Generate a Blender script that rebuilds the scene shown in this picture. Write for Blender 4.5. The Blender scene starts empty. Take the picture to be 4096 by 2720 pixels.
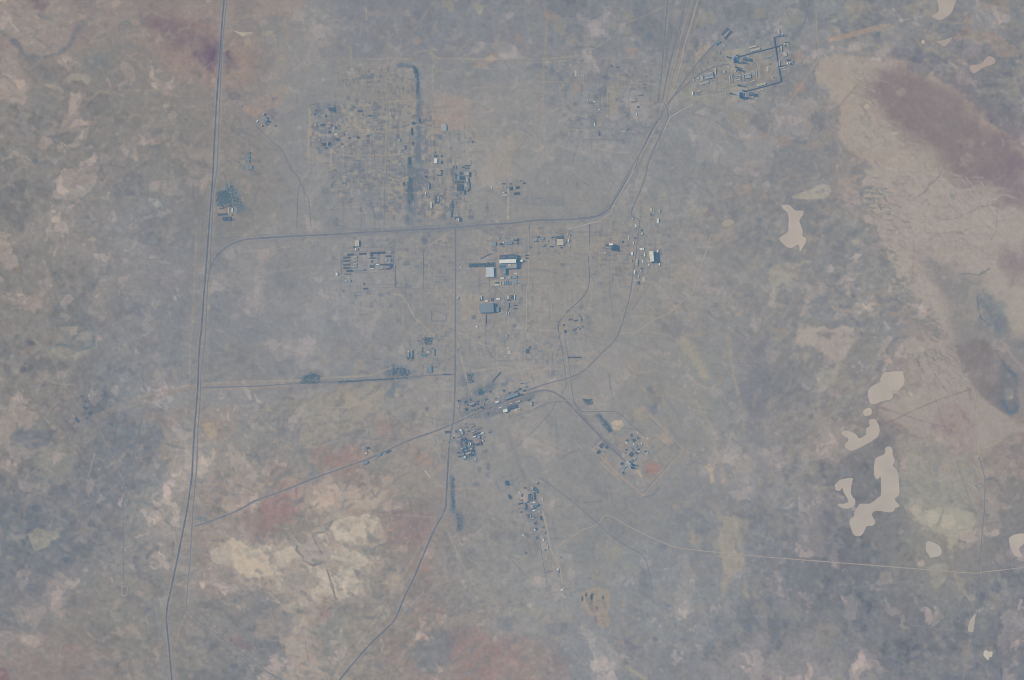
import bpy, math, random
import numpy as np
from mathutils import Vector

S = bpy.context.scene
COL = S.collection
R = math.radians
M = 2.5                      # metres per pixel of the 4096 x 2720 survey frame
CAM_H = 30000.0
EXT = 55000.0                # half side of the ground sheet


def W(x, y):
    """survey pixel -> metres on the steppe"""
    return ((x - 2048.0) * M, (1360.0 - y) * M)


# ------------------------------------------------------------------ camera, sky, sun, haze
cam_d = bpy.data.cameras.new('camera')
cam = bpy.data.objects.new('camera', cam_d)
COL.objects.link(cam)
cam.location = (0, 0, CAM_H)
cam_d.sensor_width = 36
cam_d.lens = 36 * CAM_H / (4096 * M)
cam_d.clip_start = 10
cam_d.clip_end = 400000
S.camera = cam

SUN_EL = R(42)
SUN_AZ = math.atan2(0.26, -1.0)          # towards the sun: left and a little up in the picture
world = bpy.data.worlds.new('World')
S.world = world
world.use_nodes = True
wn = world.node_tree
sky = wn.nodes.new('ShaderNodeTexSky')
sky.sky_type = 'NISHITA'
sky.sun_disc = False
sky.sun_elevation = SUN_EL
sky.sun_rotation = R(90) - SUN_AZ
wn.links.new(sky.outputs[0], wn.nodes['Background'].inputs[0])
wn.nodes['Background'].inputs[1].default_value = 0.1
sun_d = bpy.data.lights.new('sun', 'SUN')
sun = bpy.data.objects.new('sun', sun_d)
COL.objects.link(sun)
sun_d.energy = 4.0
sun_d.angle = R(0.5)
sun_d.color = (1, .93, .8)
sd = Vector((math.cos(SUN_AZ) * math.cos(SUN_EL), math.sin(SUN_AZ) * math.cos(SUN_EL), math.sin(SUN_EL)))
sun.rotation_euler = sd.to_track_quat('Z', 'Y').to_euler()
S.view_settings.view_transform = 'Standard'
S.view_settings.look = 'None'
S.view_settings.exposure = 0.7
S.view_settings.gamma = 1
S.cycles.use_adaptive_sampling = False
S.cycles.filter_width = 1.0

rng = np.random.default_rng(11)
rnd = random.Random(5)


# ------------------------------------------------------------------ colour of dry ground and roofs
# measured under this sun, sky and haze: picture = AIR + GAIN * albedo (linear)
AIR = np.array([.0487, .1068, .1788])
GAIN = np.array([.645, .690, .750])


def alb(c):
    c = np.asarray(c, float) / 255.0
    lin = np.where(c <= .04045, c / 12.92, ((c + .055) / 1.055) ** 2.4)
    return np.clip((lin - AIR) / GAIN, .012, .85)


def mat(name, srgb=None, base=None, rough=.9, var=.0, nscale=.05, namp=.12, spec=.2):
    m = bpy.data.materials.new(name)
    m.use_nodes = True
    nt = m.node_tree
    b = nt.nodes['Principled BSDF']
    b.inputs['Roughness'].default_value = rough
    b.inputs['Specular IOR Level'].default_value = spec
    c = alb(srgb) if srgb is not None else np.array(base)
    tc = nt.nodes.new('ShaderNodeTexCoord')
    n = nt.nodes.new('ShaderNodeTexNoise')
    n.inputs['Scale'].default_value = nscale
    n.inputs['Detail'].default_value = 4
    nt.links.new(tc.outputs['Object'], n.inputs['Vector'])
    mr = nt.nodes.new('ShaderNodeMapRange')
    mr.inputs['From Min'].default_value = .3
    mr.inputs['From Max'].default_value = .7
    mr.inputs['To Min'].default_value = 1 - namp
    mr.inputs['To Max'].default_value = 1 + namp
    nt.links.new(n.outputs['Fac'], mr.inputs['Value'])
    oi = nt.nodes.new('ShaderNodeObjectInfo')
    mr2 = nt.nodes.new('ShaderNodeMapRange')
    mr2.inputs['To Min'].default_value = 1 - var
    mr2.inputs['To Max'].default_value = 1 + var
    nt.links.new(oi.outputs['Random'], mr2.inputs['Value'])
    mu = nt.nodes.new('ShaderNodeMath')
    mu.operation = 'MULTIPLY'
    nt.links.new(mr.outputs[0], mu.inputs[0])
    nt.links.new(mr2.outputs[0], mu.inputs[1])
    mx = nt.nodes.new('ShaderNodeVectorMath')
    mx.operation = 'SCALE'
    mx.inputs[0].default_value = tuple(float(v) for v in c)
    nt.links.new(mu.outputs[0], mx.inputs['Scale'])
    nt.links.new(mx.outputs[0], b.inputs['Base Color'])
    return m


def link(name, me, parent=None, m=None):
    if m is not None:
        me.materials.append(m)
    o = bpy.data.objects.new(name, me)
    COL.objects.link(o)
    if parent is not None:
        o.parent = parent
    return o


def structure(o):
    o['kind'] = 'structure'
    return o


# ------------------------------------------------------------------ the steppe: one sheet, its soils laid down as a colour attribute
G = 3.0
GX0, GX1, GY0, GY1 = -300.0, 4396.0, -300.0, 3020.0
NX = int((GX1 - GX0) / G) + 1
NY = int((GY1 - GY0) / G) + 1
gx = GX0 + np.arange(NX) * G
gy = GY0 + np.arange(NY) * G


def cubic(n, cells, off):
    t = np.arange(n) / (n - 1) * cells + off
    i = np.floor(t).astype(int)
    f = (t - i)[:, None]
    w = np.concatenate([(1 - f) ** 3 / 6, (3 * f ** 3 - 6 * f ** 2 + 4) / 6, (-3 * f ** 3 + 3 * f ** 2 + 3 * f + 1) / 6, f ** 3 / 6], 1)
    return i, w


def upsample(Rr, cy, cx, oy=0.0, ox=0.0):
    iy, wy = cubic(NY, cy, oy)
    ix, wx = cubic(NX, cx, ox)
    a = sum(wy[:, k:k + 1] * Rr[np.minimum(iy + k, Rr.shape[0] - 1)] for k in range(4))
    return sum(wx[:, k] * a[:, np.minimum(ix + k, Rr.shape[1] - 1)] for k in range(4)).astype(np.float32)


def noise(scale, asp=1.0):
    cx = (GX1 - GX0) / (scale * asp)
    cy = (GY1 - GY0) / scale
    return upsample(rng.uniform(-1, 1, (int(cy) + 6, int(cx) + 6)), cy, cx) * 1.9


def fbm(scale, octs=4, gain=.55, asp=1.0):
    a, t, r = 1.0, 0.0, 0
    for k in range(octs):
        r = r + a * noise(scale, asp)
        t += a * a
        a *= gain
        scale *= .5
    return r / math.sqrt(t)


def remap(f, dx, dy):
    iy = np.clip(np.arange(NY)[:, None] + np.rint(dy / G).astype(int), 0, NY - 1)
    ix = np.clip(np.arange(NX)[None, :] + np.rint(dx / G).astype(int), 0, NX - 1)
    return f[iy, ix]


def sstep(a, b, x):
    t = np.clip((x - a) / (b - a), 0, 1)
    return t * t * (3 - 2 * t)


TONES = {'g': (139, 142, 146), 'b': (133, 136, 141), 'd': (128, 130, 135), 'D': (124, 127, 132), 'n': (135, 133, 132),
         'k': (145, 137, 135), 'p': (156, 148, 144), 'v': (130, 124, 129), 'y': (148, 144, 138), 'm': (142, 142.5, 143.5)}
GRID = ["kkkkmbbbbbbggbbm", "nnnkgmmmggggmpvd", "nnnngmmmmmgmbpvv", "nbbnmgmmmmmmdmpk", "nnbbggmmmmmmmmpp",
        "nbbbbgmmmmmmdmpd", "nbbmmmmmmmmmdkpk", "ddmykkkmmmmgddyn", "DdmkyykmmmgbdDyd", "dnnmmykmgggbddDd", "knndmykkgbbbdddd"]  # soil tone per cell; some lens vignette is painted into the darker corners
CONT = ["5554444444446777", "6653222233334466", "6543222233335543", "6543222222233733", "6542222222223773",
        "6432222222223763", "7764333222334744", "7775555333334855", "8765555333345865", "7666666433456888", "5556666555666888"]
tone = np.array([[TONES[c] for c in r] for r in GRID], float)
cont = np.array([[float(c) for c in r] for r in CONT])


def coarse(a):
    a = np.pad(a, 3, mode='edge')
    return upsample(a, (GY1 - GY0) / 256, (GX1 - GX0) / 256, GY0 / 256 - .5 + 2, GX0 / 256 - .5 + 2)


wx1, wy1 = fbm(300, 4, .6), fbm(300, 4, .6)
C = np.stack([remap(coarse(tone[:, :, k]), wx1 * 80, wy1 * 80) for k in range(3)], 2)
K = coarse(cont) / 8.0
wx2, wy2 = fbm(90, 4, .6), fbm(90, 4, .6)
wx3, wy3 = fbm(40, 2, .6), fbm(40, 2, .6)
F3 = remap(fbm(40, 4, .6), wx2 * 16 + wx3 * 6, wy2 * 16 + wy3 * 6)
F2 = remap(fbm(105, 4, .52), wx2 * 34 + wx3 * 9, wy2 * 34 + wy3 * 9)
F1 = remap(fbm(280, 4, .5), wx1 * 70 + wx2 * 46 + wx3 * 10, wy1 * 70 + wy2 * 46 + wy3 * 10)
PALE, DARK = np.array([17, 12, 9.]), np.array([-14, -11, -7.])


def patch(f_, lo, w_, k_, c_):
    global C
    C += (sstep(lo, lo + w_, f_) * np.minimum(k_ * 1.55, 1.15))[..., None] * c_


K = np.clip(K * (1 + .35 * noise(500)), .05, 1.1)
patch(F1 + .2 * F3 + .25 * F2, .3, .16, K * .36, PALE)
patch(F1 + .2 * F2, .95, .12, K * .55, PALE)
patch(-F1 + .2 * F3 + .3 * F2, .3, .18, K * .32, DARK)
patch(-F1 + .45 * F2, 1.0, .14, K * .3, DARK)
patch(F2 + .2 * F3, .5, .12, K * .74 + .07, PALE)
patch(-F2 + .2 * F3, .55, .18, K * .5 + .08, DARK)
patch(F3 + .25 * F2, .75, .2, K * .72 + .18, PALE)
patch(-F3 + .2 * F2, .8, .25, K * .4 + .12, DARK)
ZG = np.zeros((NY, NX), np.float32)


def tl(t):
    """tile code 'cr' (column, row of a 4 x 4 split) -> origin and scale of its coordinates"""
    return int(t[0]) * 1024.0, int(t[1]) * 680.0, 1024 / 2361.0


def pts(t, s):
    v = [float(a) for a in s.replace(',', ' ').split()]
    if isinstance(t, str):
        ox, oy, k = tl(t)
    else:
        ox, oy, k = t
    return [(ox + v[i] * k, oy + v[i + 1] * k) for i in range(0, len(v), 2)]


def window(P, pad):
    xs, ys = [p[0] for p in P], [p[1] for p in P]
    i0, i1 = max(0, int((min(xs) - pad - GX0) / G)), min(NX, int((max(xs) + pad - GX0) / G) + 2)
    j0, j1 = max(0, int((min(ys) - pad - GY0) / G)), min(NY, int((max(ys) + pad - GY0) / G) + 2)
    return slice(j0, j1), slice(i0, i1)


def segdist(X, Y, a, b):
    dx, dy = b[0] - a[0], b[1] - a[1]
    L = dx * dx + dy * dy + 1e-9
    t = np.clip(((X - a[0]) * dx + (Y - a[1]) * dy) / L, 0, 1)
    return np.hypot(X - a[0] - t * dx, Y - a[1] - t * dy)


def sdf(P, X, Y):
    d = np.full(X.shape, 1e9)
    ins = np.zeros(X.shape, bool)
    n = len(P)
    for i in range(n):
        a, b = P[i], P[(i + 1) % n]
        d = np.minimum(d, segdist(X, Y, a, b))
        if a[1] != b[1]:
            c = ((a[1] > Y) != (b[1] > Y)) & (X < (b[0] - a[0]) * (Y - a[1]) / (b[1] - a[1]) + a[0])
            ins ^= c
    return np.where(ins, -d, d)


def soil(t, s, col, a=.8, soft=8, warp=8, P=None, flat=0.0):
    P = P or pts(t, s)
    wj, wi = window(P, soft + warp * 3 + 6)
    X, Y = np.meshgrid(gx[wi], gy[wj])
    if X.size == 0:
        return
    d = sdf(P, X, Y) + F3[wj, wi] * warp * 1.1 + F2[wj, wi] * min(warp, 18) * 1.1
    soft = soft * .8
    m = a * sstep(soft, -soft, d)
    if warp > 5 and flat == 0:
        m = m * (1 - .35 * sstep(-.1, .9, F3[wj, wi] + F2[wj, wi] * .6))
    C[wj, wi] += m[..., None] * (np.array(col, float) - C[wj, wi])
    if flat:
        K[wj, wi] *= 1 - flat * m


def streak(t, s, w, col, a=.6, soft=2, wob=0.0, P=None):
    P = P or pts(t, s)
    for p, q in zip(P[:-1], P[1:]):
        wj, wi = window([p, q], w + soft + wob * 2 + 4)
        X, Y = np.meshgrid(gx[wi], gy[wj])
        if X.size == 0:
            continue
        d = segdist(X, Y, p, q) + F3[wj, wi] * wob
        MK[wj, wi] = np.maximum(MK[wj, wi], a * sstep(w / 2 + soft, w / 2 - soft, d))
    wj, wi = window(P, w + soft + wob * 2 + 8)
    m = MK[wj, wi][..., None]
    C[wj, wi] += m * (np.array(col, float) - C[wj, wi])
    MK[wj, wi] = 0


MK = np.zeros((NY, NX), np.float32)


def spots(t, s, col, a=.75, soft=5, warp=5):
    v = [float(q) for q in s.replace(',', ' ').split()]
    ox, oy, k = tl(t)
    for i in range(0, len(v), 4):
        cx, cy, rx, ry = ox + v[i] * k, oy + v[i + 1] * k, v[i + 2] * k, v[i + 3] * k
        if rx < .1 or not (GX0 < cx < GX1 and GY0 < cy < GY1):
            continue
        f_ = [rnd.uniform(.55, 1.3) for _ in range(14)]
        f_ = [(f_[q] + f_[q - 1]) * .5 for q in range(14)]
        P = [(cx + rx * f_[q] * math.cos(q * .449), cy + ry * f_[q] * math.sin(q * .449)) for q in range(14)]
        here = C[int((cy - GY0) / G), int((cx - GX0) / G)]
        soil(None, None, np.array(col) * .72 + here * .28, a * .85, soft, max(warp, min(rx, ry) * .4) * 1.2, P)


def strokes(t, region, n, ang, lo, hi, w, col, a, seed, soft=2.0, wob=2.2):
    """short curved rills and wisps scattered over a region"""
    P = pts(t, region)
    r = random.Random(seed)
    xs, ys = [p[0] for p in P], [p[1] for p in P]
    k = 0
    for _ in range(n * 20):
        if k >= n:
            break
        x, y = r.uniform(min(xs), max(xs)), r.uniform(min(ys), max(ys))
        ins = False
        for i in range(len(P)):
            p, q = P[i], P[(i + 1) % len(P)]
            if (p[1] > y) != (q[1] > y) and x < (q[0] - p[0]) * (y - p[1]) / (q[1] - p[1]) + p[0]:
                ins = not ins
        if not ins:
            continue
        k += 1
        L, an = r.uniform(lo, hi), R(ang + r.gauss(0, 22))
        c_, s_ = math.cos(an), math.sin(an)
        bd = r.gauss(0, .18) * L
        Q = [(x, y), (x + c_ * L * .33 - s_ * bd, y + s_ * L * .33 + c_ * bd), (x + c_ * L * .66 - s_ * bd * .6, y + s_ * L * .66 + c_ * bd * .6), (x + c_ * L, y + s_ * L)]
        streak(None, None, w * r.uniform(.6, 1.5), col, a * r.uniform(.4, 1.1), soft, wob, Q)


def pit(x, y, rx, ry, z):
    wj, wi = window([(x - rx, y - ry), (x + rx, y + ry)], 12)
    X, Y = np.meshgrid(gx[wi], gy[wj])
    d = np.hypot((X - x) / rx, (Y - y) / ry)
    ZG[wj, wi] += z * sstep(1.15, .45, d)
TR0, TD0 = (159, 151, 144), (120, 126, 136)
SALT, CREAM, PLAYA, RED, VIO, BLUE, SCRUB = (174, 166, 158), (184, 173, 160), (162, 153, 146), (152, 131, 130), (126, 116, 124), (100, 122, 140), (119, 125, 134)
VEG = (104, 120, 134)
WASH = (153, 148, 141)
# ---- upper left
soil('00', '100 120 260 100 700 60 720 150 640 300 640 400 560 470 480 510 340 520 230 480 200 400 120 290 60 200', (151, 143, 139), .7, 12)
soil('00', '300 0 450 0 450 70 400 100 330 80', (126, 113, 122), .7, 18)
streak('00', '0 290 150 390 200 480 240 520 400 530 530 500 640 420 680 330 760 210 800 180', 16, (119, 123, 130), .75, 7, 5)
streak('00', '85 165 110 230 170 285', 6, (178, 170, 155), .8, 3, 2)
streak('00', '300 250 340 290 310 340 380 380 460 440 490 400', 8, (127, 126, 125), .7, 4, 4)
streak('00', '520 230 560 250 640 240', 8, (128, 126, 124), .6, 4, 3)
soil('00', '60 510 160 500 170 620 110 640', (151, 144, 140), .7, 5)
soil('00', '650 680 800 690 830 720 800 780 740 740 590 770 600 730', (153, 148, 141), .8, 5)
soil('00', '420 780 520 790 590 840 570 860 500 820', (162, 154, 145), .8, 4, 3)
streak('00', '760 980 830 920 920 840 1090 860 1150 890', 10, (147, 142, 137), .7, 4, 3)
streak('00', '160 1000 180 1100 190 1200 230 1250', 12, (120, 124, 131), .6, 6, 4)
soil('00', '1400 100 1900 180 2330 500 2300 700 2000 790 1600 700 1480 500', (152, 136, 132), .75, 60, 20)
soil('00', '1400 170 1700 200 1900 280 2030 380 2080 430 2070 620 1960 640 1850 560 1800 610 1700 470 1550 400 1450 280', (124, 113, 121), .85, 65, 16)
soil('00', '1700 470 1850 440 2000 400 2070 440 2060 560 2000 600 1950 650 1850 570 1780 520', (104, 97, 115), .85, 22, 14)
spots('00', '1765 490 14 10 1960 590 10 30', (160, 138, 130), .8, 3, 2)
soil('00', '2150 280 2240 300 2320 300 2240 335', (176, 171, 159), .9, 2, 2)
spots('00', '1970 740 18 20 1540 980 32 20 1955 870 8 30 700 1025 8 20', (176, 171, 160), .8, 2, 3)
soil('00', '1370 1290 1480 1240 1550 1210 1510 1300 1400 1330', (158, 147, 138), .8, 4, 4)
for q in range(12):
    pass
P0 = [(1155 * .4337 + 27 * math.cos(q * .4), 260 * .4337 + 27 * math.sin(q * .4)) for q in range(17)]
streak(None, None, 6, (122, 127, 128), .7, 3, 2, P0)
soil('00', '760 640 780 560 900 480 980 520 1060 620 1240 640 1130 700 1060 680 960 600', (124, 128, 131), .6, 8, 10)
soil('10', '0 0 470 0 440 90 330 160 300 340 260 280 230 230 280 150 140 130 0 190', (151, 141, 137), .75, 8, 8)
soil('10', '700 0 2361 0 2361 500 1800 530 1450 520 800 500', (130, 133, 141), .55, 70, 25)
spots('10', '100 300 45 22 460 345 30 20 2060 90 22 40', (168, 163, 148), .8, 3, 4)
spots('10', '1750 30 28 25 1805 60 30 40 1440 200 24 26 1800 435 50 20 2060 390 22 20 340 590 60 14 720 190 40 24 1960 690 20 12 600 400 90 30 1400 120 30 28 1100 130 80 30 1010 120 8 50', (158, 151, 143), .7, 4, 6)
spots('10', '1480 375 34 22 1390 390 34 18 2080 600 50 26 2180 530 42 34 260 540 60 30 540 750 18 50 280 820 70 40', (160, 144, 134), .75, 4, 6)
soil('10', '1640 870 1750 850 1920 920 1960 960 1950 1160 1850 1190 1650 1150 1620 1000', (155, 147, 143), .8, 12, 10)
soil('10', '0 950 60 950 330 760 330 800 200 960 60 1040', (152, 141, 136), .6, 10, 8)
soil('10', '800 560 1450 560 1500 900 1480 1568 1100 1568 780 900', (146, 144, 140), .5, 30, 20)
streak('10', '1330 600 1460 620 1500 680 1495 780 1500 900', 18, VEG, .75, 7, 6)
streak('10', '1500 900 1500 1200 1500 1568', 14, (112, 124, 138), .7, 6, 5)
streak('11', '1420 0 1430 180 1430 260 1400 420 1420 480', 38, (112, 125, 138), .75, 10, 10)
streak('11', '1820 270 1815 330 1800 440', 9, (108, 122, 138), .75, 5, 3)
spots('10', '705 1010 34 26 830 680 16 12 180 1160 10 12 1325 610 40 14', VEG, .75, 5, 6)
spots('11', '730 70 44 34 740 470 30 24 1140 430 40 40 630 190 30 16', VEG, .6, 6, 6)
spots('12', '1600 130 80 40 1650 200 60 40 1940 0 40 30', (114, 126, 138), .5, 10, 8)
for k in range(6):
    streak('10', '%d %d %d %d' % (2110 + k * 28, 1480 + k * 14, 2361 + k * 10, 1225 + k * 22), 5, (160, 152, 145), .6, 2, 1)
    streak('20', '%d %d %d %d' % (k * 16 - 20, 1250 + k * 45, 60 + k * 24, 1190 + k * 20), 5, (160, 152, 145), .5, 2, 1)
soil('10', '2100 1568 2140 1480 2361 1280 2361 1568', (156, 149, 142), .55, 12, 8)
soil('11', '1960 0 2361 0 2361 60 2000 100 1900 90', (156, 149, 141), .6, 10, 8)
# ---- upper middle
spots('20', '70 370 36 50 20 500 20 26 325 140 50 34 600 800 30 60', (158, 141, 132), .75, 5, 6)
spots('20', '430 230 38 60 930 220 58 60 1060 130 50 38 1500 130 50 30 890 300 20 30 545 380 25 20 190 250 40 40 1050 280 40 30 750 390 40 30 170 30 20 50 1800 170 90 50 2300 130 34 30', (154, 149, 139), .65, 5, 8)
streak('20', '320 190 315 330 308 480 292 560 285 900 265 1250 250 1430', 9, (153, 145, 138), .6, 3, 1)
soil('20', '890 770 985 770 985 1070 880 1070', (150, 148, 141), .75, 4, 2)
streak('20', '885 820 880 1070', 6, (160, 155, 146), .8, 2, 1)
soil('20', '1320 600 1640 620 2361 400 2361 1000 1700 1000 1300 950', (150, 147, 140), .5, 40, 20)
soil('20', '1960 470 2100 450 2180 520 2160 640 1990 630', (157, 154, 147), .85, 6, 6)
soil('20', '2020 780 2140 770 2180 860 2130 940 2020 930', (157, 154, 147), .85, 6, 6)
spots('20', '1185 270 22 18 1145 410 24 24 865 700 24 20 615 1085 34 34 1105 1090 22 24 1270 340 20 18 370 640 12 40', (104, 120, 136), .7, 5, 5)
spots('20', '2310 1270 60 46 1560 780 40 30 1100 470 50 40 840 1080 60 30', (158, 141, 132), .65, 8, 8)
spots('20', '1800 420 40 40 1740 500 40 26 1980 940 60 40 1430 1290 30 24 1500 1250 20 20 355 1330 26 24', (158, 151, 143), .7, 5, 6)
soil('20', '1990 1010 2200 1050 2150 1200 2030 1200', (153, 147, 138), .5, 14, 8)
soil('21', '1400 110 1420 200 1430 240 1330 300 1340 260', (147, 148, 144), .8, 5, 3)
soil('21', '1190 320 1280 320 1290 500 1200 490', (149, 148, 143), .7, 5, 3)
soil('21', '1560 290 1640 290 1720 330 1760 400 1720 470 1640 420', (156, 150, 144), .75, 10, 10)
spots('21', '1980 490 56 30 1950 20 60 24 2020 210 36 40 1690 410 40 40 1530 535 36 26 2200 900 60 40 2000 1300 80 60', (158, 151, 144), .7, 5, 8)
spots('21', '2180 160 30 60 2330 200 40 90 1800 390 60 24', (160, 142, 136), .7, 6, 8)
soil('21', '1800 560 1920 600 1880 700 1830 640', (155, 148, 142), .6, 8, 8)
soil('21', '1480 1250 1540 1220 1550 1250 1470 1300', (158, 151, 142), .7, 6, 6)
soil('21', '100 600 900 560 1900 800 1300 1500 100 1400', (149, 145, 141), .35, 60, 30)
# ---- upper right
soil('30', '480 520 600 480 900 500 1100 550 1350 620 1550 690 1700 830 1950 1000 2150 1200 2361 1350 2600 1568 2600 1600 1100 1600 850 1480 700 1350 630 1220 650 1150 660 1000 560 900 470 720', PLAYA, .95, 12, 14, flat=.6)
soil('31', '850 0 2700 0 2700 1568 1700 1568 1600 1400 1400 1200 1200 1000 1150 850 1000 600 960 400 850 200', (163, 155, 149), .95, 12, 16, flat=.45)
soil('32', '1250 0 1800 0 1900 420 1980 560 2361 800 2361 850 2200 900 1950 1050 1700 1000 1560 900 1350 860 1000 700 1030 600 1200 500 1300 480 1450 430 1300 300', (159, 152, 146), .85, 12, 14, flat=.4)
soil('32', '1500 0 1850 0 1950 470 1700 560 1450 430 1400 200', (157, 149, 146), .85, 12, 14)
soil('30', '920 800 1050 680 1250 660 1450 740 1600 830 1800 920 1950 1080 2080 1220 2250 1270 2361 1450 2500 1600 1750 1640 1500 1380 1300 1250 1130 1100 1020 950', (131, 124, 128), .88, 75, 18, flat=.55)
spots('30', '1100 830 90 60 1650 900 160 60 1800 1000 120 60', (141, 130, 133), .5, 50, 14)
spots('30', '2180 1330 110 90 2280 1480 90 90', (126, 112, 126), .6, 40, 14)
spots('30', '1800 1300 60 20 1870 1320 24 40 1990 1330 26 16 2170 1320 10 30 1850 1450 60 40 1820 1520 40 20 1240 840 20 14', (165, 159, 151), .75, 4, 8)
spots('30', '910 1130 60 50 780 1100 36 20', (138, 138, 135), .7, 6, 5)
soil('30', '1270 60 1400 0 1540 0 1570 60 1560 110 1480 150 1310 160', (144, 141, 140), .7, 5, 3)
soil('30', '1800 130 1860 130 1870 260 2150 320 2280 450 2300 510 2130 520 2050 420 1900 340 1720 380 1700 340 1790 290', (153, 142, 137), .8, 5, 8)
soil('30', '1930 10 2200 0 2210 160 2150 190 2000 110', (151, 142, 137), .7, 5, 10)
spots('30', '750 60 100 50 560 60 60 40 1150 100 60 30 1970 160 60 20', (150, 146, 140), .6, 6, 10)
spots('30', '2140 750 160 30 2050 830 120 40 2230 850 110 26 2210 930 40 26', (160, 155, 149), .7, 5, 8)
spots('30', '2080 600 60 30 1650 640 40 30 1580 720 70 30', (154, 148, 142), .6, 6, 8)
soil('30', '540 360 860 280 1130 215 1140 240 870 310 560 390', (162, 146, 137), .85, 3, 2)
spots('30', '110 1280 90 70 310 510 70 60 280 820 40 60', (160, 141, 133), .75, 8, 8)
soil('30', '350 560 900 560 1300 500 2361 900 2361 1050 1900 950 1400 620 900 500', (118, 124, 134), .0, 10, 10)
spots('30', '1500 560 200 60 1250 460 160 40 1900 760 200 60 2100 940 220 50 400 1100 120 60 580 1380 70 70', (117, 123, 134), .6, 12, 22)
spots('30', '530 1270 40 40 430 990 60 30 600 920 70 40 400 1350 110 40 700 1370 34 40', (154, 148, 141), .7, 5, 8)
spots('30', '180 170 110 60', (150, 150, 143), .7, 8, 14)
soil('31', '1800 0 2361 0 2500 300 2200 350 2050 200 1850 160', (127, 119, 127), .7, 60, 16)
soil('31', '2150 700 2500 690 2500 1020 2250 1050 2180 900', (132, 123, 131), .7, 50, 14)
soil('31', '1430 780 1650 790 1780 880 1900 970 2000 1000 2050 1200 2150 1400 2361 1568 2361 1600 1750 1600 1560 1100', (134, 134, 136), .8, 50, 14)
soil('31', '1880 1050 1950 1100 2050 1080 2180 1250 2150 1480 2060 1450 1950 1360 1900 1200', (117, 126, 134), .6, 40, 20)
soil('31', '1950 1370 2080 1380 2100 1450 2030 1430', (104, 119, 133), .5, 18, 14)
spots('31', '1895 1300 16 9 1915 1350 18 14 1995 1420 24 12 2085 1320 18 9 2010 1220 14 10', (152, 156, 152), .8, 4, 6)
soil('31', '2050 1000 2280 1180 2290 1220 2230 1240 2080 1140', (158, 150, 146), .6, 10, 8)
soil('31', '2361 1200 2240 1360 2200 1330 2361 1180', (158, 150, 146), .6, 10, 8)
streak('31', '2115 240 2112 380 2105 560 2060 640', 4, (140, 130, 131), .7, 2, 1)
streak('31', '1570 460 1700 455 1850 400 1950 340 2110 320', 5, (141, 132, 132), .7, 3, 2)
streak('31', '1360 260 1450 200 1500 120 1540 100 1600 20', 6, (128, 128, 130), .7, 3, 2)
streak('31', '1330 980 1340 850 1350 680', 5, (141, 133, 134), .7, 3, 2)
streak('31', '1120 500 1360 540', 4, (141, 133, 134), .6, 3, 2)
streak('31', '1380 1045 1520 1025', 4, (141, 133, 134), .6, 3, 2)
streak('31', '1490 640 1560 590 1700 570 1800 580', 6, (141, 135, 135), .6, 4, 2)
streak('31', '1780 960 1850 955 1950 970 1990 940 2040 910', 5, (118, 124, 130), .8, 2, 1)
spots('31', '1190 120 70 26 1260 120 24 24 1680 330 20 30 1700 260 18 40 1700 575 30 14 1830 785 14 14 1310 230 10 10', (126, 130, 130), .75, 4, 9)
for k in range(70):
    u = rnd.random()
    x, y = 900 + 620 * u ** 1.3 + rnd.gauss(0, 60), 150 + 1350 * u + rnd.gauss(0, 40)
    spots('31', '%f %f %f %f' % (x, y, rnd.uniform(6, 30), rnd.uniform(5, 14)), (124, 128, 132), rnd.uniform(.4, .8), 3, 7)
soil('31', '210 240 400 190 500 130 560 150 570 200 530 250 400 265 230 270', (165, 160, 152), .85, 4, 4)
soil('31', '650 100 760 30 830 0 800 260 680 280 660 180', (157, 147, 142), .75, 6, 8)
soil('31', '0 1000 60 870 150 880 280 830 400 830 410 850 320 880 240 1000 190 1090 130 1070 60 1260 0 1250', (161, 157, 150), .85, 9, 9, flat=.3)
soil('31', '240 1568 280 1400 560 1470 690 1420 810 1470 800 1600 240 1620', (168, 159, 152), .9, 7, 8, flat=.5)
soil('32', '220 0 820 0 720 150 640 250 560 180 500 140 400 60 300 70', (165, 157, 151), .9, 9, 9, flat=.4)
spots('31', '130 480 36 110', (146, 142, 139), .7, 4, 3)
spots('31', '610 1000 120 50 640 1250 220 110', (127, 131, 137), .6, 12, 20)
spots('31', '800 1010 60 50 570 1230 36 50', (150, 145, 140), .6, 6, 6)
spots('31', '800 820 100 60 500 720 140 40 700 440 200 60 980 1180 120 40', (146, 140, 137), .5, 10, 16)
strokes('31', '820 60 1000 60 1250 420 1150 900 1350 1250 1650 1480 1500 1560 1250 1350 1000 900 900 400', 170, 28, 10, 42, 4.5, (126, 130, 132), .75, 31)
strokes('31', '1150 0 1900 0 2100 260 2080 900 1700 720 1450 700 1400 1000 1650 1450 1700 1568 1500 1300 1200 900 1050 500', 150, 20, 30, 110, 5, (150, 143, 141), .5, 32)
strokes('31', '1150 0 1900 0 2100 260 2080 900 1700 720 1450 700 1400 1000 1650 1450 1700 1568 1500 1300 1200 900 1050 500', 120, 35, 30, 100, 5, (167, 159, 154), .55, 33)
strokes('30', '500 560 900 520 1000 900 1150 1200 1500 1500 900 1450 700 1300 700 1000', 90, 30, 24, 90, 6, (165, 157, 151), .5, 34)
strokes('30', '500 560 900 520 1000 900 1150 1200 1500 1500 900 1450 700 1300 700 1000', 50, 40, 8, 40, 4, (136, 134, 133), .6, 35)
strokes('30', '1000 760 1500 800 1950 1100 2200 1400 1800 1500 1300 1200', 70, 33, 40, 140, 10, (136, 129, 132), .35, 36)
strokes('32', '1250 0 1750 60 1900 560 1600 560 1350 400', 70, 55, 12, 60, 4, (128, 130, 131), .6, 37)
strokes('32', '1000 600 1900 560 1900 1050 1300 860', 60, 30, 30, 110, 5, (163, 150, 146), .45, 38)
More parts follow.
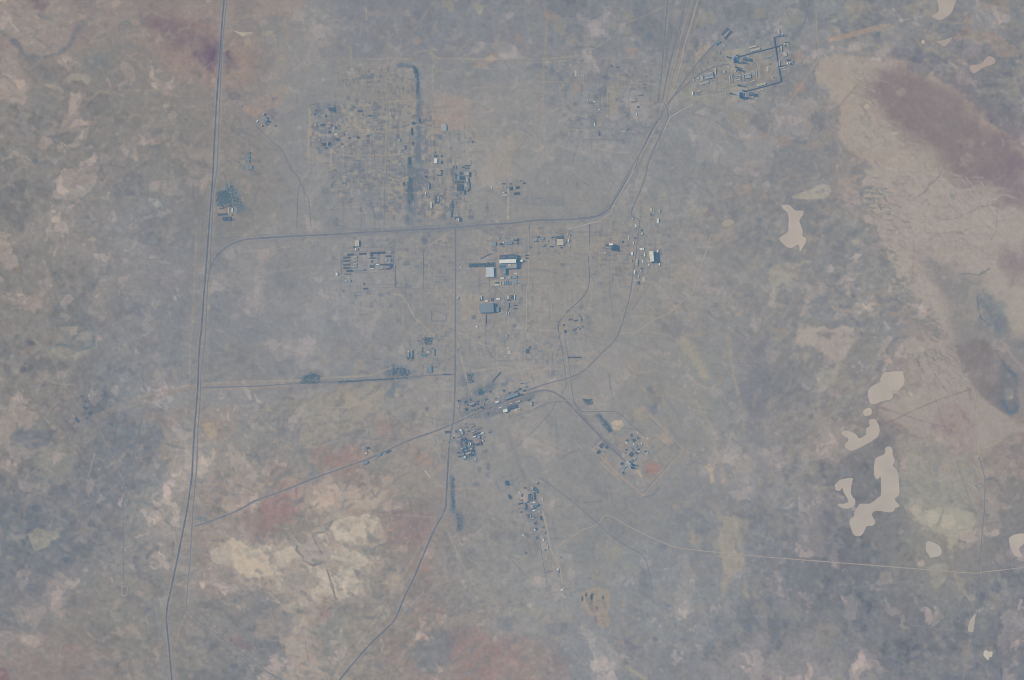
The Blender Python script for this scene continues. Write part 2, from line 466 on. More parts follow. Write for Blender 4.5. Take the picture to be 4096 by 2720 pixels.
strokes('32', '1200 900 1900 1060 1940 1568 1250 1568', 110, 60, 10, 60, 5, (130, 134, 136), .55, 39)
strokes('32', '1200 900 1900 1060 1940 1568 1250 1568', 80, 50, 14, 70, 6, (157, 155, 148), .55, 40)
# ---- right, lower
soil('32', '1550 560 1850 620 1880 800 1900 1050 1750 1000 1600 800', (150, 136, 137), .6, 50, 20)
spots('32', '1800 680 60 40 1640 600 20 14 1700 700 20 20 1700 780 16 16 1860 750 20 20 1520 800 16 30 1680 850 16 12', (130, 116, 126), .6, 8, 8)
soil('32', '1750 60 2000 0 2150 100 2300 400 2300 650 2200 680 1950 480 1800 300', (130, 126, 129), .85, 14, 8)
soil('32', '2100 80 2150 200 2220 280 2300 350 2310 500 2300 650 2240 670 2180 560 2150 400 2080 200', (117, 124, 131), .6, 24, 18)
spots('32', '2085 70 20 56 2160 250 18 46 2220 320 10 12 2240 490 40 40', (150, 153, 150), .75, 4, 9)
soil('32', '450 290 640 240 630 380 520 480 460 580', (161, 158, 151), .75, 8, 6)
soil('32', '1310 1460 1420 1500 1420 1580 1310 1580', (182, 174, 160), .8, 4, 4)
soil('32', '1200 900 1560 900 1900 1060 1940 1568 1250 1568 1180 1200', (153, 150, 144), .65, 25, 20)
spots('32', '1550 1150 60 120 1450 1000 60 60 1560 1330 50 50 1850 1200 80 30 1200 1520 40 60', (124, 131, 138), .55, 8, 18)
soil('33', '1310 0 1900 0 1950 120 1890 220 1800 260 1670 390 1650 250 1500 180 1400 130', (163, 159, 149), .9, 9, 9, flat=.3)
spots('33', '1365 50 44 60 1500 80 44 90 1660 120 40 60', (184, 177, 162), .8, 5, 9)
streak('33', '1430 0 1425 60', 5, (140, 140, 138), .7, 2, 2)
streak('33', '1550 170 1590 80 1620 0', 5, (140, 140, 138), .7, 2, 2)
soil('33', '1460 530 1640 490 1670 550 1580 720 1545 760 1480 670 1530 640', (152, 150, 143), .75, 6, 8)
soil('33', '1730 620 1820 640 1790 700 1815 770 1760 740', (154, 147, 140), .75, 4, 4)
spots('33', '340 270 80 30 690 680 36 20 120 480 40 40 1620 810 24 46 1500 920 20 26 1260 1080 40 40 2140 830 30 20 2060 870 60 30 2140 450 70 40 1880 880 40 40 1840 1300 34 60 550 1120 90 90 380 1400 26 14 1350 1410 36 16', (153, 147, 141), .7, 5, 9)
spots('32', '340 890 30 40 580 1040 60 30 1700 1000 30 20 400 1190 60 60 300 150 100 40 500 170 60 30', (155, 150, 142), .6, 6, 9)
# ---- middle, lower
streak('22', '1570 0 1700 170 1790 330', 34, (158, 153, 144), .8, 14, 8)
streak('22', '1690 560 1730 640 1800 740 1880 880', 18, (155, 150, 142), .75, 9, 6)
streak('22', '2010 100 2060 420 2110 600 2140 800', 20, (153, 149, 142), .7, 10, 6)
soil('22', '2080 0 2361 0 2361 1568 2200 1568 2150 900 2130 500', (127, 130, 139), .6, 50, 20)
soil('22', '940 740 1020 725 1040 790 990 830 930 835 915 770', (180, 169, 155), .95, 2, 4)
soil('22', '1760 1160 1830 1130 1865 1180 1860 1250 1880 1310 1830 1330 1810 1220', (174, 163, 150), .9, 3, 4)
soil('22', '1180 1100 1400 1080 1420 1240 1240 1300', (148, 134, 132), .6, 20, 8)
soil('22', '1260 1140 1330 1115 1385 1170 1370 1230 1290 1240 1240 1210', (160, 128, 124), .85, 9, 9)
soil('22', '1110 1190 1180 1190 1205 1270 1120 1220', (172, 161, 147), .9, 4, 3)
soil('22', '960 900 1060 900 1080 1010 1000 1020', (156, 143, 136), .6, 8, 6)
spots('22', '1230 970 20 26 1250 1010 30 20', (162, 136, 128), .7, 4, 4)
streak('22', '790 690 860 760 900 810 930 850', 16, (107, 123, 134), .7, 7, 6)
soil('22', '650 540 740 540 760 600 700 610 660 580', (112, 122, 130), .7, 6, 6)
streak('22', '640 520 700 520 770 540 810 580', 7, (160, 152, 144), .7, 3, 4)
soil('22', '1260 440 1360 420 1400 500 1400 580 1300 590 1260 520', (132, 132, 134), .6, 6, 8)
spots('22', '1300 470 50 24 1300 600 24 10 1310 650 24 24', (108, 120, 134), .7, 4, 6)
streak('22', '1350 440 1390 500 1395 590', 6, (156, 148, 141), .6, 3, 2)
soil('22', '1320 870 1420 870 1480 940 1440 960 1360 900', (164, 152, 144), .75, 5, 6)
spots('22', '1090 80 18 40 330 90 40 40 1700 1420 60 20 100 1040 0 0 1180 690 60 40 730 370 60 26', (156, 150, 142), .65, 5, 8)
spots('22', '560 650 60 50 1640 1420 260 120 2100 1400 160 160 1700 900 120 60', (129, 131, 139), .45, 20, 16)
streak('22', '900 300 905 420 915 480', 7, (118, 126, 136), .6, 3, 2)
streak('22', '515 162 640 160', 7, (104, 118, 134), .85, 2, 1)
streak('22', '520 190 700 130 800 120', 12, (156, 148, 141), .5, 5, 3)
soil('22', '820 1370 900 1330 900 1440 840 1440', (132, 133, 137), .6, 8, 6)
soil('23', '640 760 700 740 800 715 900 720 910 800 880 960 920 1040 860 1090 780 1060 750 980 680 960 640 860', (156, 148, 139), .8, 6, 6)
soil('23', '680 820 840 830 860 900 780 930 700 900', (140, 134, 134), .7, 6, 6)
spots('23', '655 820 10 26 690 785 9 20 745 805 16 28 845 810 9 14 785 905 8 12', (100, 112, 126), .85, 3, 2)
soil('23', '760 980 840 970 860 1060 790 1050', (142, 138, 136), .7, 5, 4)
spots('23', '40 950 90 30 210 950 70 30 300 1030 30 20 420 1180 30 18 500 990 60 26', (156, 153, 145), .65, 5, 8)
soil('23', '800 1420 850 1405 890 1440 880 1465 840 1450', (182, 172, 160), .9, 2, 2)
streak('23', '1060 1450 1140 1500 1240 1560', 10, (162, 154, 145), .6, 4, 5)
soil('23', '0 1240 150 1210 430 1300 560 1480 540 1600 0 1600', (147, 134, 133), .6, 35, 24)
spots('23', '140 1340 80 50 450 1380 60 60', (134, 136, 142), .5, 10, 12)
soil('23', '1930 30 2060 60 2040 250 2020 350 2100 430 2170 500 2150 560 2040 640 1990 700 1950 790 1920 560 1950 250', (157, 152, 144), .85, 10, 12, flat=.3)
spots('23', '1640 170 24 50 1700 290 36 40 1855 240 28 60 1870 340 10 50 2130 130 40 60 2120 320 24 50 2060 90 40 60 2155 680 14 110 1500 750 16 36 1640 700 60 70 1030 860 30 36 1890 910 50 36 1780 900 70 30 2300 920 40 60', (153, 148, 141), .65, 6, 10)
soil('23', '850 380 1000 340 1010 420 950 480 860 460', (150, 147, 140), .6, 8, 8)
spots('23', '1080 560 120 60 640 240 120 60', (148, 143, 139), .4, 20, 12)
# ---- left, lower middle
soil('12', '320 560 700 500 1150 400 1230 450 1180 600 1000 750 800 900 600 900 480 1050 420 1000 400 880 300 700 290 620', (153, 149, 142), .75, 22, 20)
soil('12', '560 1000 900 1000 1050 1130 850 1330 800 1250 560 1200 500 1100', (153, 134, 131), .75, 36, 24)
soil('12', '1400 900 1500 970 1600 1060 1620 1130 1440 1160 1380 1000', (160, 141, 132), .75, 14, 16)
soil('12', '1100 740 1220 720 1280 860 1100 900', (154, 140, 134), .6, 12, 12)
soil('12', '0 1500 300 1350 480 1330 400 1600 0 1600', (151, 130, 131), .85, 28, 20)
soil('12', '0 1290 130 1330 80 1400 0 1390', (168, 158, 149), .8, 8, 10)
soil('12', '500 1480 620 1440 900 1330 1230 1350 1250 1420 1050 1580 620 1560', (176, 165, 154), .85, 12, 16)
soil('12', '1200 1180 1440 1170 1760 1400 1300 1500', (150, 146, 141), .5, 20, 16)
streak('12', '300 830 380 920 420 1050 500 1180 560 1260', 20, (131, 135, 138), .8, 6, 5)
streak('12', '325 450 300 580 290 700 290 800', 5, (136, 130, 132), .7, 3, 1)
soil('12', '440 340 520 310 590 330 595 400 390 405', (101, 117, 133), .85, 12, 12)
soil('12', '1250 270 1400 250 1440 310 1380 350 1250 330', (106, 121, 136), .75, 10, 12)
streak('12', '590 395 750 387 1000 372 1400 348 1540 330', 16, (100, 116, 132), .8, 4, 3)
soil('12', '1190 500 1280 400 1390 420 1350 520 1220 540', (116, 127, 138), .7, 8, 10)
soil('12', '1290 450 1330 430 1320 510 1280 510', (152, 147, 141), .7, 4, 4)
streak('12', '970 550 1060 480 1150 420', 14, (117, 128, 139), .7, 6, 6)
streak('12', '480 660 500 620 490 640', 22, (134, 138, 141), .6, 10, 6)
streak('12', '730 760 860 740', 16, (124, 131, 138), .6, 6, 6)
streak('12', '860 900 1000 780 1100 640', 20, (132, 136, 141), .5, 10, 8)
soil('12', '1310 620 1450 650 1480 740 1420 840 1340 760', (128, 134, 140), .6, 12, 12)
streak('12', '1210 650 1330 760 1410 840', 5, (124, 122, 128), .7, 2, 1)
streak('12', '1225 680 1285 910', 5, (126, 124, 130), .7, 2, 1)
soil('12', '1540 620 1620 595 1590 660 1570 670', (120, 119, 131), .85, 3, 3)
soil('12', '1460 680 1600 640 1660 600 1560 800 1440 840', (150, 150, 143), .6, 12, 8)
spots('12', '1440 890 40 16 1530 870 30 12 1500 940 70 20 890 560 60 40', (170, 163, 154), .6, 5, 8)
soil('12', '870 920 960 890 1010 960 880 960', (130, 133, 140), .7, 8, 6)
spots('12', '970 340 0 0 960 250 40 50 590 180 50 40 830 130 20 40 1070 70 50 16 120 600 60 60 960 600 120 60', (156, 150, 142), .6, 7, 10)
spots('12', '1960 350 60 44 1910 390 40 30 2080 480 50 36 2330 370 60 50 1690 340 40 30 1900 90 20 20', (112, 124, 137), .65, 7, 9)
spots('12', '2060 1200 24 30 2140 1170 22 36 2145 1240 24 26 2040 1330 30 20', (104, 116, 130), .75, 5, 6)
streak('12', '1810 1270 1820 1400 1815 1568', 14, (112, 124, 137), .6, 6, 6)
spots('13', '1860 40 30 30 1880 110 40 70', (110, 123, 136), .7, 7, 9)
spots('12', '530 1210 50 40 610 1320 40 18 120 1380 26 30 150 980 120 40 60 1060 60 30 200 850 60 40', (121, 127, 136), .6, 7, 10)
soil('12', '760 1310 800 1420 860 1490 800 1520', (134, 137, 141), .7, 6, 4)
C13 = (186, 175, 162)
soil('13', '0 300 500 200 700 20 1150 20 1230 300 1200 700 760 880 600 860 420 1100 300 900 0 720', (152, 145, 140), .65, 34, 22)
soil('03', '1800 150 2361 60 2361 760 1900 600', (153, 144, 140), .6, 34, 20)
soil('13', '250 840 520 840 560 1100 700 1400 720 1580 200 1580 300 1200', (160, 151, 145), .7, 24, 24)
soil('13', '1150 500 1360 620 1350 840 1180 760', (153, 146, 141), .6, 20, 16)

soil('13', '0 330 420 260 700 60 1180 20 1180 330 1120 640 880 820 600 860 300 740 0 720', (174, 163, 152), .6, 5, 30)
soil('03', '2000 260 2361 250 2361 700 2200 660', (174, 163, 152), .6, 5, 24)
soil('13', '260 860 500 850 520 1020 480 1300 640 1440 720 1568 240 1568 280 1300', (172, 161, 152), .6, 5, 26)
soil('12', '380 1320 1240 1300 1240 1568 420 1568', (166, 156, 148), .55, 8, 26)
soil('13', '720 120 860 40 1130 30 1120 100 1060 180 1000 290 900 300 860 300 720 310 660 200', C13, .85, 4, 15)
soil('13', '580 240 680 220 720 320 640 330', C13, .85, 4, 15)
soil('13', '870 310 960 400 1050 420 1060 500 930 560 900 640 940 700 850 770 700 800 600 800 560 740 680 660 780 600 760 480 680 440 720 380', C13, .85, 4, 15)
soil('13', '0 540 140 480 160 390 270 360 380 370 430 430 340 470 330 540 270 560 260 660 200 700 160 600 100 580 0 600', C13, .85, 4, 15)
soil('13', '330 520 480 545 640 565 660 590 480 565 350 550', C13, .85, 4, 15)
soil('13', '540 750 840 640 930 660 900 760 700 800 600 810', C13, .85, 4, 15)
soil('13', '0 540 60 500 130 520 120 620 0 680', (168, 156, 147), .5, 5, 9)
soil('03', '2110 240 2361 330 2500 330 2500 640 2361 640 2260 650 2200 560 2130 440 2060 390 2100 300', (188, 175, 161), .92, 4, 12)
soil('03', '1925 380 2000 345 2120 360 2160 480 2000 500 1950 450', (172, 163, 155), .9, 3, 5)
soil('13', '380 330 470 310 520 240 620 330 720 400 640 490 520 500 430 440 420 400', (162, 154, 151), .9, 2, 4)
spots('13', '840 320 36 26 820 500 60 40 980 580 60 40 1030 120 30 24 660 250 26 40 950 280 20 20', (137, 134, 132), .75, 4, 9)
streak('13', '380 330 370 370 430 430 430 460 520 510 600 490', 5, (118, 122, 128), .7, 2, 3)
streak('13', '550 215 640 200 700 100', 6, (118, 124, 130), .75, 3, 4)
streak('13', '520 235 570 340 610 410', 5, (128, 126, 128), .8, 2, 2)
streak('13', '655 550 690 660 740 830', 6, (112, 118, 124), .8, 2, 3)
streak('13', '1080 360 1130 330 1180 320', 10, (116, 126, 134), .7, 4, 5)
soil('13', '1080 370 1180 360 1200 480 1080 460', (128, 132, 136), .7, 8, 12)
soil('13', '0 20 380 40 360 130 100 190 0 260', (151, 131, 131), .8, 26, 18)
soil('03', '2150 0 2361 0 2361 330 2270 280 2200 120', (152, 138, 136), .7, 20, 12)
soil('13', '1200 30 1700 40 1560 300 1450 370 1250 280', (147, 133, 134), .75, 26, 22)
streak('13', '760 10 1200 40 1650 65', 5, (160, 148, 145), .7, 3, 1)
soil('13', '1450 480 1560 480 1600 560 1500 600', (152, 135, 132), .6, 12, 10)
soil('13', '1130 690 1230 630 1300 600 1300 680 1180 715', (170, 160, 150), .75, 6, 8)
soil('13', '1220 640 1340 680 1340 820 1260 780', (158, 150, 144), .6, 10, 10)
soil('13', '300 870 400 860 470 950 430 1020 320 960', (176, 165, 153), .85, 5, 9)
streak('13', '90 740 200 840 330 920', 14, (163, 153, 146), .75, 5, 6)
streak('13', '340 1020 365 1120', 9, (172, 164, 154), .8, 3, 3)
soil('13', '260 1300 560 1330 560 1440 420 1500 260 1420', (166, 153, 146), .75, 10, 14)
soil('13', '220 1500 420 1480 700 1470 720 1540 560 1600 240 1600', (166, 158, 149), .75, 6, 14)
soil('13', '470 940 600 880 700 840 620 1000 480 1100', (156, 145, 140), .7, 14, 14)
soil('13', '0 990 220 980 240 1080 130 1180 0 1180', (153, 144, 141), .75, 8, 8)
spots('13', '820 900 100 70 1000 900 120 60 380 640 160 70 30 800 100 60 100 920 100 40', (131, 132, 136), .6, 12, 16)
spots('13', '370 960 40 60 450 1500 90 14 130 1300 120 60 250 1050 60 50', (121, 126, 133), .55, 8, 14)
spots('13', '640 960 30 20 720 1240 36 24 1290 1340 40 24 1200 1190 40 30', (160, 132, 130), .7, 6, 8)
soil('13', '2030 1100 2361 1250 2361 1500 2100 1600 1800 1450 1780 1300', (149, 132, 132), .85, 40, 24)
soil('13', '1360 1230 1700 1080 1790 1230 1680 1540 1500 1450', (123, 130, 139), .65, 20, 20)
soil('13', '2230 1000 2361 990 2361 1120 2230 1080', (124, 131, 138), .6, 10, 10)
spots('13', '1330 1000 200 60 1560 1350 160 40 900 1480 100 40', (148, 142, 139), .45, 16, 14)
spots('13', '1580 640 40 30 1560 860 26 60 1640 960 24 24 1700 920 40 20', (153, 138, 133), .6, 6, 8)
# ---- left
spots('01', '1420 280 50 16 1450 320 50 22 1380 405 50 22 1410 460 16 30', (168, 172, 162), .8, 4, 7)
spots('01', '1620 1180 18 22 1595 1160 10 8', (176, 174, 163), .85, 3, 3)
spots('01', '1525 100 34 36 940 1370 28 20 1020 1370 30 30 1415 1410 48 30 700 150 20 60 600 310 40 36 1710 1530 40 30 520 690 12 16', (154, 147, 140), .7, 5, 6)
spots('01', '175 915 40 60', (118, 114, 110), .8, 14, 6)
spots('01', '155 910 14 40', (140, 126, 112), .7, 8, 4)
soil('01', '1980 210 2080 180 2090 100 2140 110 2230 230 2230 330 2180 390 2150 340 1990 340', (106, 123, 136), .8, 10, 9)
spots('01', '2060 270 50 50', (88, 112, 128), .6, 10, 8)
streak('01', '2095 30 2120 180 2150 320', 5, (150, 144, 139), .75, 2, 1)
soil('01', '2005 330 2090 340 2080 390 2010 390', (158, 147, 140), .8, 3, 2)
soil('01', '2100 340 2180 350 2170 430 2100 400', (156, 150, 143), .7, 4, 3)
streak('01', '570 1430 650 1440 700 1400 830 1440 870 1490 868 1568', 7, (112, 124, 132), .75, 3, 2)
streak('01', '650 1568 700 1530 730 1490 800 1465', 7, (108, 122, 132), .75, 3, 2)
streak('02', '465 80 520 45 580 40 640 60 670 80 655 30 660 0', 7, (110, 123, 132), .75, 3, 2)
streak('02', '868 0 865 55 760 90 700 100', 8, (112, 124, 132), .75, 3, 2)
streak('02', '890 0 890 70 720 120 640 160 580 160', 6, (153, 150, 141), .6, 3, 2)
soil('01', '700 1568 740 1500 810 1480 850 1510 850 1568', (150, 148, 142), .6, 4, 3)
soil('02', '460 100 540 60 640 90 620 150 520 160', (150, 147, 140), .6, 6, 5)
spots('01', '640 1460 60 14', (160, 158, 147), .7, 4, 5)
spots('02', '1290 215 16 20', (98, 112, 124), .8, 4, 3)
soil('02', '130 820 350 830 510 840 440 970 280 1040 150 1000', (118, 124, 132), .75, 8, 10)
soil('02', '260 1050 420 1020 460 1060 440 1110 360 1140 280 1110', (117, 123, 131), .75, 6, 6)
soil('02', '1110 800 1250 760 1300 880 1200 960 1120 900', (119, 126, 134), .75, 7, 8)
soil('02', '1320 850 1480 830 1490 930 1380 1040 1290 980', (119, 126, 134), .75, 7, 9)
spots('02', '1350 860 36 40', (144, 140, 137), .7, 6, 6)
soil('02', '400 980 680 960 720 1100 650 1230 400 1400 300 1350', (145, 144, 140), .7, 18, 12)
soil('02', '1850 600 2170 600 2150 850 1950 950 1850 900', (151, 141, 137), .7, 16, 14)
soil('02', '1870 790 1960 760 1985 870 1940 905 1890 830', (172, 157, 142), .8, 5, 6)
soil('02', '1880 1280 2000 1180 2361 1290 2361 1600 1850 1480', (154, 144, 141), .75, 14, 12)
soil('02', '1450 1050 1560 900 1700 900 1690 1300 1600 1250', (151, 145, 141), .65, 14, 10)
soil('02', '1320 700 1600 600 1700 650 1700 780 1500 800', (146, 137, 136), .6, 20, 14)
soil('02', '2180 1480 2240 1430 2230 1530 2150 1520', (138, 112, 122), .5, 12, 6)
spots('02', '20 760 24 40 140 830 20 20 1460 1490 36 14', (168, 160, 152), .7, 5, 7)
spots('02', '490 1300 50 30 300 1300 100 60 1520 1220 30 20 880 1330 50 40 1330 1320 80 40 1420 1320 70 50 700 1430 100 60 200 900 100 160 60 800 40 60', (118, 124, 133), .6, 8, 14)
soil('02', '860 900 740 880 700 1000 760 1120 830 1200', (132, 130, 133), .4, 14, 10)
soil('03', '0 0 300 0 700 150 650 350 500 350 600 560 450 650 600 800 550 900 300 700 0 400', (116, 122, 131), .55, 25, 30)
soil('03', '270 230 330 170 550 180 560 250 470 280 460 350 340 360 300 290', (154, 151, 143), .85, 5, 7)
spots('03', '545 170 24 24 500 250 18 12', (170, 168, 158), .7, 4, 5)
spots('03', '130 140 36 40 500 470 40 34 90 470 30 34 330 650 36 30 780 190 46 30 580 640 40 40 430 430 60 40', (147, 141, 138), .7, 6, 8)
soil('03', '0 1250 480 1120 750 1150 1050 1340 1200 1600 0 1600', (145, 134, 132), .5, 60, 30)
spots('03', '650 1250 60 30 620 1290 40 16', (166, 137, 133), .7, 8, 8)
spots('03', '640 1255 30 16 30 1520 40 40', (124, 100, 112), .6, 8, 8)
soil('03', '700 650 1200 600 1250 900 1100 1100 870 1000 850 800', (139, 138, 136), .6, 22, 16)
spots('03', '960 720 40 44 1040 700 30 60', (156, 152, 145), .7, 6, 9)
soil('03', '40 980 120 960 200 1080 340 1180 370 1240 330 1260 240 1150 80 1050', (118, 124, 132), .7, 8, 10)
soil('03', '1300 850 1530 820 1560 1568 1480 1568 1450 1100', (132, 134, 140), .5, 22, 10)
soil('03', '1470 820 1550 800 1530 960 1490 940', (150, 152, 145), .7, 4, 3)
spots('03', '1160 1440 40 40 1090 1330 40 20 1190 1540 26 30 1170 1360 10 8', (166, 158, 150), .7, 5, 8)
spots('03', '1830 70 40 16 1870 90 40 20', (108, 126, 138), .7, 5, 6)
soil('03', '1780 460 1900 440 2100 700 2050 800 1850 760', (150, 140, 137), .6, 16, 14)
spots('03', '2020 720 60 80', (156, 136, 132), .6, 12, 10)
spots('03', '2200 1200 60 40 2260 1260 60 40', (134, 114, 122), .55, 14, 8)
spots('03', '2180 900 100 50', (154, 147, 142), .6, 10, 12)
streak('03', '810 1130 850 1180 900 1195', 7, (158, 155, 147), .7, 3, 3)
strokes('12', '0 400 1300 400 1700 1200 1200 1568 0 1568', 230, -38, 16, 90, 8.0, (156, 149, 142), .5, 41, 5, 5)
strokes('12', '0 400 1300 400 1700 1200 1200 1568 0 1568', 190, -40, 14, 80, 9.0, (126, 128, 133), .5, 42, 5, 5)
strokes('13', '0 0 1300 0 1300 1568 0 1568', 200, -20, 10, 60, 8.0, (160, 152, 145), .5, 43, 5, 5)
strokes('13', '0 0 1300 0 1300 1568 0 1568', 200, 30, 10, 60, 9.0, (126, 129, 132), .5, 44, 5, 5)
strokes('03', '0 0 2361 0 2361 1568 0 1568', 260, 20, 10, 60, 9.0, (151, 148, 142), .45, 45, 5, 5)
strokes('03', '0 0 2361 0 2361 1568 0 1568', 220, -30, 10, 60, 10.0, (122, 126, 132), .45, 46, 5, 5)
strokes('02', '0 0 2361 0 2361 1568 0 1568', 260, -25, 10, 60, 9.0, (152, 147, 142), .45, 47, 5, 5)
strokes('02', '0 0 2361 0 2361 1568 0 1568', 200, 15, 10, 60, 10.0, (124, 127, 133), .45, 48, 5, 5)
strokes('00', '0 0 2361 0 2361 1568 0 1568', 240, -20, 12, 70, 9.0, (156, 149, 143), .45, 49, 5, 5)
strokes('00', '0 0 2361 0 2361 1568 0 1568', 200, 25, 12, 70, 9.0, (124, 126, 130), .45, 50, 5, 5)
strokes('33', '0 0 2361 0 2361 1568 0 1568', 200, 70, 8, 40, 10.0, (148, 144, 139), .5, 51, 5, 5)
strokes('22', '1000 0 2361 0 2361 1568 1300 1568', 220, 65, 14, 80, 10.0, (149, 145, 140), .45, 52, 5, 5)
strokes('23', '0 0 2361 0 2361 1568 0 1568', 260, 60, 10, 60, 9.0, (149, 146, 141), .45, 53, 5, 5)
strokes('21', '1300 0 2361 0 2361 1568 1300 1568', 200, -35, 14, 70, 9.0, (154, 148, 142), .5, 54, 5, 5)
strokes('21', '1300 0 2361 0 2361 1568 1300 1568', 140, 40, 14, 60, 9.0, (126, 129, 135), .5, 55, 5, 5)
strokes('30', '480 0 2361 0 2361 1000 1300 560 500 480', 200, 15, 14, 70, 10.0, (152, 146, 140), .5, 56, 5, 5)
strokes('31', '0 0 850 0 1100 900 1300 1568 0 1568', 220, -10, 12, 70, 10.0, (152, 146, 141), .55, 57, 5, 5)
strokes('31', '0 0 850 0 1100 900 1300 1568 0 1568', 200, -15, 12, 60, 11.0, (124, 128, 134), .5, 58, 5, 5)
strokes('32', '0 0 900 0 1000 600 700 1000 600 1568 0 1568', 200, -50, 14, 90, 10.0, (150, 146, 141), .5, 59, 5, 5)
strokes('13', '1300 0 2361 0 2361 1568 1000 1568', 200, -42, 12, 80, 9.0, (150, 145, 141), .45, 60, 5, 5)
strokes('13', '1300 0 2361 0 2361 1568 1000 1568', 160, -45, 12, 80, 10.0, (128, 130, 136), .45, 61, 5, 5)
strokes('10', '0 0 2361 0 2361 500 0 900', 200, 80, 10, 50, 9.0, (148, 145, 141), .4, 62, 5, 5)
strokes('01', '0 0 1800 0 1800 1568 0 1568', 260, 60, 8, 50, 9.0, (146, 142, 139), .45, 63, 5, 5)
# mostly darker ground patches under the settlements and rail yard
soil((1750, 1680, .11477), '740 720 1020 600 1260 700 1340 1200 1180 1300 940 1400 860 1250 780 1000', (112, 122, 133), .7, 3, 3)
soil((1750, 1680, .11477), '620 380 780 300 1100 180 1500 260 1640 640 1540 900 1380 640 1000 560 760 620', (128, 132, 138), .55, 6, 5)
soil((1800, 1500, .14401), '200 680 520 600 700 700 1000 640 1050 900 760 1000 420 1020 380 820 240 880', (126, 131, 138), .55, 5, 5)
soil((1800, 1500, .14401), '480 1200 900 1000 1400 800 1900 560 2361 400 2361 640 2000 800 1900 900 1500 1080 1000 1180', (116, 125, 137), .75, 4, 4)
soil((1800, 1500, .14401), '780 400 960 370 980 560 900 600 800 540', (110, 123, 136), .7, 3, 3)
soil((1800, 1500, .14401), '1380 200 1640 140 1660 260 1560 360 1400 350', (114, 126, 137), .7, 3, 4)
soil((1980, 1890, .15306), '820 520 1100 480 1180 860 1220 1060 1180 1220 840 1240 780 900', (126, 131, 139), .6, 4, 4)
soil((1680, 640, .1658), '780 130 1220 120 1210 700 1090 840 1040 840 860 600 790 480', (127, 133, 138), .6, 3, 3)
soil((1680, 640, .1658), '310 780 560 780 560 1140 330 1130', (142, 142, 140), .5, 3, 2)
soil('10', '700 1230 1190 1240 1500 1180 1500 1600 700 1600', (129, 133, 140), .5, 16, 10)
soil('11', '620 0 1500 -20 1480 420 1100 360 760 300', (130, 134, 140), .5, 18, 12)
soil('10', '520 980 760 960 760 1380 560 1380', (126, 132, 139), .5, 10, 8)
soil('21', '80 250 180 240 480 255 500 330 300 340 140 320', (128, 133, 139), .5, 5, 4)
# ---- foundations, yards and scraped ground of the old sites
def yards(x0, y0, x1, y1, n, seed, lo=5, hi=26, ang=0.0, a=.5):
    r = random.Random(seed)
    for _ in range(n):
        x, y = r.uniform(x0, x1), r.uniform(y0, y1)
        w, h = (r.uniform(lo, hi), r.uniform(2, 7)) if r.random() < .5 else (r.uniform(2, 7), r.uniform(lo, hi))
        if r.random() < .18:
            w, h = r.uniform(8, 20), r.uniform(8, 20)
        c = r.choice([(118, 126, 136), (122, 128, 138), (126, 128, 134), (153, 149, 143), (155, 150, 144), (150, 147, 143), (114, 124, 135)])
        s_, c_ = math.sin(R(ang)), math.cos(R(ang))
        Q = [(x + dx * c_ + dy * s_, y - dx * s_ + dy * c_) for dx, dy in ((-w / 2, -h / 2), (w / 2, -h / 2), (w / 2, h / 2), (-w / 2, h / 2))]
        soil(None, None, c, r.uniform(.25, .75) * a / .5, 2.2, 1.5, Q)


yards(1240, 420, 1540, 690, 620, 1, 4, 22, a=.82)
yards(1370, 270, 1690, 450, 330, 2, 4, 20, a=.82)
yards(1320, 680, 1640, 840, 400, 3, 4, 22, a=.82)
yards(1540, 440, 1740, 870, 460, 4, 4, 24, a=.82)
yards(1690, 520, 1910, 870, 300, 5, 4, 22, a=.82)
yards(2230, 240, 2640, 570, 520, 6, 4, 24, a=.5)
yards(1330, 930, 1820, 1190, 330, 7, 4, 24, a=.5)
yards(1880, 1160, 2140, 1420, 230, 8, 4, 22, a=.5)
yards(1930, 900, 2300, 1015, 230, 9, 4, 20)
yards(1810, 1550, 2120, 1670, 330, 10, 4, 18, ang=20, a=.34)
yards(1760, 1690, 1980, 1850, 260, 11, 4, 16, ang=20, a=.34)
yards(2040, 1910, 2190, 2170, 270, 12, 4, 16, ang=8, a=.32)
yards(2740, 110, 3170, 420, 420, 13, 4, 22, ang=12, a=.5)
yards(2430, 1750, 2620, 1890, 170, 14, 4, 16, ang=40, a=.34)
yards(2220, 1230, 2370, 1350, 150, 15, 4, 16, ang=40, a=.34)
yards(2370, 870, 2690, 1150, 260, 16, 4, 22, a=.5)
yards(1400, 700, 2350, 1500, 420, 17, 6, 40, a=.45)
yards(2050, 1370, 2260, 1510, 160, 18, 4, 24, a=.45)
yards(1600, 1320, 1800, 1520, 140, 19, 4, 20, a=.5)
yards(900, 380, 1110, 560, 70, 20, 4, 16, ang=40, a=.5)
yards(950, 580, 1040, 700, 60, 21, 4, 14, a=.5)
# rail corridor: parallel tracks of pale and dark ballast
for k in range(7):
    streak('20', '%d -20 %d 250 %d 560 %d 940' % (1620 + k * 22, 1550 + k * 18, 1480 + k * 12, 1400 + k * 6), 3.5, rnd.choice([TR0, TD0]), rnd.uniform(.35, .7), 2, 1)
    streak('20', '%d 960 %d 1200 %d 1400 %d 1568' % (1370 + k * 16, 1300 + k * 17, 1200 + k * 18, 1090 + k * 26), 3.5, rnd.choice([TR0, TD0]), rnd.uniform(.35, .7), 2, 1)
    streak('21', '%d 0 %d 200 %d 420 %d 560' % (1080 + k * 28, 1040 + k * 22, 1080 + k * 14, 1090 + k * 18), 3.5, rnd.choice([TR0, TD0]), rnd.uniform(.3, .6), 2, 1)
    streak('21', '%d 560 %d 800 %d 1050 %d 1300' % (1130 + k * 40, 1140 + k * 36, 1120 + k * 30, 1060 + k * 10), 3.5, rnd.choice([TR0, TD0]), rnd.uniform(.25, .5), 2, 1)
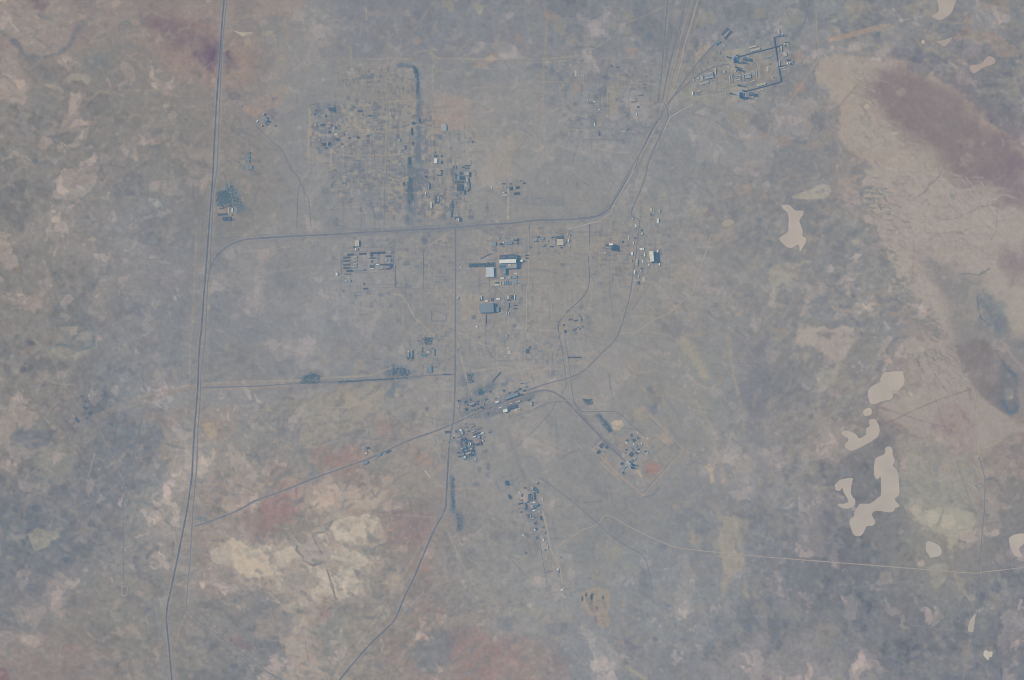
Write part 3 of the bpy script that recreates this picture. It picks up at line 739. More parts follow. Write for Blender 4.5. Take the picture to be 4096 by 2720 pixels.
# ---- site grounds
soil('11', '2160 1010 2361 1010 2361 1075 2150 1075', (158, 154, 147), .8, 2, 1)
soil('21', '0 1010 20 1010 20 1060 0 1060', (150, 149, 144), .6, 3, 1)
soil('11', '1955 860 2210 850 2210 895 1960 900', (104, 118, 132), .8, 3, 3)
soil('11', '2060 900 2140 900 2120 1568 2080 1568', (146, 143, 141), .3, 6, 3)
soil('11', '1990 1335 2030 1335 2030 1380 1990 1380', (112, 124, 138), .8, 3, 1)
soil('11', '1890 1160 2060 1150 2060 1340 1890 1340', (153, 148, 142), .6, 6, 3)
soil((2740, 100, .19516), '1530 790 1610 780 1640 1120 1540 1130', (136, 132, 135), .7, 3, 2)
soil((2740, 100, .19516), '1650 760 1830 720 1900 1060 1780 1130 1660 1100', (150, 147, 140), .6, 5, 3)
soil((2740, 100, .19516), '1490 800 1530 790 1540 1130 1500 1130', (154, 150, 142), .6, 3, 2)
soil((2740, 100, .19516), '230 580 380 560 380 640 250 680', (158, 151, 142), .6, 6, 4)
soil((2740, 100, .19516), '400 460 500 350 510 460 430 520', (166, 156, 146), .7, 5, 3)
soil((900, 340, .12754), '130 300 310 180 500 350 400 460 300 470 220 470', (124, 124, 130), .8, 3, 2)
soil((900, 340, .12754), '1380 780 1490 740 1610 900 1500 1050 1330 880', (126, 127, 134), .8, 3, 2)
soil((900, 340, .12754), '620 640 900 640 1100 760 1150 900 900 960 560 800', (156, 142, 136), .7, 5, 4)
soil((1580, 440, .26786), '560 130 760 60 960 100 1040 270 880 280 660 320', (156, 145, 140), .5, 6, 4)
soil((1230, 400, .12754), '350 860 640 820 640 900 370 930', (156, 155, 146), .8, 2, 1)
soil((1230, 400, .12754), '360 1060 650 1060 650 1140 360 1140', (160, 159, 149), .85, 2, 1)
soil((1230, 400, .12754), '320 560 590 560 590 660 320 670', (150, 150, 145), .6, 3, 2)
soil((1980, 1890, .15306), '330 580 410 580 460 660 400 710 360 660', (84, 106, 124), .9, 2, 1)
soil((2340, 1660, .16579), '1180 1310 1260 1290 1310 1330 1390 1480 1350 1530 1200 1400', (172, 160, 148), .85, 3, 3)
for a_ in ('600 630 800 970', '800 970 530 1390', '530 1390 270 1090', '270 1090 600 630', '440 940 660 1180', '620 940 410 1190'):
    streak((210, 1560, .14028), a_, 4, (122, 120, 126), .7, 2, 1)
streak((210, 1560, .14028), '0 1040 90 1130 470 830', 4, (124, 121, 126), .6, 2, 1)

for t_, s_, w_ in (('12', '380 395 600 385', 46), ('12', '600 390 1200 362 1420 345', 30), ('12', '1240 300 1430 320', 60), ('10', '1470 640 1500 760 1498 1000 1500 1568', 26), ('11', '1460 0 1450 160 1420 330 1400 470', 46), ('12', '2030 480 2100 450 2180 420', 40), ('12', '2300 520 2361 500', 40), ('12', '1800 1260 1815 1568', 26), ('12', '1900 1000 1960 1050', 60)):
    streak(t_, s_, w_ * .7, (112, 125, 137), .75, w_ * .35, w_ * .12)

streak('12', '1900 700 2040 650 2200 590 2361 520', 16, (116, 125, 137), .6, 6, 3)
streak('22', '0 545 60 520 130 500 280 470', 14, (120, 127, 138), .5, 6, 3)
streak('31', '1930 1180 1940 1280 1960 1360 2060 1440', 6, (92, 112, 132), .7, 4, 3)
streak('32', '2110 120 2150 190 2210 270 2290 340', 8, (98, 117, 134), .65, 5, 3)
streak('32', '2170 560 2200 640 2250 670 2300 620', 10, (98, 117, 134), .6, 5, 4)

for t_, s_, w_ in (('12', '1930 560 2100 540', 50), ('12', '1880 820 1960 1020', 44), ('22', '180 1380 230 1500', 30), ('23', '150 0 230 130', 34), ('20', '2040 540 2150 570', 30), ('20', '2110 850 2200 900', 30), ('11', '1500 40 1560 90', 50), ('11', '1840 40 1900 190', 40), ('10', '560 1000 720 1500', 40), ('11', '1030 60 1060 330', 34), ('11', '1130 160 1140 340', 30)):
    streak(t_, s_, w_ * .6, (118, 127, 138), .5, w_ * .35, w_ * .12)

for s_ in ('1660 600 1760 760 1900 980 1960 1250 1990 1568', '1990 -40 2040 300 2110 560 2150 900', '1590 380 1700 700 1850 900 1950 1300'):
    streak('22', s_, 12, (157, 152, 145), .5, 9, 7)
for s_ in ('1900 0 1940 300 1960 560', '2060 0 2080 240 2140 480 2150 760', '1680 80 1660 300', '1980 300 2020 500'):
    streak('23', s_, 13, (158, 153, 145), .55, 9, 7)
# plot lines of the old settlement grid and the yards round it
r9 = random.Random(77)
for x0, y0, x1, y1, n in ((1240, 400, 1720, 690, 90), (1340, 270, 1680, 420, 36), (1320, 690, 1740, 870, 70), (1690, 480, 1920, 860, 40), (2230, 240, 2640, 560, 80), (1340, 930, 1820, 1190, 70), (1840, 900, 2360, 1420, 110), (2370, 860, 2680, 1200, 60)):
    for _ in range(n):
        x, y, L = r9.uniform(x0, x1), r9.uniform(y0, y1), r9.uniform(30, 130)
        v_ = r9.random() < .55
        e_ = r9.uniform(-4, 4)
        Q = [(x, y), (x + e_, y + L)] if v_ else [(x, y), (x + L, y + e_)]
        streak(None, None, r9.uniform(2.5, 4.5), r9.choice([(159, 151, 144), (157, 151, 145), (120, 127, 137), (126, 130, 138)]), r9.uniform(.25, .65), 2, .8, Q)
for k in range(9):
    streak('20', '%d -20 %d 300 %d 640 %d 960' % (1400 + k * 46, 1385 + k * 36, 1360 + k * 22, 1340 + k * 9), 4, r9.choice([TR0, TD0]), r9.uniform(.3, .6), 2, 1.2)
# ---- faint wheel tracks and verges worn into the soil
TR = (159, 151, 144)
TD = (122, 127, 136)
for t, s, w, c, a in [
    ('10', '1210 130 1212 500 1205 900', 3, TR, .3), ('10', '1255 0 1258 520', 3, TD, .5), ('10', '960 330 975 200 1015 80', 4, TR, .4), ('10', '1015 80 1018 180', 6, (165, 160, 150), .6),
    ('10', '1430 320 1540 160 1640 20', 3, TR, .45), ('10', '1000 545 1250 540 1420 545 1480 480 1560 465 1660 455', 5, TR, .6), ('10', '500 530 900 545 1000 545', 6, (150, 142, 138), .5),
    ('10', '1590 480 1680 540 2000 540 2361 545', 6, TR, .55), ('10', '1640 600 1640 560 1620 480', 7, TR, .5), ('10', '1850 500 1990 360 2140 220', 3, TR, .35),
    ('10', '1880 880 2010 810 2220 800 2361 802', 3, TR, .45), ('10', '1960 1040 2340 1020', 3, TR, .5), ('10', '1960 1140 2361 1165', 4, TR, .4), ('10', '1650 650 2000 670', 3, TR, .35),
    ('10', '1900 1190 2060 1310 2140 1390', 5, TR, .55), ('10', '1980 1150 2060 1260 2130 1330', 4, TR, .55), ('10', '1890 1290 1940 1400 1980 1480', 4, TR, .4),
    ('10', '910 1160 960 1190 1080 1205 1200 1225 1240 1200 1340 1195 1440 1160 1500 1150 1620 1180', 4, (164, 153, 144), .75),
    ('10', '700 1395 780 1430 950 1440 1110 1425 1180 1440 1400 1410', 4, (160, 152, 144), .65), ('10', '780 960 830 1060 900 1150', 5, TR, .55), ('10', '760 620 755 760 800 850 790 960', 4, (138, 132, 134), .5),
    ('10', '490 1000 500 1150 485 1300 480 1500', 8, (161, 150, 141), .7), ('10', '690 1380 690 1500 695 1568', 8, (160, 149, 141), .65), ('10', '915 980 915 1150', 4, TR, .4), ('10', '960 1200 1000 1100', 4, TR, .4),
    ('10', '1205 900 1205 1150 1205 1220 1190 1568', 4, TR, .55), ('10', '1215 900 1215 1150 1200 1568', 3, TD, .6), ('10', '910 1300 908 1568', 2, TD, .6), ('10', '320 1350 325 1568', 2, TD, .5),
    ('10', '375 850 380 960', 6, (128, 122, 130), .6), ('10', '1315 1060 1312 1280', 4, (132, 122, 130), .6), ('10', '1310 1050 1340 1010', 3, TD, .7),
    ('10', '1630 620 1632 1000 1622 1568', 7, TR, .45), ('10', '1628 850 1630 1000', 3, TD, .6), ('10', '870 440 880 560', 10, (154, 148, 141), .5), ('10', '970 590 965 700 870 700 880 590 970 590', 3, TR, .45),
    ('11', '1600 0 1610 300 1600 520', 4, TR, .45), ('11', '1815 0 1818 300', 2, TD, .6), ('11', '1905 240 1900 480', 6, TR, .6), ('11', '2330 180 2325 470', 6, (164, 158, 149), .7), ('11', '2345 180 2340 470', 2, TD, .4),
    ('11', '1620 380 1700 350 1790 300 1820 260', 4, TR, .55), ('11', '530 660 535 770', 3, TD, .5), ('11', '490 0 450 60 410 110', 4, TR, .5),
    ('11', '440 130 448 300', 4, (134, 122, 128), .6), ('11', '1590 560 1700 700 1820 880', 4, (140, 136, 140), .5), ('11', '1840 545 1700 630 1590 700', 4, (164, 154, 145), .7),
    ('11', '1020 740 1300 735 1660 720', 5, (136, 136, 140), .5), ('11', '1020 760 1020 940', 6, (128, 128, 138), .6), ('11', '1275 740 1280 1110', 8, (138, 138, 143), .7), ('11', '1290 880 1290 1080', 3, TD, .7),
    ('11', '780 780 785 1340', 4, (132, 136, 141), .6), ('11', '965 950 968 1350', 4, (134, 136, 141), .55), ('11', '1550 560 1545 1100', 3, TD, .45), ('11', '1665 740 1665 1060', 3, TD, .5),
    ('11', '800 945 1280 930', 4, TR, .35), ('11', '1000 1110 1270 1105 1540 1095 1740 1085', 6, (138, 137, 140), .6), ('11', '1740 1085 1830 1150', 4, TR, .5),
    ('11', '1270 1140 1350 1160 1410 1260 1470 1370 1560 1450 1650 1530', 5, (161, 153, 146), .65), ('11', '1350 1160 1360 1350 1355 1490', 5, TR, .5), ('11', '1630 1520 1730 1470 1830 1420', 4, TR, .5), ('11', '1450 1530 1630 1450', 8, TR, .3),
    ('11', '1665 1080 1665 1170', 5, TR, .6), ('11', '1770 1180 1775 1330', 4, (132, 130, 134), .5), ('11', '1620 1290 1620 1390 1750 1395 1755 1330', 3, TD, .6), ('11', '1620 1290 1750 1330', 3, TD, .4),
    ('11', '0 965 220 930 480 890 560 910', 4, TR, .3), ('11', '100 1120 260 1140 420 1080 560 1010', 4, TR, .25), ('11', '480 1180 600 1185 720 1180', 3, (162, 148, 140), .5), ('11', '240 1400 430 1240', 3, TR, .35),
    ('11', '2070 820 2170 770', 4, (110, 120, 132), .8), ('11', '2065 900 2065 1140', 3, TD, .5), ('11', '1850 830 2230 825', 3, TD, .4), ('11', '1850 910 2080 905', 5, TR, .5), ('11', '1880 1160 2060 1150', 3, TR, .5),
    ('11', '2060 1140 2361 1135', 5, (138, 138, 142), .5), ('11', '1850 1405 2300 1390', 5, (140, 138, 141), .5), ('11', '2128 1325 2122 1400 2118 1568', 4, (118, 126, 138), .7), ('11', '2300 1140 2305 1330 2300 1568', 5, (138, 138, 142), .6),
    ('12', '2118 0 2125 80 2180 160 2240 195 2361 190', 5, (120, 127, 138), .65), ('12', '2300 0 2290 110', 4, TD, .5), ('12', '2000 290 2150 265 2260 250 2361 262', 5, (160, 152, 145), .65), ('12', '1860 20 1900 200 1950 380 1990 500', 4, (160, 156, 149), .6),
    ('12', '1845 510 1930 500 2080 430 2250 360 2361 310', 4, (136, 136, 140), .6), ('12', '2180 385 2258 295', 4, (108, 119, 132), .8), ('12', '2000 545 2120 500 2300 430 2361 400', 4, (154, 149, 143), .5), ('12', '1720 315 1800 318', 7, (106, 118, 132), .8),
    ('12', '1865 590 1880 640 1890 700', 3, (118, 122, 132), .6), ('12', '1550 470 1660 460 1740 400 1830 395', 5, TR, .5), ('12', '1668 480 1665 620', 3, TD, .5), ('12', '1798 480 1798 560', 4, (128, 120, 130), .6), ('12', '1480 780 1640 640 1680 560', 4, TR, .4),
    ('12', '880 980 900 1060 930 1150 1060 1100 1050 1050', 4, (164, 150, 144), .65), ('12', '985 980 985 1130', 4, (164, 150, 144), .6), ('12', '1030 970 1045 1020 1080 1060', 4, (164, 156, 148), .6), ('12', '985 1090 1040 1070', 3, (164, 150, 144), .6),
    ('12', '770 1010 800 1200 820 1250', 4, (134, 124, 130), .5), ('12', '1150 900 1290 920', 3, (120, 120, 128), .6), ('12', '1000 910 1130 920', 3, (120, 122, 130), .6), ('12', '1440 1090 1500 1140 1560 1210 1640 1290 1740 1380', 5, (150, 143, 143), .65), ('12', '1560 1210 1600 1260', 6, (172, 168, 164), .7),
    ('12', '1780 1375 1900 1375 2040 1365', 4, TR, .55), ('12', '1790 1180 1940 1120 2020 1110', 4, TR, .4), ('12', '2310 800 2340 900 2361 1000', 4, (128, 130, 140), .6), ('12', '1980 830 2200 800 2361 720', 4, (138, 136, 140), .5),
    ('12', '1260 1320 1320 1260 1440 1210', 5, (128, 126, 130), .5), ('12', '1300 1500 1400 1390 1480 1310', 5, (128, 130, 134), .4), ('12', '540 1290 580 1380 640 1500', 4, (132, 132, 134), .5), ('12', '370 1360 375 1480', 3, (140, 122, 126), .5),
    ('13', '1770 190 1840 360 1900 500 1960 600 2030 740', 6, (158, 152, 144), .6), ('13', '2040 750 2180 670 2361 600', 4, TR, .4), ('13', '1900 340 2000 240 2080 170', 4, TR, .3), ('13', '1720 510 1840 390', 3, (124, 128, 134), .55),
    ('13', '740 1480 900 1290 1080 1050 1180 870 1300 690 1420 500 1530 300', 7, (156, 150, 144), .55), ('13', '1340 960 1560 740', 3, (162, 156, 148), .5), ('13', '1400 1270 1500 1160 1650 1025', 4, (162, 152, 145), .6), ('13', '1260 1430 1400 1270', 5, (156, 140, 136), .45),
    ('13', '1490 610 1650 600 1700 580 1720 510', 4, (124, 128, 134), .5), ('13', '1590 820 1560 930', 4, (150, 130, 130), .6), ('13', '440 60 520 220', 4, (136, 128, 130), .6), ('13', '2130 480 2361 700', 4, TR, .25), ('13', '360 640 390 840', 2, (150, 146, 142), .6), ('13', '440 1140 490 1430', 2, (140, 134, 134), .6),
    ('20', '0 540 300 545 560 520 680 500 720 470 830 400 940 330 1010 230 1120 190 1270 125 1400 60', 4, (158, 151, 144), .6), ('20', '0 580 300 572 500 560', 4, TR, .45), ('20', '680 500 700 535 950 540 1280 525', 3, TR, .4), ('20', '900 110 960 170 1000 190', 4, TR, .4),
    ('20', '0 750 500 755', 4, TR, .45), ('20', '0 820 180 840 270 850 470 870', 3, TR, .4), ('20', '115 1150 200 1020 275 920', 3, TR, .4), ('20', '110 1160 280 1080 460 980', 3, TR, .45), ('20', '50 1100 130 1180 230 1280', 5, TR, .4),
    ('20', '880 955 1280 955', 6, (156, 150, 143), .6), ('20', '470 1230 430 1280 520 1040', 5, (152, 144, 139), .4), ('20', '240 1540 330 1440 430 1280', 5, TR, .45), ('20', '550 1568 580 1420 640 1250', 4, (130, 134, 141), .6), ('20', '560 1568 600 1400 650 1240', 3, TR, .4),
    ('20', '770 1300 780 1440 820 1560', 5, TR, .35), ('20', '915 1320 925 1568', 3, TR, .3), ('20', '920 1310 1040 1220', 3, TR, .35), ('20', '1000 620 1090 690 1100 760 1060 880', 5, TR, .5), ('20', '1290 560 1270 940', 3, TD, .55), ('20', '1320 250 1300 520', 3, TD, .4),
    ('20', '1460 560 1500 400', 8, (128, 130, 140), .4), ('20', '1640 980 1650 1070 1780 1120 1900 1180 2000 1230 2130 1290', 6, (154, 147, 142), .55), ('20', '1600 1040 1800 1080 2050 1220', 6, (130, 132, 140), .5), ('20', '2150 1290 2361 1250', 4, TR, .5), ('20', '1460 1150 1500 1190 1560 1150', 3, TR, .35),
    ('20', '1620 1240 1580 1400 1560 1500', 4, TR, .25), ('20', '1800 860 1900 850 2000 800 2361 740', 5, (132, 134, 140), .5), ('20', '1700 900 1950 850', 3, TR, .4), ('20', '1640 560 1800 460 1980 380 2240 320', 3, (130, 132, 140), .45), ('20', '1270 1300 1250 1400 1220 1568', 5, (150, 140, 137), .4),
    ('21', '520 0 620 90 800 200 930 300 1090 410', 4, (128, 131, 140), .6), ('21', '540 0 680 100 850 250', 3, TR, .35), ('21', '830 0 870 120 930 240', 5, (156, 147, 143), .4), ('21', '930 310 1020 360 1100 410', 4, TR, .4), ('21', '1040 330 1160 230 1220 60', 5, (134, 136, 142), .5),
    ('21', '1110 400 1170 270 1215 230', 6, (156, 151, 145), .6), ('21', '1430 480 1440 280 1490 60', 5, (148, 142, 141), .5), ('21', '1280 260 1440 260', 6, (136, 139, 142), .5), ('21', '1200 310 1180 480 1290 490', 4, (128, 131, 138), .5),
    ('21', '240 380 245 450', 4, (150, 144, 141), .5), ('21', '370 440 372 550', 6, (128, 131, 140), .5), ('21', '0 530 300 560 720 480 960 450', 8, (152, 144, 140), .35), ('21', '710 780 850 650 1000 560 1100 470', 8, (152, 146, 141), .5), ('21', '260 900 400 830 500 770 700 720 820 680', 5, (152, 146, 141), .5),
    ('21', '900 860 905 1100 940 1400 950 1500', 4, (128, 130, 140), .55), ('21', '955 760 960 960 1000 1060 1080 1080', 4, (130, 132, 140), .5), ('21', '1230 620 1250 780 1210 960 1300 970', 4, (128, 131, 140), .55), ('21', '1290 480 1310 600 1310 900 1320 1050', 4, (132, 132, 140), .5), ('21', '1350 830 1340 1080', 4, (134, 134, 141), .45),
    ('21', '1310 490 1320 620', 3, (154, 150, 145), .4), ('21', '940 1290 1000 1330 1040 1300', 4, (156, 150, 144), .5), ('21', '1080 1360 1200 1345 1340 1365', 5, (158, 151, 145), .55), ('21', '1100 1230 1200 1150 1310 1080', 4, (146, 140, 139), .5), ('21', '1260 1240 1330 1320', 4, (156, 151, 145), .5),
    ('21', '1460 800 1450 1000', 3, (128, 131, 138), .4), ('21', '1480 880 1600 880 1640 960', 4, (150, 149, 146), .3), ('21', '1500 980 1660 1000', 3, (150, 149, 146), .3), ('21', '1520 560 1480 700', 4, (148, 142, 140), .3), ('21', '1490 500 1590 400', 3, (130, 132, 140), .4),
    ('21', '2030 20 2000 140 1960 260 1950 300', 3, (148, 142, 141), .5), ('21', '1860 300 1950 240', 3, (150, 146, 143), .4), ('21', '1830 370 1830 480 1840 590', 4, (140, 135, 138), .5), ('21', '0 1460 130 1460', 3, TR, .4), ('21', '150 1080 300 1110 700 1080', 3, TR, .3), ('21', '170 860 380 780', 4, (130, 132, 140), .4),
    ('22', '170 300 330 265 500 220 700 200', 5, (160, 152, 144), .6), ('22', '0 185 200 178 360 165', 4, (126, 130, 140), .6), ('22', '820 200 900 250 1000 330 1180 420 1300 520', 4, (154, 147, 143), .4), ('22', '180 310 215 460', 4, (130, 132, 140), .6), ('22', '890 310 920 480 940 560', 3, TD, .45),
    ('22', '0 890 150 910 300 970 480 1045 560 1050', 5, (158, 149, 143), .5), ('22', '575 890 600 960 640 1000', 5, (156, 150, 143), .6), ('22', '440 1100 500 1060 580 1020', 5, (120, 126, 134), .6), ('22', '600 980 680 970 760 920', 3, TR, .3), ('22', '420 580 470 690', 5, (152, 147, 143), .45),
    ('22', '120 1080 200 1080 250 1130 260 1200', 4, (124, 128, 136), .5), ('22', '0 950 60 1150 120 1280', 4, (126, 130, 139), .6), ('22', '40 1000 60 1080 120 1280', 4, (128, 131, 139), .5), ('22', '140 920 10 760', 0.1, TD, .1),
    ('22', '10 1010 170 870 330 700 400 590', 3, (116, 124, 134), .75), ('22', '740 1010 830 930', 3, TR, .4), ('22', '820 1040 860 1060 870 1110', 6, (158, 149, 143), .6), ('22', '820 1130 900 1210 1000 1300', 6, (158, 150, 144), .55), ('22', '1330 1030 1430 960', 4, (120, 124, 134), .7),
    ('22', '860 1380 1000 1400 1100 1390', 3, TR, .3), ('22', '890 1380 920 1568', 5, (152, 147, 143), .45), ('22', '900 1380 930 1560', 3, (124, 128, 138), .5), ('22', '660 1500 830 1490', 5, (118, 124, 134), .6), ('22', '1220 1450 1300 1430 1360 1360', 5, (112, 122, 132), .7),
    ('22', '1910 880 1940 960 1960 1090', 5, (156, 150, 143), .55), ('22', '1580 1000 1680 1060', 5, (156, 150, 143), .4), ('22', '1640 1060 1700 1220 1760 1400 1810 1568', 3, (134, 134, 142), .5), ('22', '1420 540 1520 680 1560 800', 4, (130, 132, 140), .4), ('22', '1330 1130 1100 1000', 0.1, TD, .1),
    ('23', '1830 0 1880 110 1930 240 2000 380', 4, (156, 150, 144), .5), ('23', '2080 500 2160 680', 3, (150, 146, 143), .4), ('23', '1260 780 1340 870 1460 940 1600 1010 1760 1060 1900 1130', 4, (130, 132, 141), .55), ('23', '1460 940 1540 990', 4, (156, 148, 143), .5), ('23', '1600 980 1760 1080 1880 1140', 3, (152, 147, 144), .4),
    ('23', '330 985 430 1120 540 1240 620 1340 720 1440', 5, (150, 146, 142), .45), ('23', '540 1260 640 1380', 4, (122, 127, 137), .5), ('23', '470 430 520 580 575 710 540 745 440 765', 4, (152, 145, 141), .45), ('23', '340 770 440 750', 3, TD, .4), ('23', '0 340 40 400 65 450', 4, (154, 147, 142), .45),
    ('23', '0 460 60 530 135 620 80 670', 4, (124, 128, 138), .6), ('23', '0 650 40 700', 3, TD, .5), ('23', '70 520 180 480 270 470', 4, (152, 144, 139), .45), ('23', '380 0 350 150', 3, TR, .35), ('23', '0 60 60 110 90 170', 5, (154, 147, 142), .4), ('23', '305 580 400 550', 3, (120, 124, 136), .6),
    ('23', '920 260 860 340 780 430', 5, (154, 149, 144), .5), ('23', '1150 205 1080 300', 4, (126, 130, 138), .5), ('23', '1015 180 1060 300 1100 350', 4, (128, 130, 138), .55), ('23', '0 430 20 450', 3, TD, .4), ('23', '1010 1190 1150 1180 1145 1150', 3, (118, 126, 136), .5), ('23', '300 800 340 760', 6, TR, .5),
    ('33', '800 715 960 695 1220 665 1500 635', 6, (138, 138, 142), .55), ('33', '790 715 770 850 755 1000 740 1140', 5, (140, 140, 143), .45), ('33', '1320 1060 1500 1085 1700 1110', 3, (146, 145, 146), .45), ('33', '700 1200 840 1280 960 1330', 3, (140, 142, 150), .45), ('33', '1100 1340 1250 1410 1430 1490', 3, (134, 138, 148), .5),
    ('33', '1900 0 1930 100 1985 125', 4, (140, 142, 142), .6), ('33', '2010 130 2180 100 2361 10', 4, (124, 126, 134), .6), ('33', '1855 880 1880 1110 1840 1300 1800 1568', 6, (142, 141, 140), .5), ('33', '1910 600 1900 830', 5, (142, 141, 140), .5), ('33', '1985 200 1960 600', 7, (140, 141, 140), .4), ('33', '1720 1470 1840 1360', 4, (144, 142, 140), .4),
    ('33', '1740 185 1840 180', 4, (134, 136, 136), .5), ('32', '1005 590 1010 660 985 750', 6, (136, 132, 132), .7), ('32', '1030 620 1250 690 1500 770 1640 800', 4, (138, 128, 132), .65), ('32', '1030 670 1130 740 1300 840', 4, (138, 128, 132), .6), ('32', '720 930 830 880', 4, (136, 130, 132), .7), ('32', '900 855 1100 765 1340 650 1560 555 1880 450', 5, (134, 122, 126), .75),
    ('32', '1550 560 1600 720 1640 830', 3, (136, 126, 132), .5), ('32', '1930 490 1900 700 1880 800', 3, (140, 134, 134), .5), ('32', '1450 80 1480 220 1560 350 1620 430 1670 500', 5, (128, 131, 132), .5), ('32', '1740 1130 1790 1280 1850 1440 1890 1568', 3, (126, 132, 136), .5), ('32', '1310 1350 1440 1440', 3, (138, 139, 137), .5), ('32', '2010 1290 2080 1270 2110 1300', 6, (118, 124, 132), .6),
    ('32', '1910 1350 1960 1320 2000 1345 1950 1370 1910 1350', 5, (120, 126, 132), .5), ('32', '2240 1030 2150 1080', 6, (160, 146, 138), .6), ('32', '1680 1400 1640 1530', 3, (130, 134, 138), .4), ('32', '1960 560 2100 640 2260 760', 9, (160, 150, 146), .6), ('32', '2150 0 2250 150 2361 270', 9, (160, 152, 147), .5),
    ('30', '640 990 740 880 860 740', 4, (140, 131, 130), .5), ('30', '680 960 760 860 840 860', 3, (140, 131, 130), .4), ('30', '380 340 400 280 470 520', 0.1, TD, .1), ('30', '440 80 450 280 470 440 480 510', 5, (158, 150, 141), .55), ('30', '470 530 340 740 220 900 100 1060', 7, (158, 145, 137), .6), ('30', '230 870 130 1000 20 1140', 4, (128, 130, 136), .4),
    ('30', '2140 150 2160 190', 6, (136, 122, 126), .6), ('30', '2080 570 0 0', 0.1, TD, 0), ('30', '1670 570 1740 620', 5, (168, 158, 148), .6), ('30', '1040 320 1240 320 1290 280', 8, (146, 142, 138), .5), ('30', '0 1240 20 1170 60 1110', 5, (160, 150, 141), .5),
    ('00', '1935 990 1960 900', 0.1, TD, 0), ('00', '1960 0 1990 200 1980 240', 6, (140, 132, 132), .5), ('00', '2010 60 2030 150', 6, (128, 126, 134), .6), ('00', '2120 510 2230 420', 3, (130, 122, 126), .6), ('00', '2260 530 2330 440', 3, (130, 122, 126), .6), ('00', '1790 680 1810 660 1860 700', 3, (126, 120, 124), .6), ('00', '1830 720 1860 680', 3, (126, 120, 124), .6),
    ('00', '1400 140 1470 150', 4, (132, 124, 126), .6), ('00', '2100 900 2230 1010 2361 1150', 4, (130, 126, 132), .6), ('00', '2330 0 2361 90', 4, (136, 128, 128), .6), ('10', '80 430 75 300 120 200 160 50', 3, (130, 126, 128), .55), ('10', '205 420 190 300 290 180', 3, (126, 126, 128), .6), ('10', '0 0 20 80', 3, (132, 126, 128), .6),
    ('01', '30 590 300 605 600 590 1000 585', 3, (152, 146, 142), .3), ('01', '450 560 800 545 1200 540', 3, (152, 146, 142), .3), ('01', '800 660 1000 770 1160 860 1320 950', 4, (144, 141, 145), .55), ('01', '880 690 1050 790 1190 890', 3, (128, 128, 138), .5), ('01', '300 1395 600 1370 900 1340 1200 1305 1340 1295', 5, (128, 129, 140), .5), ('01', '440 1420 600 1380', 3, (150, 146, 143), .4),
    ('01', '1555 1240 1565 1330 1580 1400', 3, (152, 150, 142), .5), ('01', '1500 1490 1590 1400', 3, (144, 142, 142), .4), ('01', '1815 560 1800 900 1785 1200 1760 1568', 9, (148, 143, 139), .6), ('01', '1850 480 1830 900 1800 1300', 5, (146, 142, 140), .4), ('01', '2150 480 2155 590', 4, (146, 140, 137), .5), ('01', '1980 610 2150 600 2361 595', 4, (146, 143, 139), .6), ('01', '2160 575 2361 568', 4, (148, 144, 139), .6),
    ('01', '1965 20 2361 30', 3, (146, 143, 139), .3), ('01', '1990 980 2050 1010 2180 1000', 3, (150, 146, 143), .4), ('01', '2000 1115 2200 1090 2361 1100', 3, (150, 147, 144), .35), ('01', '1940 1540 2100 1470 2361 1440', 3, (150, 147, 144), .35), ('01', '1955 940 1935 1060 1925 1150', 9, (152, 142, 137), .5),
    ('02', '1755 0 1748 430', 9, (152, 147, 142), .55), ('02', '1920 0 1915 330', 4, (148, 145, 143), .4), ('02', '1720 500 1715 750 1700 950 1690 1200 1640 1370', 7, (152, 148, 142), .5), ('02', '0 430 300 430 600 440', 3, (148, 145, 142), .3), ('02', '360 330 440 370 520 400 700 415', 4, (154, 150, 143), .45), ('02', '500 140 580 210', 3, (118, 124, 132), .6), ('02', '220 1290 330 1190 440 1130', 5, (152, 149, 142), .5),
    ('02', '815 1255 845 1150 870 1055', 5, (158, 151, 143), .7), ('02', '410 720 480 620 550 560', 4, (154, 148, 143), .55), ('02', '410 720 510 820', 4, (156, 150, 144), .7), ('02', '1310 320 1335 455', 5, (124, 124, 130), .6), ('02', '1350 300 1560 270 1740 240', 3, (140, 138, 140), .4), ('02', '1575 270 1580 410', 5, (136, 130, 132), .6), ('02', '1610 270 1610 410', 6, (150, 142, 138), .6), ('02', '1640 280 1660 400', 3, (130, 128, 132), .6),
    ('02', '2040 860 2200 990 2361 1120', 3, (140, 141, 146), .5), ('02', '1500 740 1570 850', 5, (134, 130, 132), .5), ('02', '1160 400 1150 340 1200 310', 5, (116, 124, 132), .6), ('02', '1150 360 1230 430', 4, (152, 149, 142), .5), ('02', '700 1000 760 1100 800 1180', 6, (124, 125, 132), .6), ('02', '1850 1395 2000 1400 2361 1440', 5, (140, 134, 134), .4), ('02', '2160 1320 2361 1400', 5, (130, 130, 132), .55),
    ('02', '1110 1500 1130 1350', 3, (150, 147, 142), .4), ('02', '1600 1250 1640 1090', 3, (140, 138, 138), .4), ('02', '480 940 440 990', 4, (150, 147, 142), .5), ('02', '1190 1400 1250 1540', 6, (150, 147, 142), .4),
    ('03', '540 70 560 90', 3, TR, .2), ('03', '1620 140 1640 320', 6, (126, 126, 130), .5), ('03', '1600 300 1590 420', 8, (114, 122, 130), .7), ('03', '1700 130 1720 500', 8, (152, 144, 139), .4), ('03', '1550 660 1700 580', 0.1, TD, .1), ('03', '1440 900 1480 1300 1500 1568', 3, (146, 144, 142), .4), ('03', '1120 850 1200 855', 4, (126, 128, 134), .5),
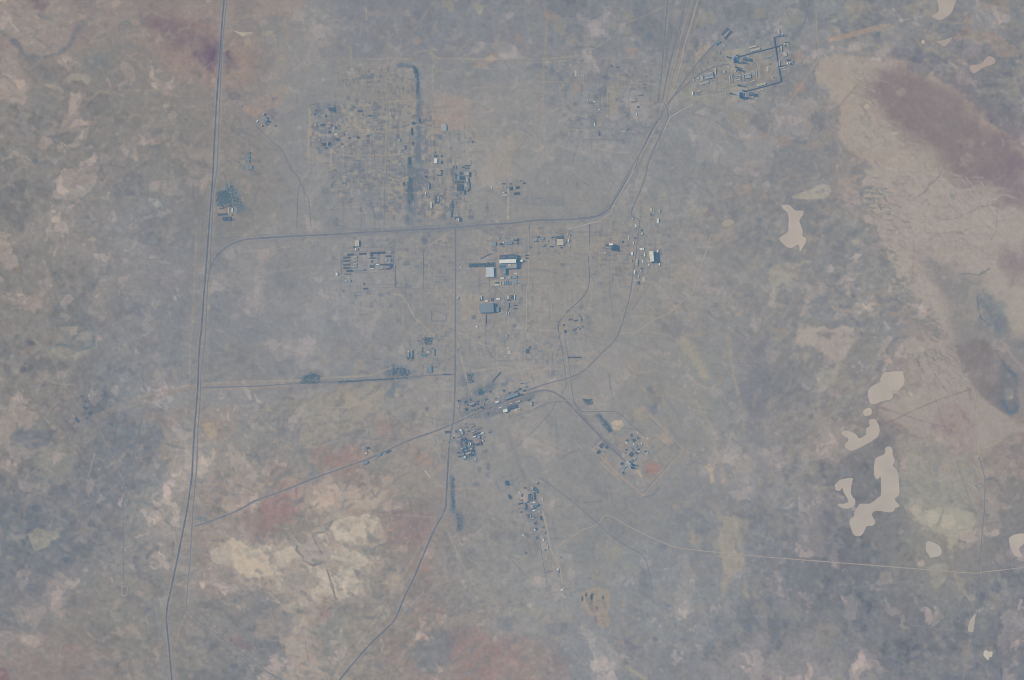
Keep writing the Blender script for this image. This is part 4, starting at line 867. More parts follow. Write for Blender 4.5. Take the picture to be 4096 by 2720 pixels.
    ('03', '930 840 970 838', 5, (118, 120, 126), .7), ('03', '2080 1280 2130 1310', 4, (120, 116, 124), .7), ('03', '2180 1330 2300 1430', 3, (150, 147, 144), .4), ('03', '2190 1310 2185 1450', 3, (128, 130, 138), .4), ('03', '1740 900 1660 1080 1610 1260', 7, (154, 146, 140), .5), ('03', '420 1500 500 1400 640 1280', 6, (146, 134, 133), .5), ('03', '730 1400 740 1330', 4, (132, 124, 128), .5),
    ('03', '1090 1500 1090 1420 1140 1380', 5, (132, 122, 126), .6), ('03', '1590 740 1660 640', 3, (134, 132, 138), .5), ('03', '1250 790 1420 795', 4, (148, 143, 139), .4), ('03', '1360 1100 1380 1150', 0.1, TD, 0),
]:
    streak(t, s, max(w, 3.5) + .5, c, min(1, a * (1.15 if sum(c) > 400 else .95)), 2.0, 1.5)

# broad verges of the long roads (scraped soil both sides)
HWY_L = pts('00', '2065 0 2045 250 2030 500 2015 700 2000 900 1985 1150 1972 1400 1965 1568') + pts('01', '1948 250 1930 480 1915 700 1900 900 1893 1000 1880 1150 1870 1300 1855 1500') + \
    pts('02', '1845 0 1832 200 1825 420 1810 620 1795 800 1783 1000 1770 1250 1750 1400 1725 1568') + pts('03', '1690 180 1660 330 1635 460 1605 600 1575 740 1550 850 1535 960 1540 1080 1555 1230 1570 1400 1585 1568 1592 1700')
HWY_R = pts('00', '2090 0 2075 150 2062 300 2045 500 2030 850 2018 1150 2000 1568') + pts('01', '1970 200 1955 500 1945 700 1940 850 1930 950 1915 1050 1905 1250 1890 1568') + \
    pts('02', '1855 300 1845 550 1825 850 1815 1150 1795 1400 1780 1568') + pts('03', '1765 250 1750 500 1735 650 1725 780 1722 880 1760 960 1860 1050 2000 1150 2130 1250 2250 1330 2361 1405') + pts('13', '100 1490 240 1568 330 1640')
HWY_L = [(HWY_L[0][0] + 3, -120.0)] + HWY_L
HWY_R = [(HWY_R[0][0] + 3, -120.0)] + HWY_R
CURVE = pts('01', '1918 960 1940 900 1980 820 2050 740 2150 680 2250 645 2361 632')
EW_UP = CURVE + pts('11', '350 610 700 595 1000 575 1300 560 1500 548 1840 530 2100 505 2361 490') + pts('21', '200 465 500 455 700 445 800 420 880 370 930 310 1000 190 1080 50 1120 0') + pts('20', '1200 1380 1300 1180 1360 1090')
CENT = pts('11', '1840 530 1840 900 1838 1568') + pts('12', '1835 400 1825 700 1800 850 1780 1000 1765 1250 1755 1450 1740 1568') + pts('13', '1650 170 1580 330 1520 470 1450 640 1370 800 1300 970 1240 1060 1100 1190 950 1350 770 1568 700 1640')
EW_LO = pts('02', '1855 440 2361 425') + pts('12', '380 400 750 385 1100 370 1400 345 1600 325 1830 318')
RAIL_D = pts('03', '1795 150 1980 90 2200 0') + pts('12', '0 1480 250 1390 520 1280 800 1180 1100 1070 1400 930 1600 860 1830 770 2000 690 2200 610 2361 535') + pts('22', '130 500 280 465 380 480 450 520 500 560 600 670 700 775 800 880 900 985 1050 1125')
RAIL_N = pts('22', '130 470 300 410 500 355 620 310 700 250 780 170 860 90 950 0') + pts('21', '1010 1430 1050 1300 1090 1150 1110 1000 1140 800 1160 600 1175 470') + pts('21', '1100 400 1180 200 1230 60') + pts('20', '1260 1500 1330 1330 1390 1200 1440 1060 1400 940')
RAIL_N = RAIL_N[:15] + RAIL_N[15:]
FAN = [pts('20', '1440 -20 1420 200 1395 500 1370 750 1345 950'), pts('20', '1610 -20 1540 280 1480 500 1430 700 1390 930'), pts('20', '1920 360 1780 500 1650 660 1550 800 1440 960'), pts('20', '2000 590 1860 620 1740 680 1600 790 1500 880 1420 980')]
PALE_N = pts('20', '1715 -20 1640 250 1590 430 1540 650 1440 930')
DIRT_E = pts('21', '1840 590 1780 780 1700 980 1670 1120 1560 1220 1450 1320 1300 1390 1100 1530')
SITE = pts('22', '1200 620 1580 1010 1210 1430 1030 1280 750 1010')
SOUTH = pts('22', '240 1270 300 1300 480 1430 640 1560') + pts('23', '800 130 930 250 1050 330 1180 400 1240 480 1270 600 1295 730')
EAST_T = pts('23', '380 350 480 300 650 185 780 140 880 50 1100 165 1300 260 1500 340 1700 370 2000 400 2361 435') + pts('33', '900 505 1850 580 1960 575 2361 530 2500 515')
STRIP = pts('23', '280 0 330 200 360 360 440 530 465 680')
PALE_S = pts('23', '575 740 340 760 200 820 0 865') + pts('13', '2000 960 1650 1025')
EAST_R = pts('32', '1945 1080 1975 1180 2000 1300 1995 1568') + pts('33', '1975 200 1965 400 1950 600 1945 800 1930 1000 1920 1200 1905 1568 1900 1680')
LEFT_D = pts('02', '280 -10 410 70 500 220 600 400 700 580 760 660') + pts('02', '880 740 960 920 1060 1120 1150 1340 1240 1560') + pts('03', '1340 230 1420 400 1480 560 1540 680')
LEFT_V = pts('02', '1330 620 1290 800 1240 1000 1195 1200 1150 1350 1135 1568') + pts('03', '1138 300 1138 640')
for P, w, c, a in [(HWY_L, 44, (144, 141, 139), .3), (HWY_R, 34, (144, 141, 139), .25), (HWY_L, 13, (153, 147, 141), .55), (HWY_R, 13, (153, 147, 141), .5), (EW_UP, 34, (133, 135, 140), .5), (EW_UP[9:14], 26, (122, 129, 138), .5), (EW_UP, 16, (150, 147, 143), .3), (CENT, 13, (152, 147, 142), .45), (EW_LO, 26, (152, 145, 141), .5), (RAIL_D, 16, (146, 142, 140), .5),
                   (SITE + SITE[:1], 9, (157, 149, 142), .7), (RAIL_N, 9, (150, 145, 141), .4), (pts('02', '880 720 1100 620 1340 540 1600 470 1830 430'), 30, (150, 143, 139), .55)]:
    streak(None, None, w, c, a, 4, 2, P)
for t, s, w, c, a in [('02', '1000 560 1340 510 1600 450 1740 420', 4, (156, 148, 143), .6), ('02', '1100 590 1350 540 1800 460', 3, (126, 127, 133), .5), ('02', '1150 600 1500 530 1790 490', 3, (128, 128, 134), .5), ('02', '1600 440 1740 415', 5, (164, 158, 150), .5), ('02', '1570 510 1680 490', 5, (160, 156, 148), .4),
                      ('02', '1880 400 2361 385', 6, (157, 148, 142), .7), ('12', '0 380 400 372 700 345 1050 330 1180 280 1250 255', 6, (160, 152, 144), .7), ('02', '1870 470 2361 445', 5, (152, 144, 141), .5), ('12', '0 440 300 420', 5, (150, 143, 140), .5), ('12', '560 1262 770 1190', 6, (164, 154, 148), .5),
                      ('13', '0 0 0 0', .1, TD, 0), ('22', '20 710 200 645 330 590 440 570', 4, (128, 131, 139), .6), ('22', '0 690 180 640 300 560 430 490', 5, (152, 147, 142), .5), ('22', '500 580 640 700 800 860 900 970 1020 1090', 7, (158, 140, 133), .75), ('22', '600 640 700 740 850 900 1000 1040', 6, (114, 122, 134), .5),
                      ('22', '750 1010 860 1110 1000 1240 1210 1430', 8, (158, 147, 140), .7), ('22', '690 690 960 650', 4, (158, 149, 143), .6), ('22', '1000 690 1150 850 1220 910', 4, (154, 151, 145), .5), ('21', '1210 60 1100 380', 5, (154, 149, 144), .35), ('20', '1610 350 1560 560 1460 850', 6, (156, 146, 139), .4),
                      ('21', '1130 0 1010 200 950 300', 3, (162, 160, 155), .5), ('20', '1350 1130 1230 1350 1110 1568', 3, (162, 161, 157), .6), ('20', '1290 1190 1180 1370 1080 1560', 6, (152, 147, 142), .5), ('21', '1060 20 960 220 880 350', 6, (152, 147, 142), .5)]:
    streak(t, s, w, c, a, 2.0, 1.5)
# speckles of crust and bush, and old wheel marks
for _ in range(900):
    x, y = rnd.uniform(-50, 4146), rnd.uniform(-50, 2770)
    k = K[int((y - GY0) / G), int((x - GX0) / G)]
    if rnd.random() > .25 + k:
        continue
    base = C[int((y - GY0) / G), int((x - GX0) / G)]
    d_ = rnd.choice([np.array([18, 13, 7.]), np.array([16, 12, 8.]), np.array([-15, -10, -4.]), np.array([12, 5, 2.])])
    r_ = rnd.uniform(3, 9) * (1 + k * .8)
    a_ = rnd.uniform(0, 3)
    Q = [(x + r_ * math.cos(q * .785) * rnd.uniform(.6, 1.5), y + r_ * math.sin(q * .785) * rnd.uniform(.4, 1.1)) for q in range(8)]
    soil(None, None, base + d_, rnd.uniform(.4, .9), 3, 4, Q)
for _ in range(720):
    x, y = rnd.gauss(1850, 700), rnd.gauss(1150, 560)
    if not (100 < x < 3000 and 20 < y < 2600):
        continue
    an = rnd.choice([0, 90, 22, -40, 55, 8, -12]) + rnd.gauss(0, 9)
    L = rnd.uniform(30, 170)
    cx_, cy_ = math.cos(R(an)), math.sin(R(an))
    bend = rnd.gauss(0, .08) * L
    Q = [(x, y), (x + cx_ * L * .5 - cy_ * bend, y + cy_ * L * .5 + cx_ * bend), (x + cx_ * L, y + cy_ * L)]
    base = C[int((y - GY0) / G), int((x - GX0) / G)]
    streak(None, None, rnd.uniform(2.5, 4.5), base + rnd.choice([np.array([16, 12, 6.]), np.array([14, 9, 4.]), np.array([-14, -10, -4.])]), rnd.uniform(.2, .6), 2, .8, Q)
# shores of the salt pans
PANS = [
    ('32', '1030 370 1060 310 1100 295 1230 288 1250 320 1258 390 1220 450 1190 468 1145 470 1152 520 1120 550 1050 565 980 592 940 580 920 500 940 440 1032 388', SALT),
    ('32', '875 660 895 640 925 625 955 640 950 690 890 697', (180, 170, 160)),
    ('32', '710 960 740 915 690 880 680 850 720 835 780 850 825 885 840 905 890 885 905 860 902 820 940 790 930 745 970 725 1005 755 1030 830 1010 890 930 950 780 1020 720 995', SALT),
    ('32', '1080 1000 1110 983 1145 1000 1150 1060 1170 1110 1152 1160 1190 1200 1205 1300 1210 1420 1170 1470 1210 1530 1170 1555 1170 1568 1120 1590 1000 1575 958 1610 990 1680 960 1713 910 1718 870 1793 820 1810 780 1778 750 1668 790 1628 800 1568 820 1550 850 1510 940 1508 1020 1450 1040 1420 1040 1270 1010 1285 980 1240 990 1100 1075 1050', SALT),
    ('32', '615 1340 650 1300 700 1280 780 1275 770 1330 765 1420 805 1480 790 1530 720 1557 650 1530 650 1510 720 1505 740 1480 700 1410 685 1365 660 1390 625 1382', SALT),
    ('33', '1460 300 1475 288 1540 305 1590 345 1600 400 1560 430 1500 438 1480 410 1455 370', (175, 167, 159)),
    ('33', '2220 260 2260 230 2320 218 2361 218 2420 260 2361 310 2315 360 2340 410 2320 438 2270 410 2235 350', (177, 168, 160)),
    ('33', '1915 950 1905 1050 1890 1120 1845 1115 1860 1030 1890 980', (173, 165, 157)),
    ('33', '1990 1310 2010 1290 2040 1308 2070 1305 2065 1350 2040 1360 2030 1385 1990 1345', (186, 179, 168)),
    ('31', '125 320 200 325 245 370 320 375 325 410 290 470 320 560 320 610 355 630 340 680 295 750 280 690 200 720 110 650 125 610 180 570 190 470 180 400 130 350', SALT),
    ('30', '1540 -60 1730 -60 1715 60 1680 130 1590 185 1510 150 1565 110 1572 60', (168, 160, 154)),
    ('30', '1860 640 1870 600 1960 590 2030 520 2090 540 2080 590 1990 620 1930 660 1890 675', (166, 154, 149)),
    ('30', '1410 385 1430 365 1450 385 1430 406', (176, 165, 156)),
    ('30', '1530 380 1620 370 1700 345 1660 400 1620 430 1580 400', (164, 154, 147)),
    ('21', '1935 490 1960 465 2010 455 2045 470 2030 505 1960 525', (160, 154, 147)),
]
for t, s, c in PANS:
    P = pts(t, s)
    streak(None, None, 5, (128, 130, 130), .6, 4, 3, P + P[:1])

# ------------------------------------------------------------------ finish the soils and build the sheet
# thin curling veins of crust and scrub, then the finer mottling that lies over every soil
for sc, am in ((170, 70), (90, 40), (48, 22)):
    for sign in (1, -1):
        nn = remap(fbm(sc, 3, .62), wx1 * am + wx2 * 10, wy1 * am + wy2 * 10)
        v_ = sstep(.1, .0, np.abs(nn)) * sstep(-.2, .9, noise(260)) * (K * .8 + .14)
        C += v_[..., None] * (PALE * .6 if sign > 0 else DARK * .6)
m1, m2 = fbm(40, 4, .8), fbm(16, 2, .9)
amp = (1.3 + 2.6 * K) * (1 + .3 * noise(300))
C += (m1 * amp * .55 + m2 * amp * .7)[..., None] * np.array([1.06, 1.0, .9])
C += (fbm(60, 4, .7) * (.7 + .8 * K))[..., None] * np.array([.7, -.3, -.5])
fl1, fl2, fl3 = noise(9), noise(10), noise(7.5)
dens = np.clip(.55 + .5 * noise(180), 0, 1.2) * (.5 + .7 * K)
C += (sstep(.85, 1.35, fl1) * dens * 13)[..., None] * np.array([1, .8, .5])
C -= (sstep(.85, 1.35, fl2) * dens * 12)[..., None] * np.array([1, .75, .4])
C += (fl3 * (1.7 + 1.6 * K) + m2 * amp * .4)[..., None]
A = alb(C)
pit_list = [(2048 + x * .4337, 2040 + y * .4337, rx * .4337, ry * .4337, z) for x, y, rx, ry, z in
            [(655, 820, 13, 30, -14), (690, 785, 11, 24, -12), (745, 805, 20, 34, -22), (845, 810, 12, 18, -12), (785, 905, 10, 16, -8), (800, 1015, 40, 44, -7), (770, 870, 60, 30, -6)]]
for q in pit_list:
    pit(*q)
for x, y, r_, z in [(1400, 275, 14, 7), (1460, 330, 12, 6)]:
    pit(x * .4337, 680 + y * .4337, r_, r_, z)
XX, YY = np.meshgrid(gx, gy)
nv = NX * NY
co = np.empty((nv + 4, 3), np.float32)
co[:nv, 0] = ((XX - 2048) * M).ravel()
co[:nv, 1] = ((1360 - YY) * M).ravel()
co[:nv, 2] = ZG.ravel()
co[nv:] = [(-EXT, EXT, 0), (EXT, EXT, 0), (EXT, -EXT, 0), (-EXT, -EXT, 0)]
idx = np.arange(nv).reshape(NY, NX)
q4 = np.stack([idx[:-1, :-1], idx[1:, :-1], idx[1:, 1:], idx[:-1, 1:]], -1).reshape(-1, 4)
c0, c1, c2, c3 = idx[0, 0], idx[0, -1], idx[-1, -1], idx[-1, 0]
ring = np.array([[nv, c0, c1, nv + 1], [nv + 1, c1, c2, nv + 2], [nv + 2, c2, c3, nv + 3], [nv + 3, c3, c0, nv]])
faces = np.concatenate([q4, ring]).astype(np.int32)
me = bpy.data.meshes.new('ground')
me.vertices.add(nv + 4)
me.vertices.foreach_set('co', co.ravel())
me.loops.add(faces.size)
me.loops.foreach_set('vertex_index', faces.ravel())
me.polygons.add(len(faces))
me.polygons.foreach_set('loop_start', np.arange(0, faces.size, 4, dtype=np.int32))
me.update(calc_edges=True)
at = me.color_attributes.new('soil', 'FLOAT_COLOR', 'POINT')
cc = np.ones((nv + 4, 4), np.float32)
cc[:nv, :3] = A.reshape(-1, 3)
cc[nv:, :3] = alb((136, 137, 141))
at.data.foreach_set('color', cc.ravel())
gm = bpy.data.materials.new('steppe_soil')
gm.use_nodes = True
nt = gm.node_tree
b = nt.nodes['Principled BSDF']
b.inputs['Roughness'].default_value = .95
b.inputs['Specular IOR Level'].default_value = 0
va = nt.nodes.new('ShaderNodeVertexColor')
va.layer_name = 'soil'
ge = nt.nodes.new('ShaderNodeNewGeometry')
no = nt.nodes.new('ShaderNodeTexNoise')
no.inputs['Scale'].default_value = .035
no.inputs['Detail'].default_value = 3
nt.links.new(ge.outputs['Position'], no.inputs['Vector'])
mr = nt.nodes.new('ShaderNodeMapRange')
for k, v in (('From Min', .3), ('From Max', .7), ('To Min', .93), ('To Max', 1.07)):
    mr.inputs[k].default_value = v
nt.links.new(no.outputs['Fac'], mr.inputs['Value'])
vm = nt.nodes.new('ShaderNodeVectorMath')
vm.operation = 'SCALE'
nt.links.new(va.outputs['Color'], vm.inputs[0])
nt.links.new(mr.outputs[0], vm.inputs['Scale'])
nt.links.new(vm.outputs[0], b.inputs['Base Color'])
structure(link('ground', me, None, gm))
del XX, YY, A


# ------------------------------------------------------------------ roads, railways, salt pans
def smooth(P, n=5):
    Q = []
    P = [P[0]] + list(P) + [P[-1]]
    for i in range(1, len(P) - 2):
        a, b_, c, d = P[i - 1:i + 3]
        for k in range(n):
            t = k / n
            Q.append(tuple(.5 * (2 * b_[j] + (c[j] - a[j]) * t + (2 * a[j] - 5 * b_[j] + 4 * c[j] - d[j]) * t * t + (3 * b_[j] - a[j] - 3 * c[j] + d[j]) * t ** 3) for j in (0, 1)))
    Q.append(P[-2])
    return Q


def ribbon(name, P, width, z, m, curve=True, z0=0.0):
    P = smooth(P) if curve else P
    P = [W(*p) for p in P]
    P = [p for i, p in enumerate(P) if i == 0 or math.dist(p, P[i - 1]) > 1]
    vs, fs = [], []
    n = len(P)
    for i in range(n):
        a, c = P[max(i - 1, 0)], P[min(i + 1, n - 1)]
        dx, dy = c[0] - a[0], c[1] - a[1]
        L = math.hypot(dx, dy) or 1
        wv = 1 + .13 * math.sin(i * 1.7 + n) + .09 * math.sin(i * .61)
        nx, ny = -dy / L * width / 2 * wv, dx / L * width / 2 * wv
        x, y = P[i]
        vs += [(x + nx * 1.15, y + ny * 1.15, z0), (x + nx, y + ny, z), (x - nx, y - ny, z), (x - nx * 1.15, y - ny * 1.15, z0)]
    for i in range(n - 1):
        for k in range(3):
            fs.append((i * 4 + k, i * 4 + k + 1, i * 4 + 5 + k, i * 4 + 4 + k))
    me = bpy.data.meshes.new(name)
    me.from_pydata(vs, [], fs)
    return link(name, me, None, m)


M_ASPH = mat('asphalt', (104, 116, 133), namp=.12, nscale=.02)
M_ASPH2 = mat('worn_asphalt', (121, 128, 139), namp=.14, nscale=.02)
M_DIRT = mat('packed_dirt', (160, 152, 145), namp=.08, nscale=.02)
M_DIRT2 = mat('faint_dirt', (151, 146, 141), namp=.08, nscale=.02)
M_RAIL = mat('railway_ballast', (118, 126, 137), namp=.18, nscale=.02)
M_CONC = mat('pale_concrete', (167, 165, 161), namp=.1, nscale=.03)
zz = [.35]


def road(name, P, w, m, curve=True):
    zz[0] += .02
    return structure(ribbon(name, P, w, zz[0], m, curve))


road('asphalt_road', HWY_L, 14, M_ASPH)
road('asphalt_road', HWY_R, 10, M_ASPH2)
road('asphalt_road', EW_UP, 14, mat('tarred_road', (116, 125, 138), namp=.2, nscale=.01))
road('asphalt_road', CENT[:7], 13, mat('grey_asphalt', (116, 125, 138), namp=.12, nscale=.02))
road('asphalt_road', CENT[6:], 14, mat('dusty_asphalt', (110, 120, 135), namp=.2, nscale=.01))
road('asphalt_road', EW_LO, 11, M_ASPH2)
road('asphalt_road', EAST_R, 8, M_ASPH2)
road('railway', RAIL_D, 13, M_RAIL)
road('railway', RAIL_N, 10, M_RAIL)
for P in FAN:
    road('railway', P, 11, M_RAIL)
road('railway', pts('22', '560 570 640 655 760 660 950 662 1020 700 1100 780 1230 890'), 7, M_RAIL)
road('railway', pts('22', '200 640 330 580 450 565 530 600 680 740 820 890 1010 1075'), 7, M_RAIL)
road('railway', pts('20', '1420 980 1350 1120 1240 1320 1130 1500 1090 1568') + pts('21', '1050 60 960 230 920 300 860 360 780 420 600 440'), 6, M_RAIL)
road('railway', pts('30', '380 0 360 110 320 240 240 320 200 380 205 470'), 9, M_RAIL)
road('dirt_track', PALE_N, 8, M_DIRT)
road('dirt_track', DIRT_E, 8, M_DIRT)
road('dirt_track', EAST_T, 8, M_DIRT)
road('dirt_track', STRIP, 13, M_DIRT)
road('dirt_track', PALE_S, 6, M_DIRT2)
road('dirt_track', SOUTH, 7, M_ASPH2)
road('dirt_track', LEFT_D[:6], 4.5, M_DIRT2)
road('dirt_track', LEFT_D[6:], 4.5, M_DIRT2)
road('asphalt_road', LEFT_V, 6.5, M_ASPH2)
road('dirt_track', pts('03', '1125 660 1125 770 1140 790 1165 780 1175 720 1150 700 1128 720'), 7, M_DIRT)
road('dirt_track', pts('32', '1945 1080 1948 900 1960 855 1985 845 2000 865 1990 905 1970 920 1955 900'), 6, M_DIRT)
road('asphalt_road', pts('22', '440 -10 470 150 495 350 500 410 460 490'), 6, M_ASPH2)
road('asphalt_road', pts('22', '490 -5 515 150 540 350 555 480 575 570 640 640'), 6.5, M_ASPH2)
road('asphalt_road', pts('21', '440 1560 430 1420 500 1320 700 1095 700 770'), 5.5, M_ASPH)
road('asphalt_road', pts('21', '712 690 715 500'), 5.5, M_ASPH)
road('dirt_track', pts('21', '160 560 155 700 150 1050 135 1150 135 1480'), 7, M_DIRT)
road('asphalt_road', pts('21', '190 470 165 490 160 560 156 760'), 6, M_ASPH2)
road('asphalt_road', pts('10', '0 1160 130 1290 250 1400 320 1568') + pts('11', '350 20 410 115 385 200 375 540'), 7.5, M_ASPH2)
road('asphalt_road', pts('11', '410 115 450 200 490 300 505 520'), 6, M_ASPH2)
road('asphalt_road', pts('11', '1205 0 1185 200 1180 540'), 6, M_ASPH2)
road('concrete_way', pts('20', '1395 1215 1425 1140 1465 1075 1560 1020 1670 960'), 6.5, M_CONC, False)
road('concrete_way', pts('21', '515 545 620 520 720 490 820 470'), 6.5, M_CONC, False)
road('concrete_way', pts('21', '820 450 910 395 940 310 1060 110 1120 0') + pts('20', '1150 1490 1240 1330 1360 1110'), 5, M_CONC, False)
road('dirt_track', pts('23', '245 200 262 330 285 480 310 600 325 740'), 5, M_ASPH2)


def pan(P, c, k):
    ring_ = smooth(P + P[:1], 4)[:-1]
    pr = random.Random(k)
    ring_ = [(x + pr.uniform(-.8, .8), y + pr.uniform(-.8, .8)) for x, y in ring_]
    vs = [W(x, y) + (.2 + .004 * k,) for x, y in ring_]
    me = bpy.data.meshes.new('salt_pan')
    me.from_pydata(vs, [], [tuple(range(len(vs)))[::-1]])
    o = link('salt_pan', me, None, mat('salt_crust', c, nscale=.005, namp=.07))
    structure(o)


for k, (t, s, c) in enumerate(PANS):
    pan(pts(t, s), c, k)
# ------------------------------------------------------------------ buildings
ROOF = {k: mat(n, c, var=.1, nscale=.06, namp=a, rough=.7) for k, n, c, a in [
    ('w', 'white_sheet_roof', (200, 205, 200), .06), ('c', 'cream_roof', (172, 168, 158), .1), ('g', 'grey_roof', (152, 157, 158), .12), ('b', 'blue_grey_roof', (127, 143, 155), .14),
    ('d', 'dark_felt_roof', (93, 112, 129), .2), ('r', 'red_brown_roof', (142, 112, 122), .15), ('t', 'teal_sheet_roof', (98, 138, 158), .12), ('k', 'turf_cover', (87, 109, 126), .2)]}
WALL = [mat('grey_panel_wall', base=(.30, .28, .25), var=.15), mat('pale_plaster_wall', base=(.5, .47, .4), var=.12), mat('brick_wall', base=(.26, .18, .13), var=.15)]
M_STEEL = mat('painted_steel', base=(.11, .12, .13), var=.1)
M_DARKSTEEL = mat('dark_steel', base=(.05, .055, .06), var=.1)
M_CONCRETE = mat('weathered_concrete', base=(.42, .38, .30), namp=.15)
M_FOL = mat('scrub_foliage', base=(.07, .09, .05), namp=.3, var=.1, nscale=.1)

CW = {'w': 'white', 'c': 'cream', 'g': 'pale grey', 'b': 'blue-grey', 'd': 'dark', 'r': 'reddish', 't': 'teal', 'k': 'dark turf'}
KINDS = {'s': ('shed', 'shed'), 'w': ('warehouse', 'warehouse'), 'b': ('barracks', 'barracks'), 'a': ('block_building', 'building'), 'h': ('hall', 'hall'), 't': ('storage_tank', 'tank'), 'k': ('covered_bunker', 'bunker')}
NOUN = {'s': 'shed', 'w': 'warehouse', 'b': 'barrack', 'a': 'block', 'h': 'hall', 't': 'round tank', 'k': 'mounded bunker'}
reg = []          # (object, base label, cluster, x, y)


def mesh(name, vs, fs):
    me = bpy.data.meshes.new(name)
    me.from_pydata(vs, [], fs)
    return me


def prism(ring_, z0, z1, cap=True, floor=False):
    n = len(ring_)
    vs = [(x, y, z0) for x, y in ring_] + [(x, y, z1) for x, y in ring_]
    fs = [(i, (i + 1) % n, n + (i + 1) % n, n + i) for i in range(n)]
    if cap:
        fs.append(tuple(range(n, 2 * n)))
    if floor:
        fs.append(tuple(range(n - 1, -1, -1)))
    return vs, fs


def merge(*parts):
    V, F = [], []
    for vs, fs in parts:
        k = len(V)
        V += vs
        F += [tuple(i + k for i in f) for f in fs]
    return V, F


def box(x0, x1, y0, y1, z0, z1):
    return prism([(x0, y0), (x1, y0), (x1, y1), (x0, y1)], z0, z1, True, True)


def rect(w, h):
    return [(-w / 2, -h / 2), (w / 2, -h / 2), (w / 2, h / 2), (-w / 2, h / 2)]


def gable(w, h, z, rise, t=.5, o=.6):
    """ridge along the longer side"""
    sw = h > w
    if sw:
        w, h = h, w
    a, c = w / 2 + o, h / 2 + o
    vs = [(-a, -c, z), (a, -c, z), (a, 0, z + rise), (-a, 0, z + rise), (-a, c, z), (a, c, z)]
    vs += [(x, y, q + t) for x, y, q in vs]
    fs = [(6, 7, 8, 9), (9, 8, 11, 10), (0, 3, 2, 1), (3, 4, 5, 2), (0, 1, 7, 6), (4, 10, 11, 5), (1, 2, 8, 7), (2, 5, 11, 8), (0, 6, 9, 3), (3, 9, 10, 4)]
    if sw:
        vs = [(-y, x, q) for x, y, q in vs]
    return vs, fs


def flat_roof(w, h, z):
    """slab with a raised parapet rim"""
    a, c = w / 2 + .35, h / 2 + .35
    e = .9
    top = [(-a, -c), (a, -c), (a, c), (-a, c)]
    inn = [(-a + e, -c + e), (a - e, -c + e), (a - e, c - e), (-a + e, c - e)]
    vs = [(x, y, z - .3) for x, y in top] + [(x, y, z + 1) for x, y in top] + [(x, y, z + 1) for x, y in inn] + [(x, y, z + .25) for x, y in inn]
    fs = [(i, (i + 1) % 4, 4 + (i + 1) % 4, 4 + i) for i in range(4)] + [(4 + i, 4 + (i + 1) % 4, 8 + (i + 1) % 4, 8 + i) for i in range(4)] + \
        [(8 + i, 8 + (i + 1) % 4, 12 + (i + 1) % 4, 12 + i) for i in range(4)] + [(12, 13, 14, 15), (3, 2, 1, 0)]
    return vs, fs


def root(name, x, y, ang, cat, base=None, cl=None, label=None):
    o = bpy.data.objects.new(name, None)
    COL.objects.link(o)
    o.empty_display_size = 5
    X, Y = W(x, y)
    o.location = (X, Y, 0)
    o.rotation_euler = (0, 0, R(ang))
    o['category'] = cat
    if label:
        o['label'] = label
    else:
        reg.append((o, base, cl, x, y))
    return o


def part(name, o, vf, m):
    return link(name, mesh(name, *vf), o, m)


ORD = 'first second third fourth fifth sixth seventh eighth ninth tenth eleventh twelfth thirteenth fourteenth fifteenth sixteenth seventeenth eighteenth nineteenth twentieth'.split()


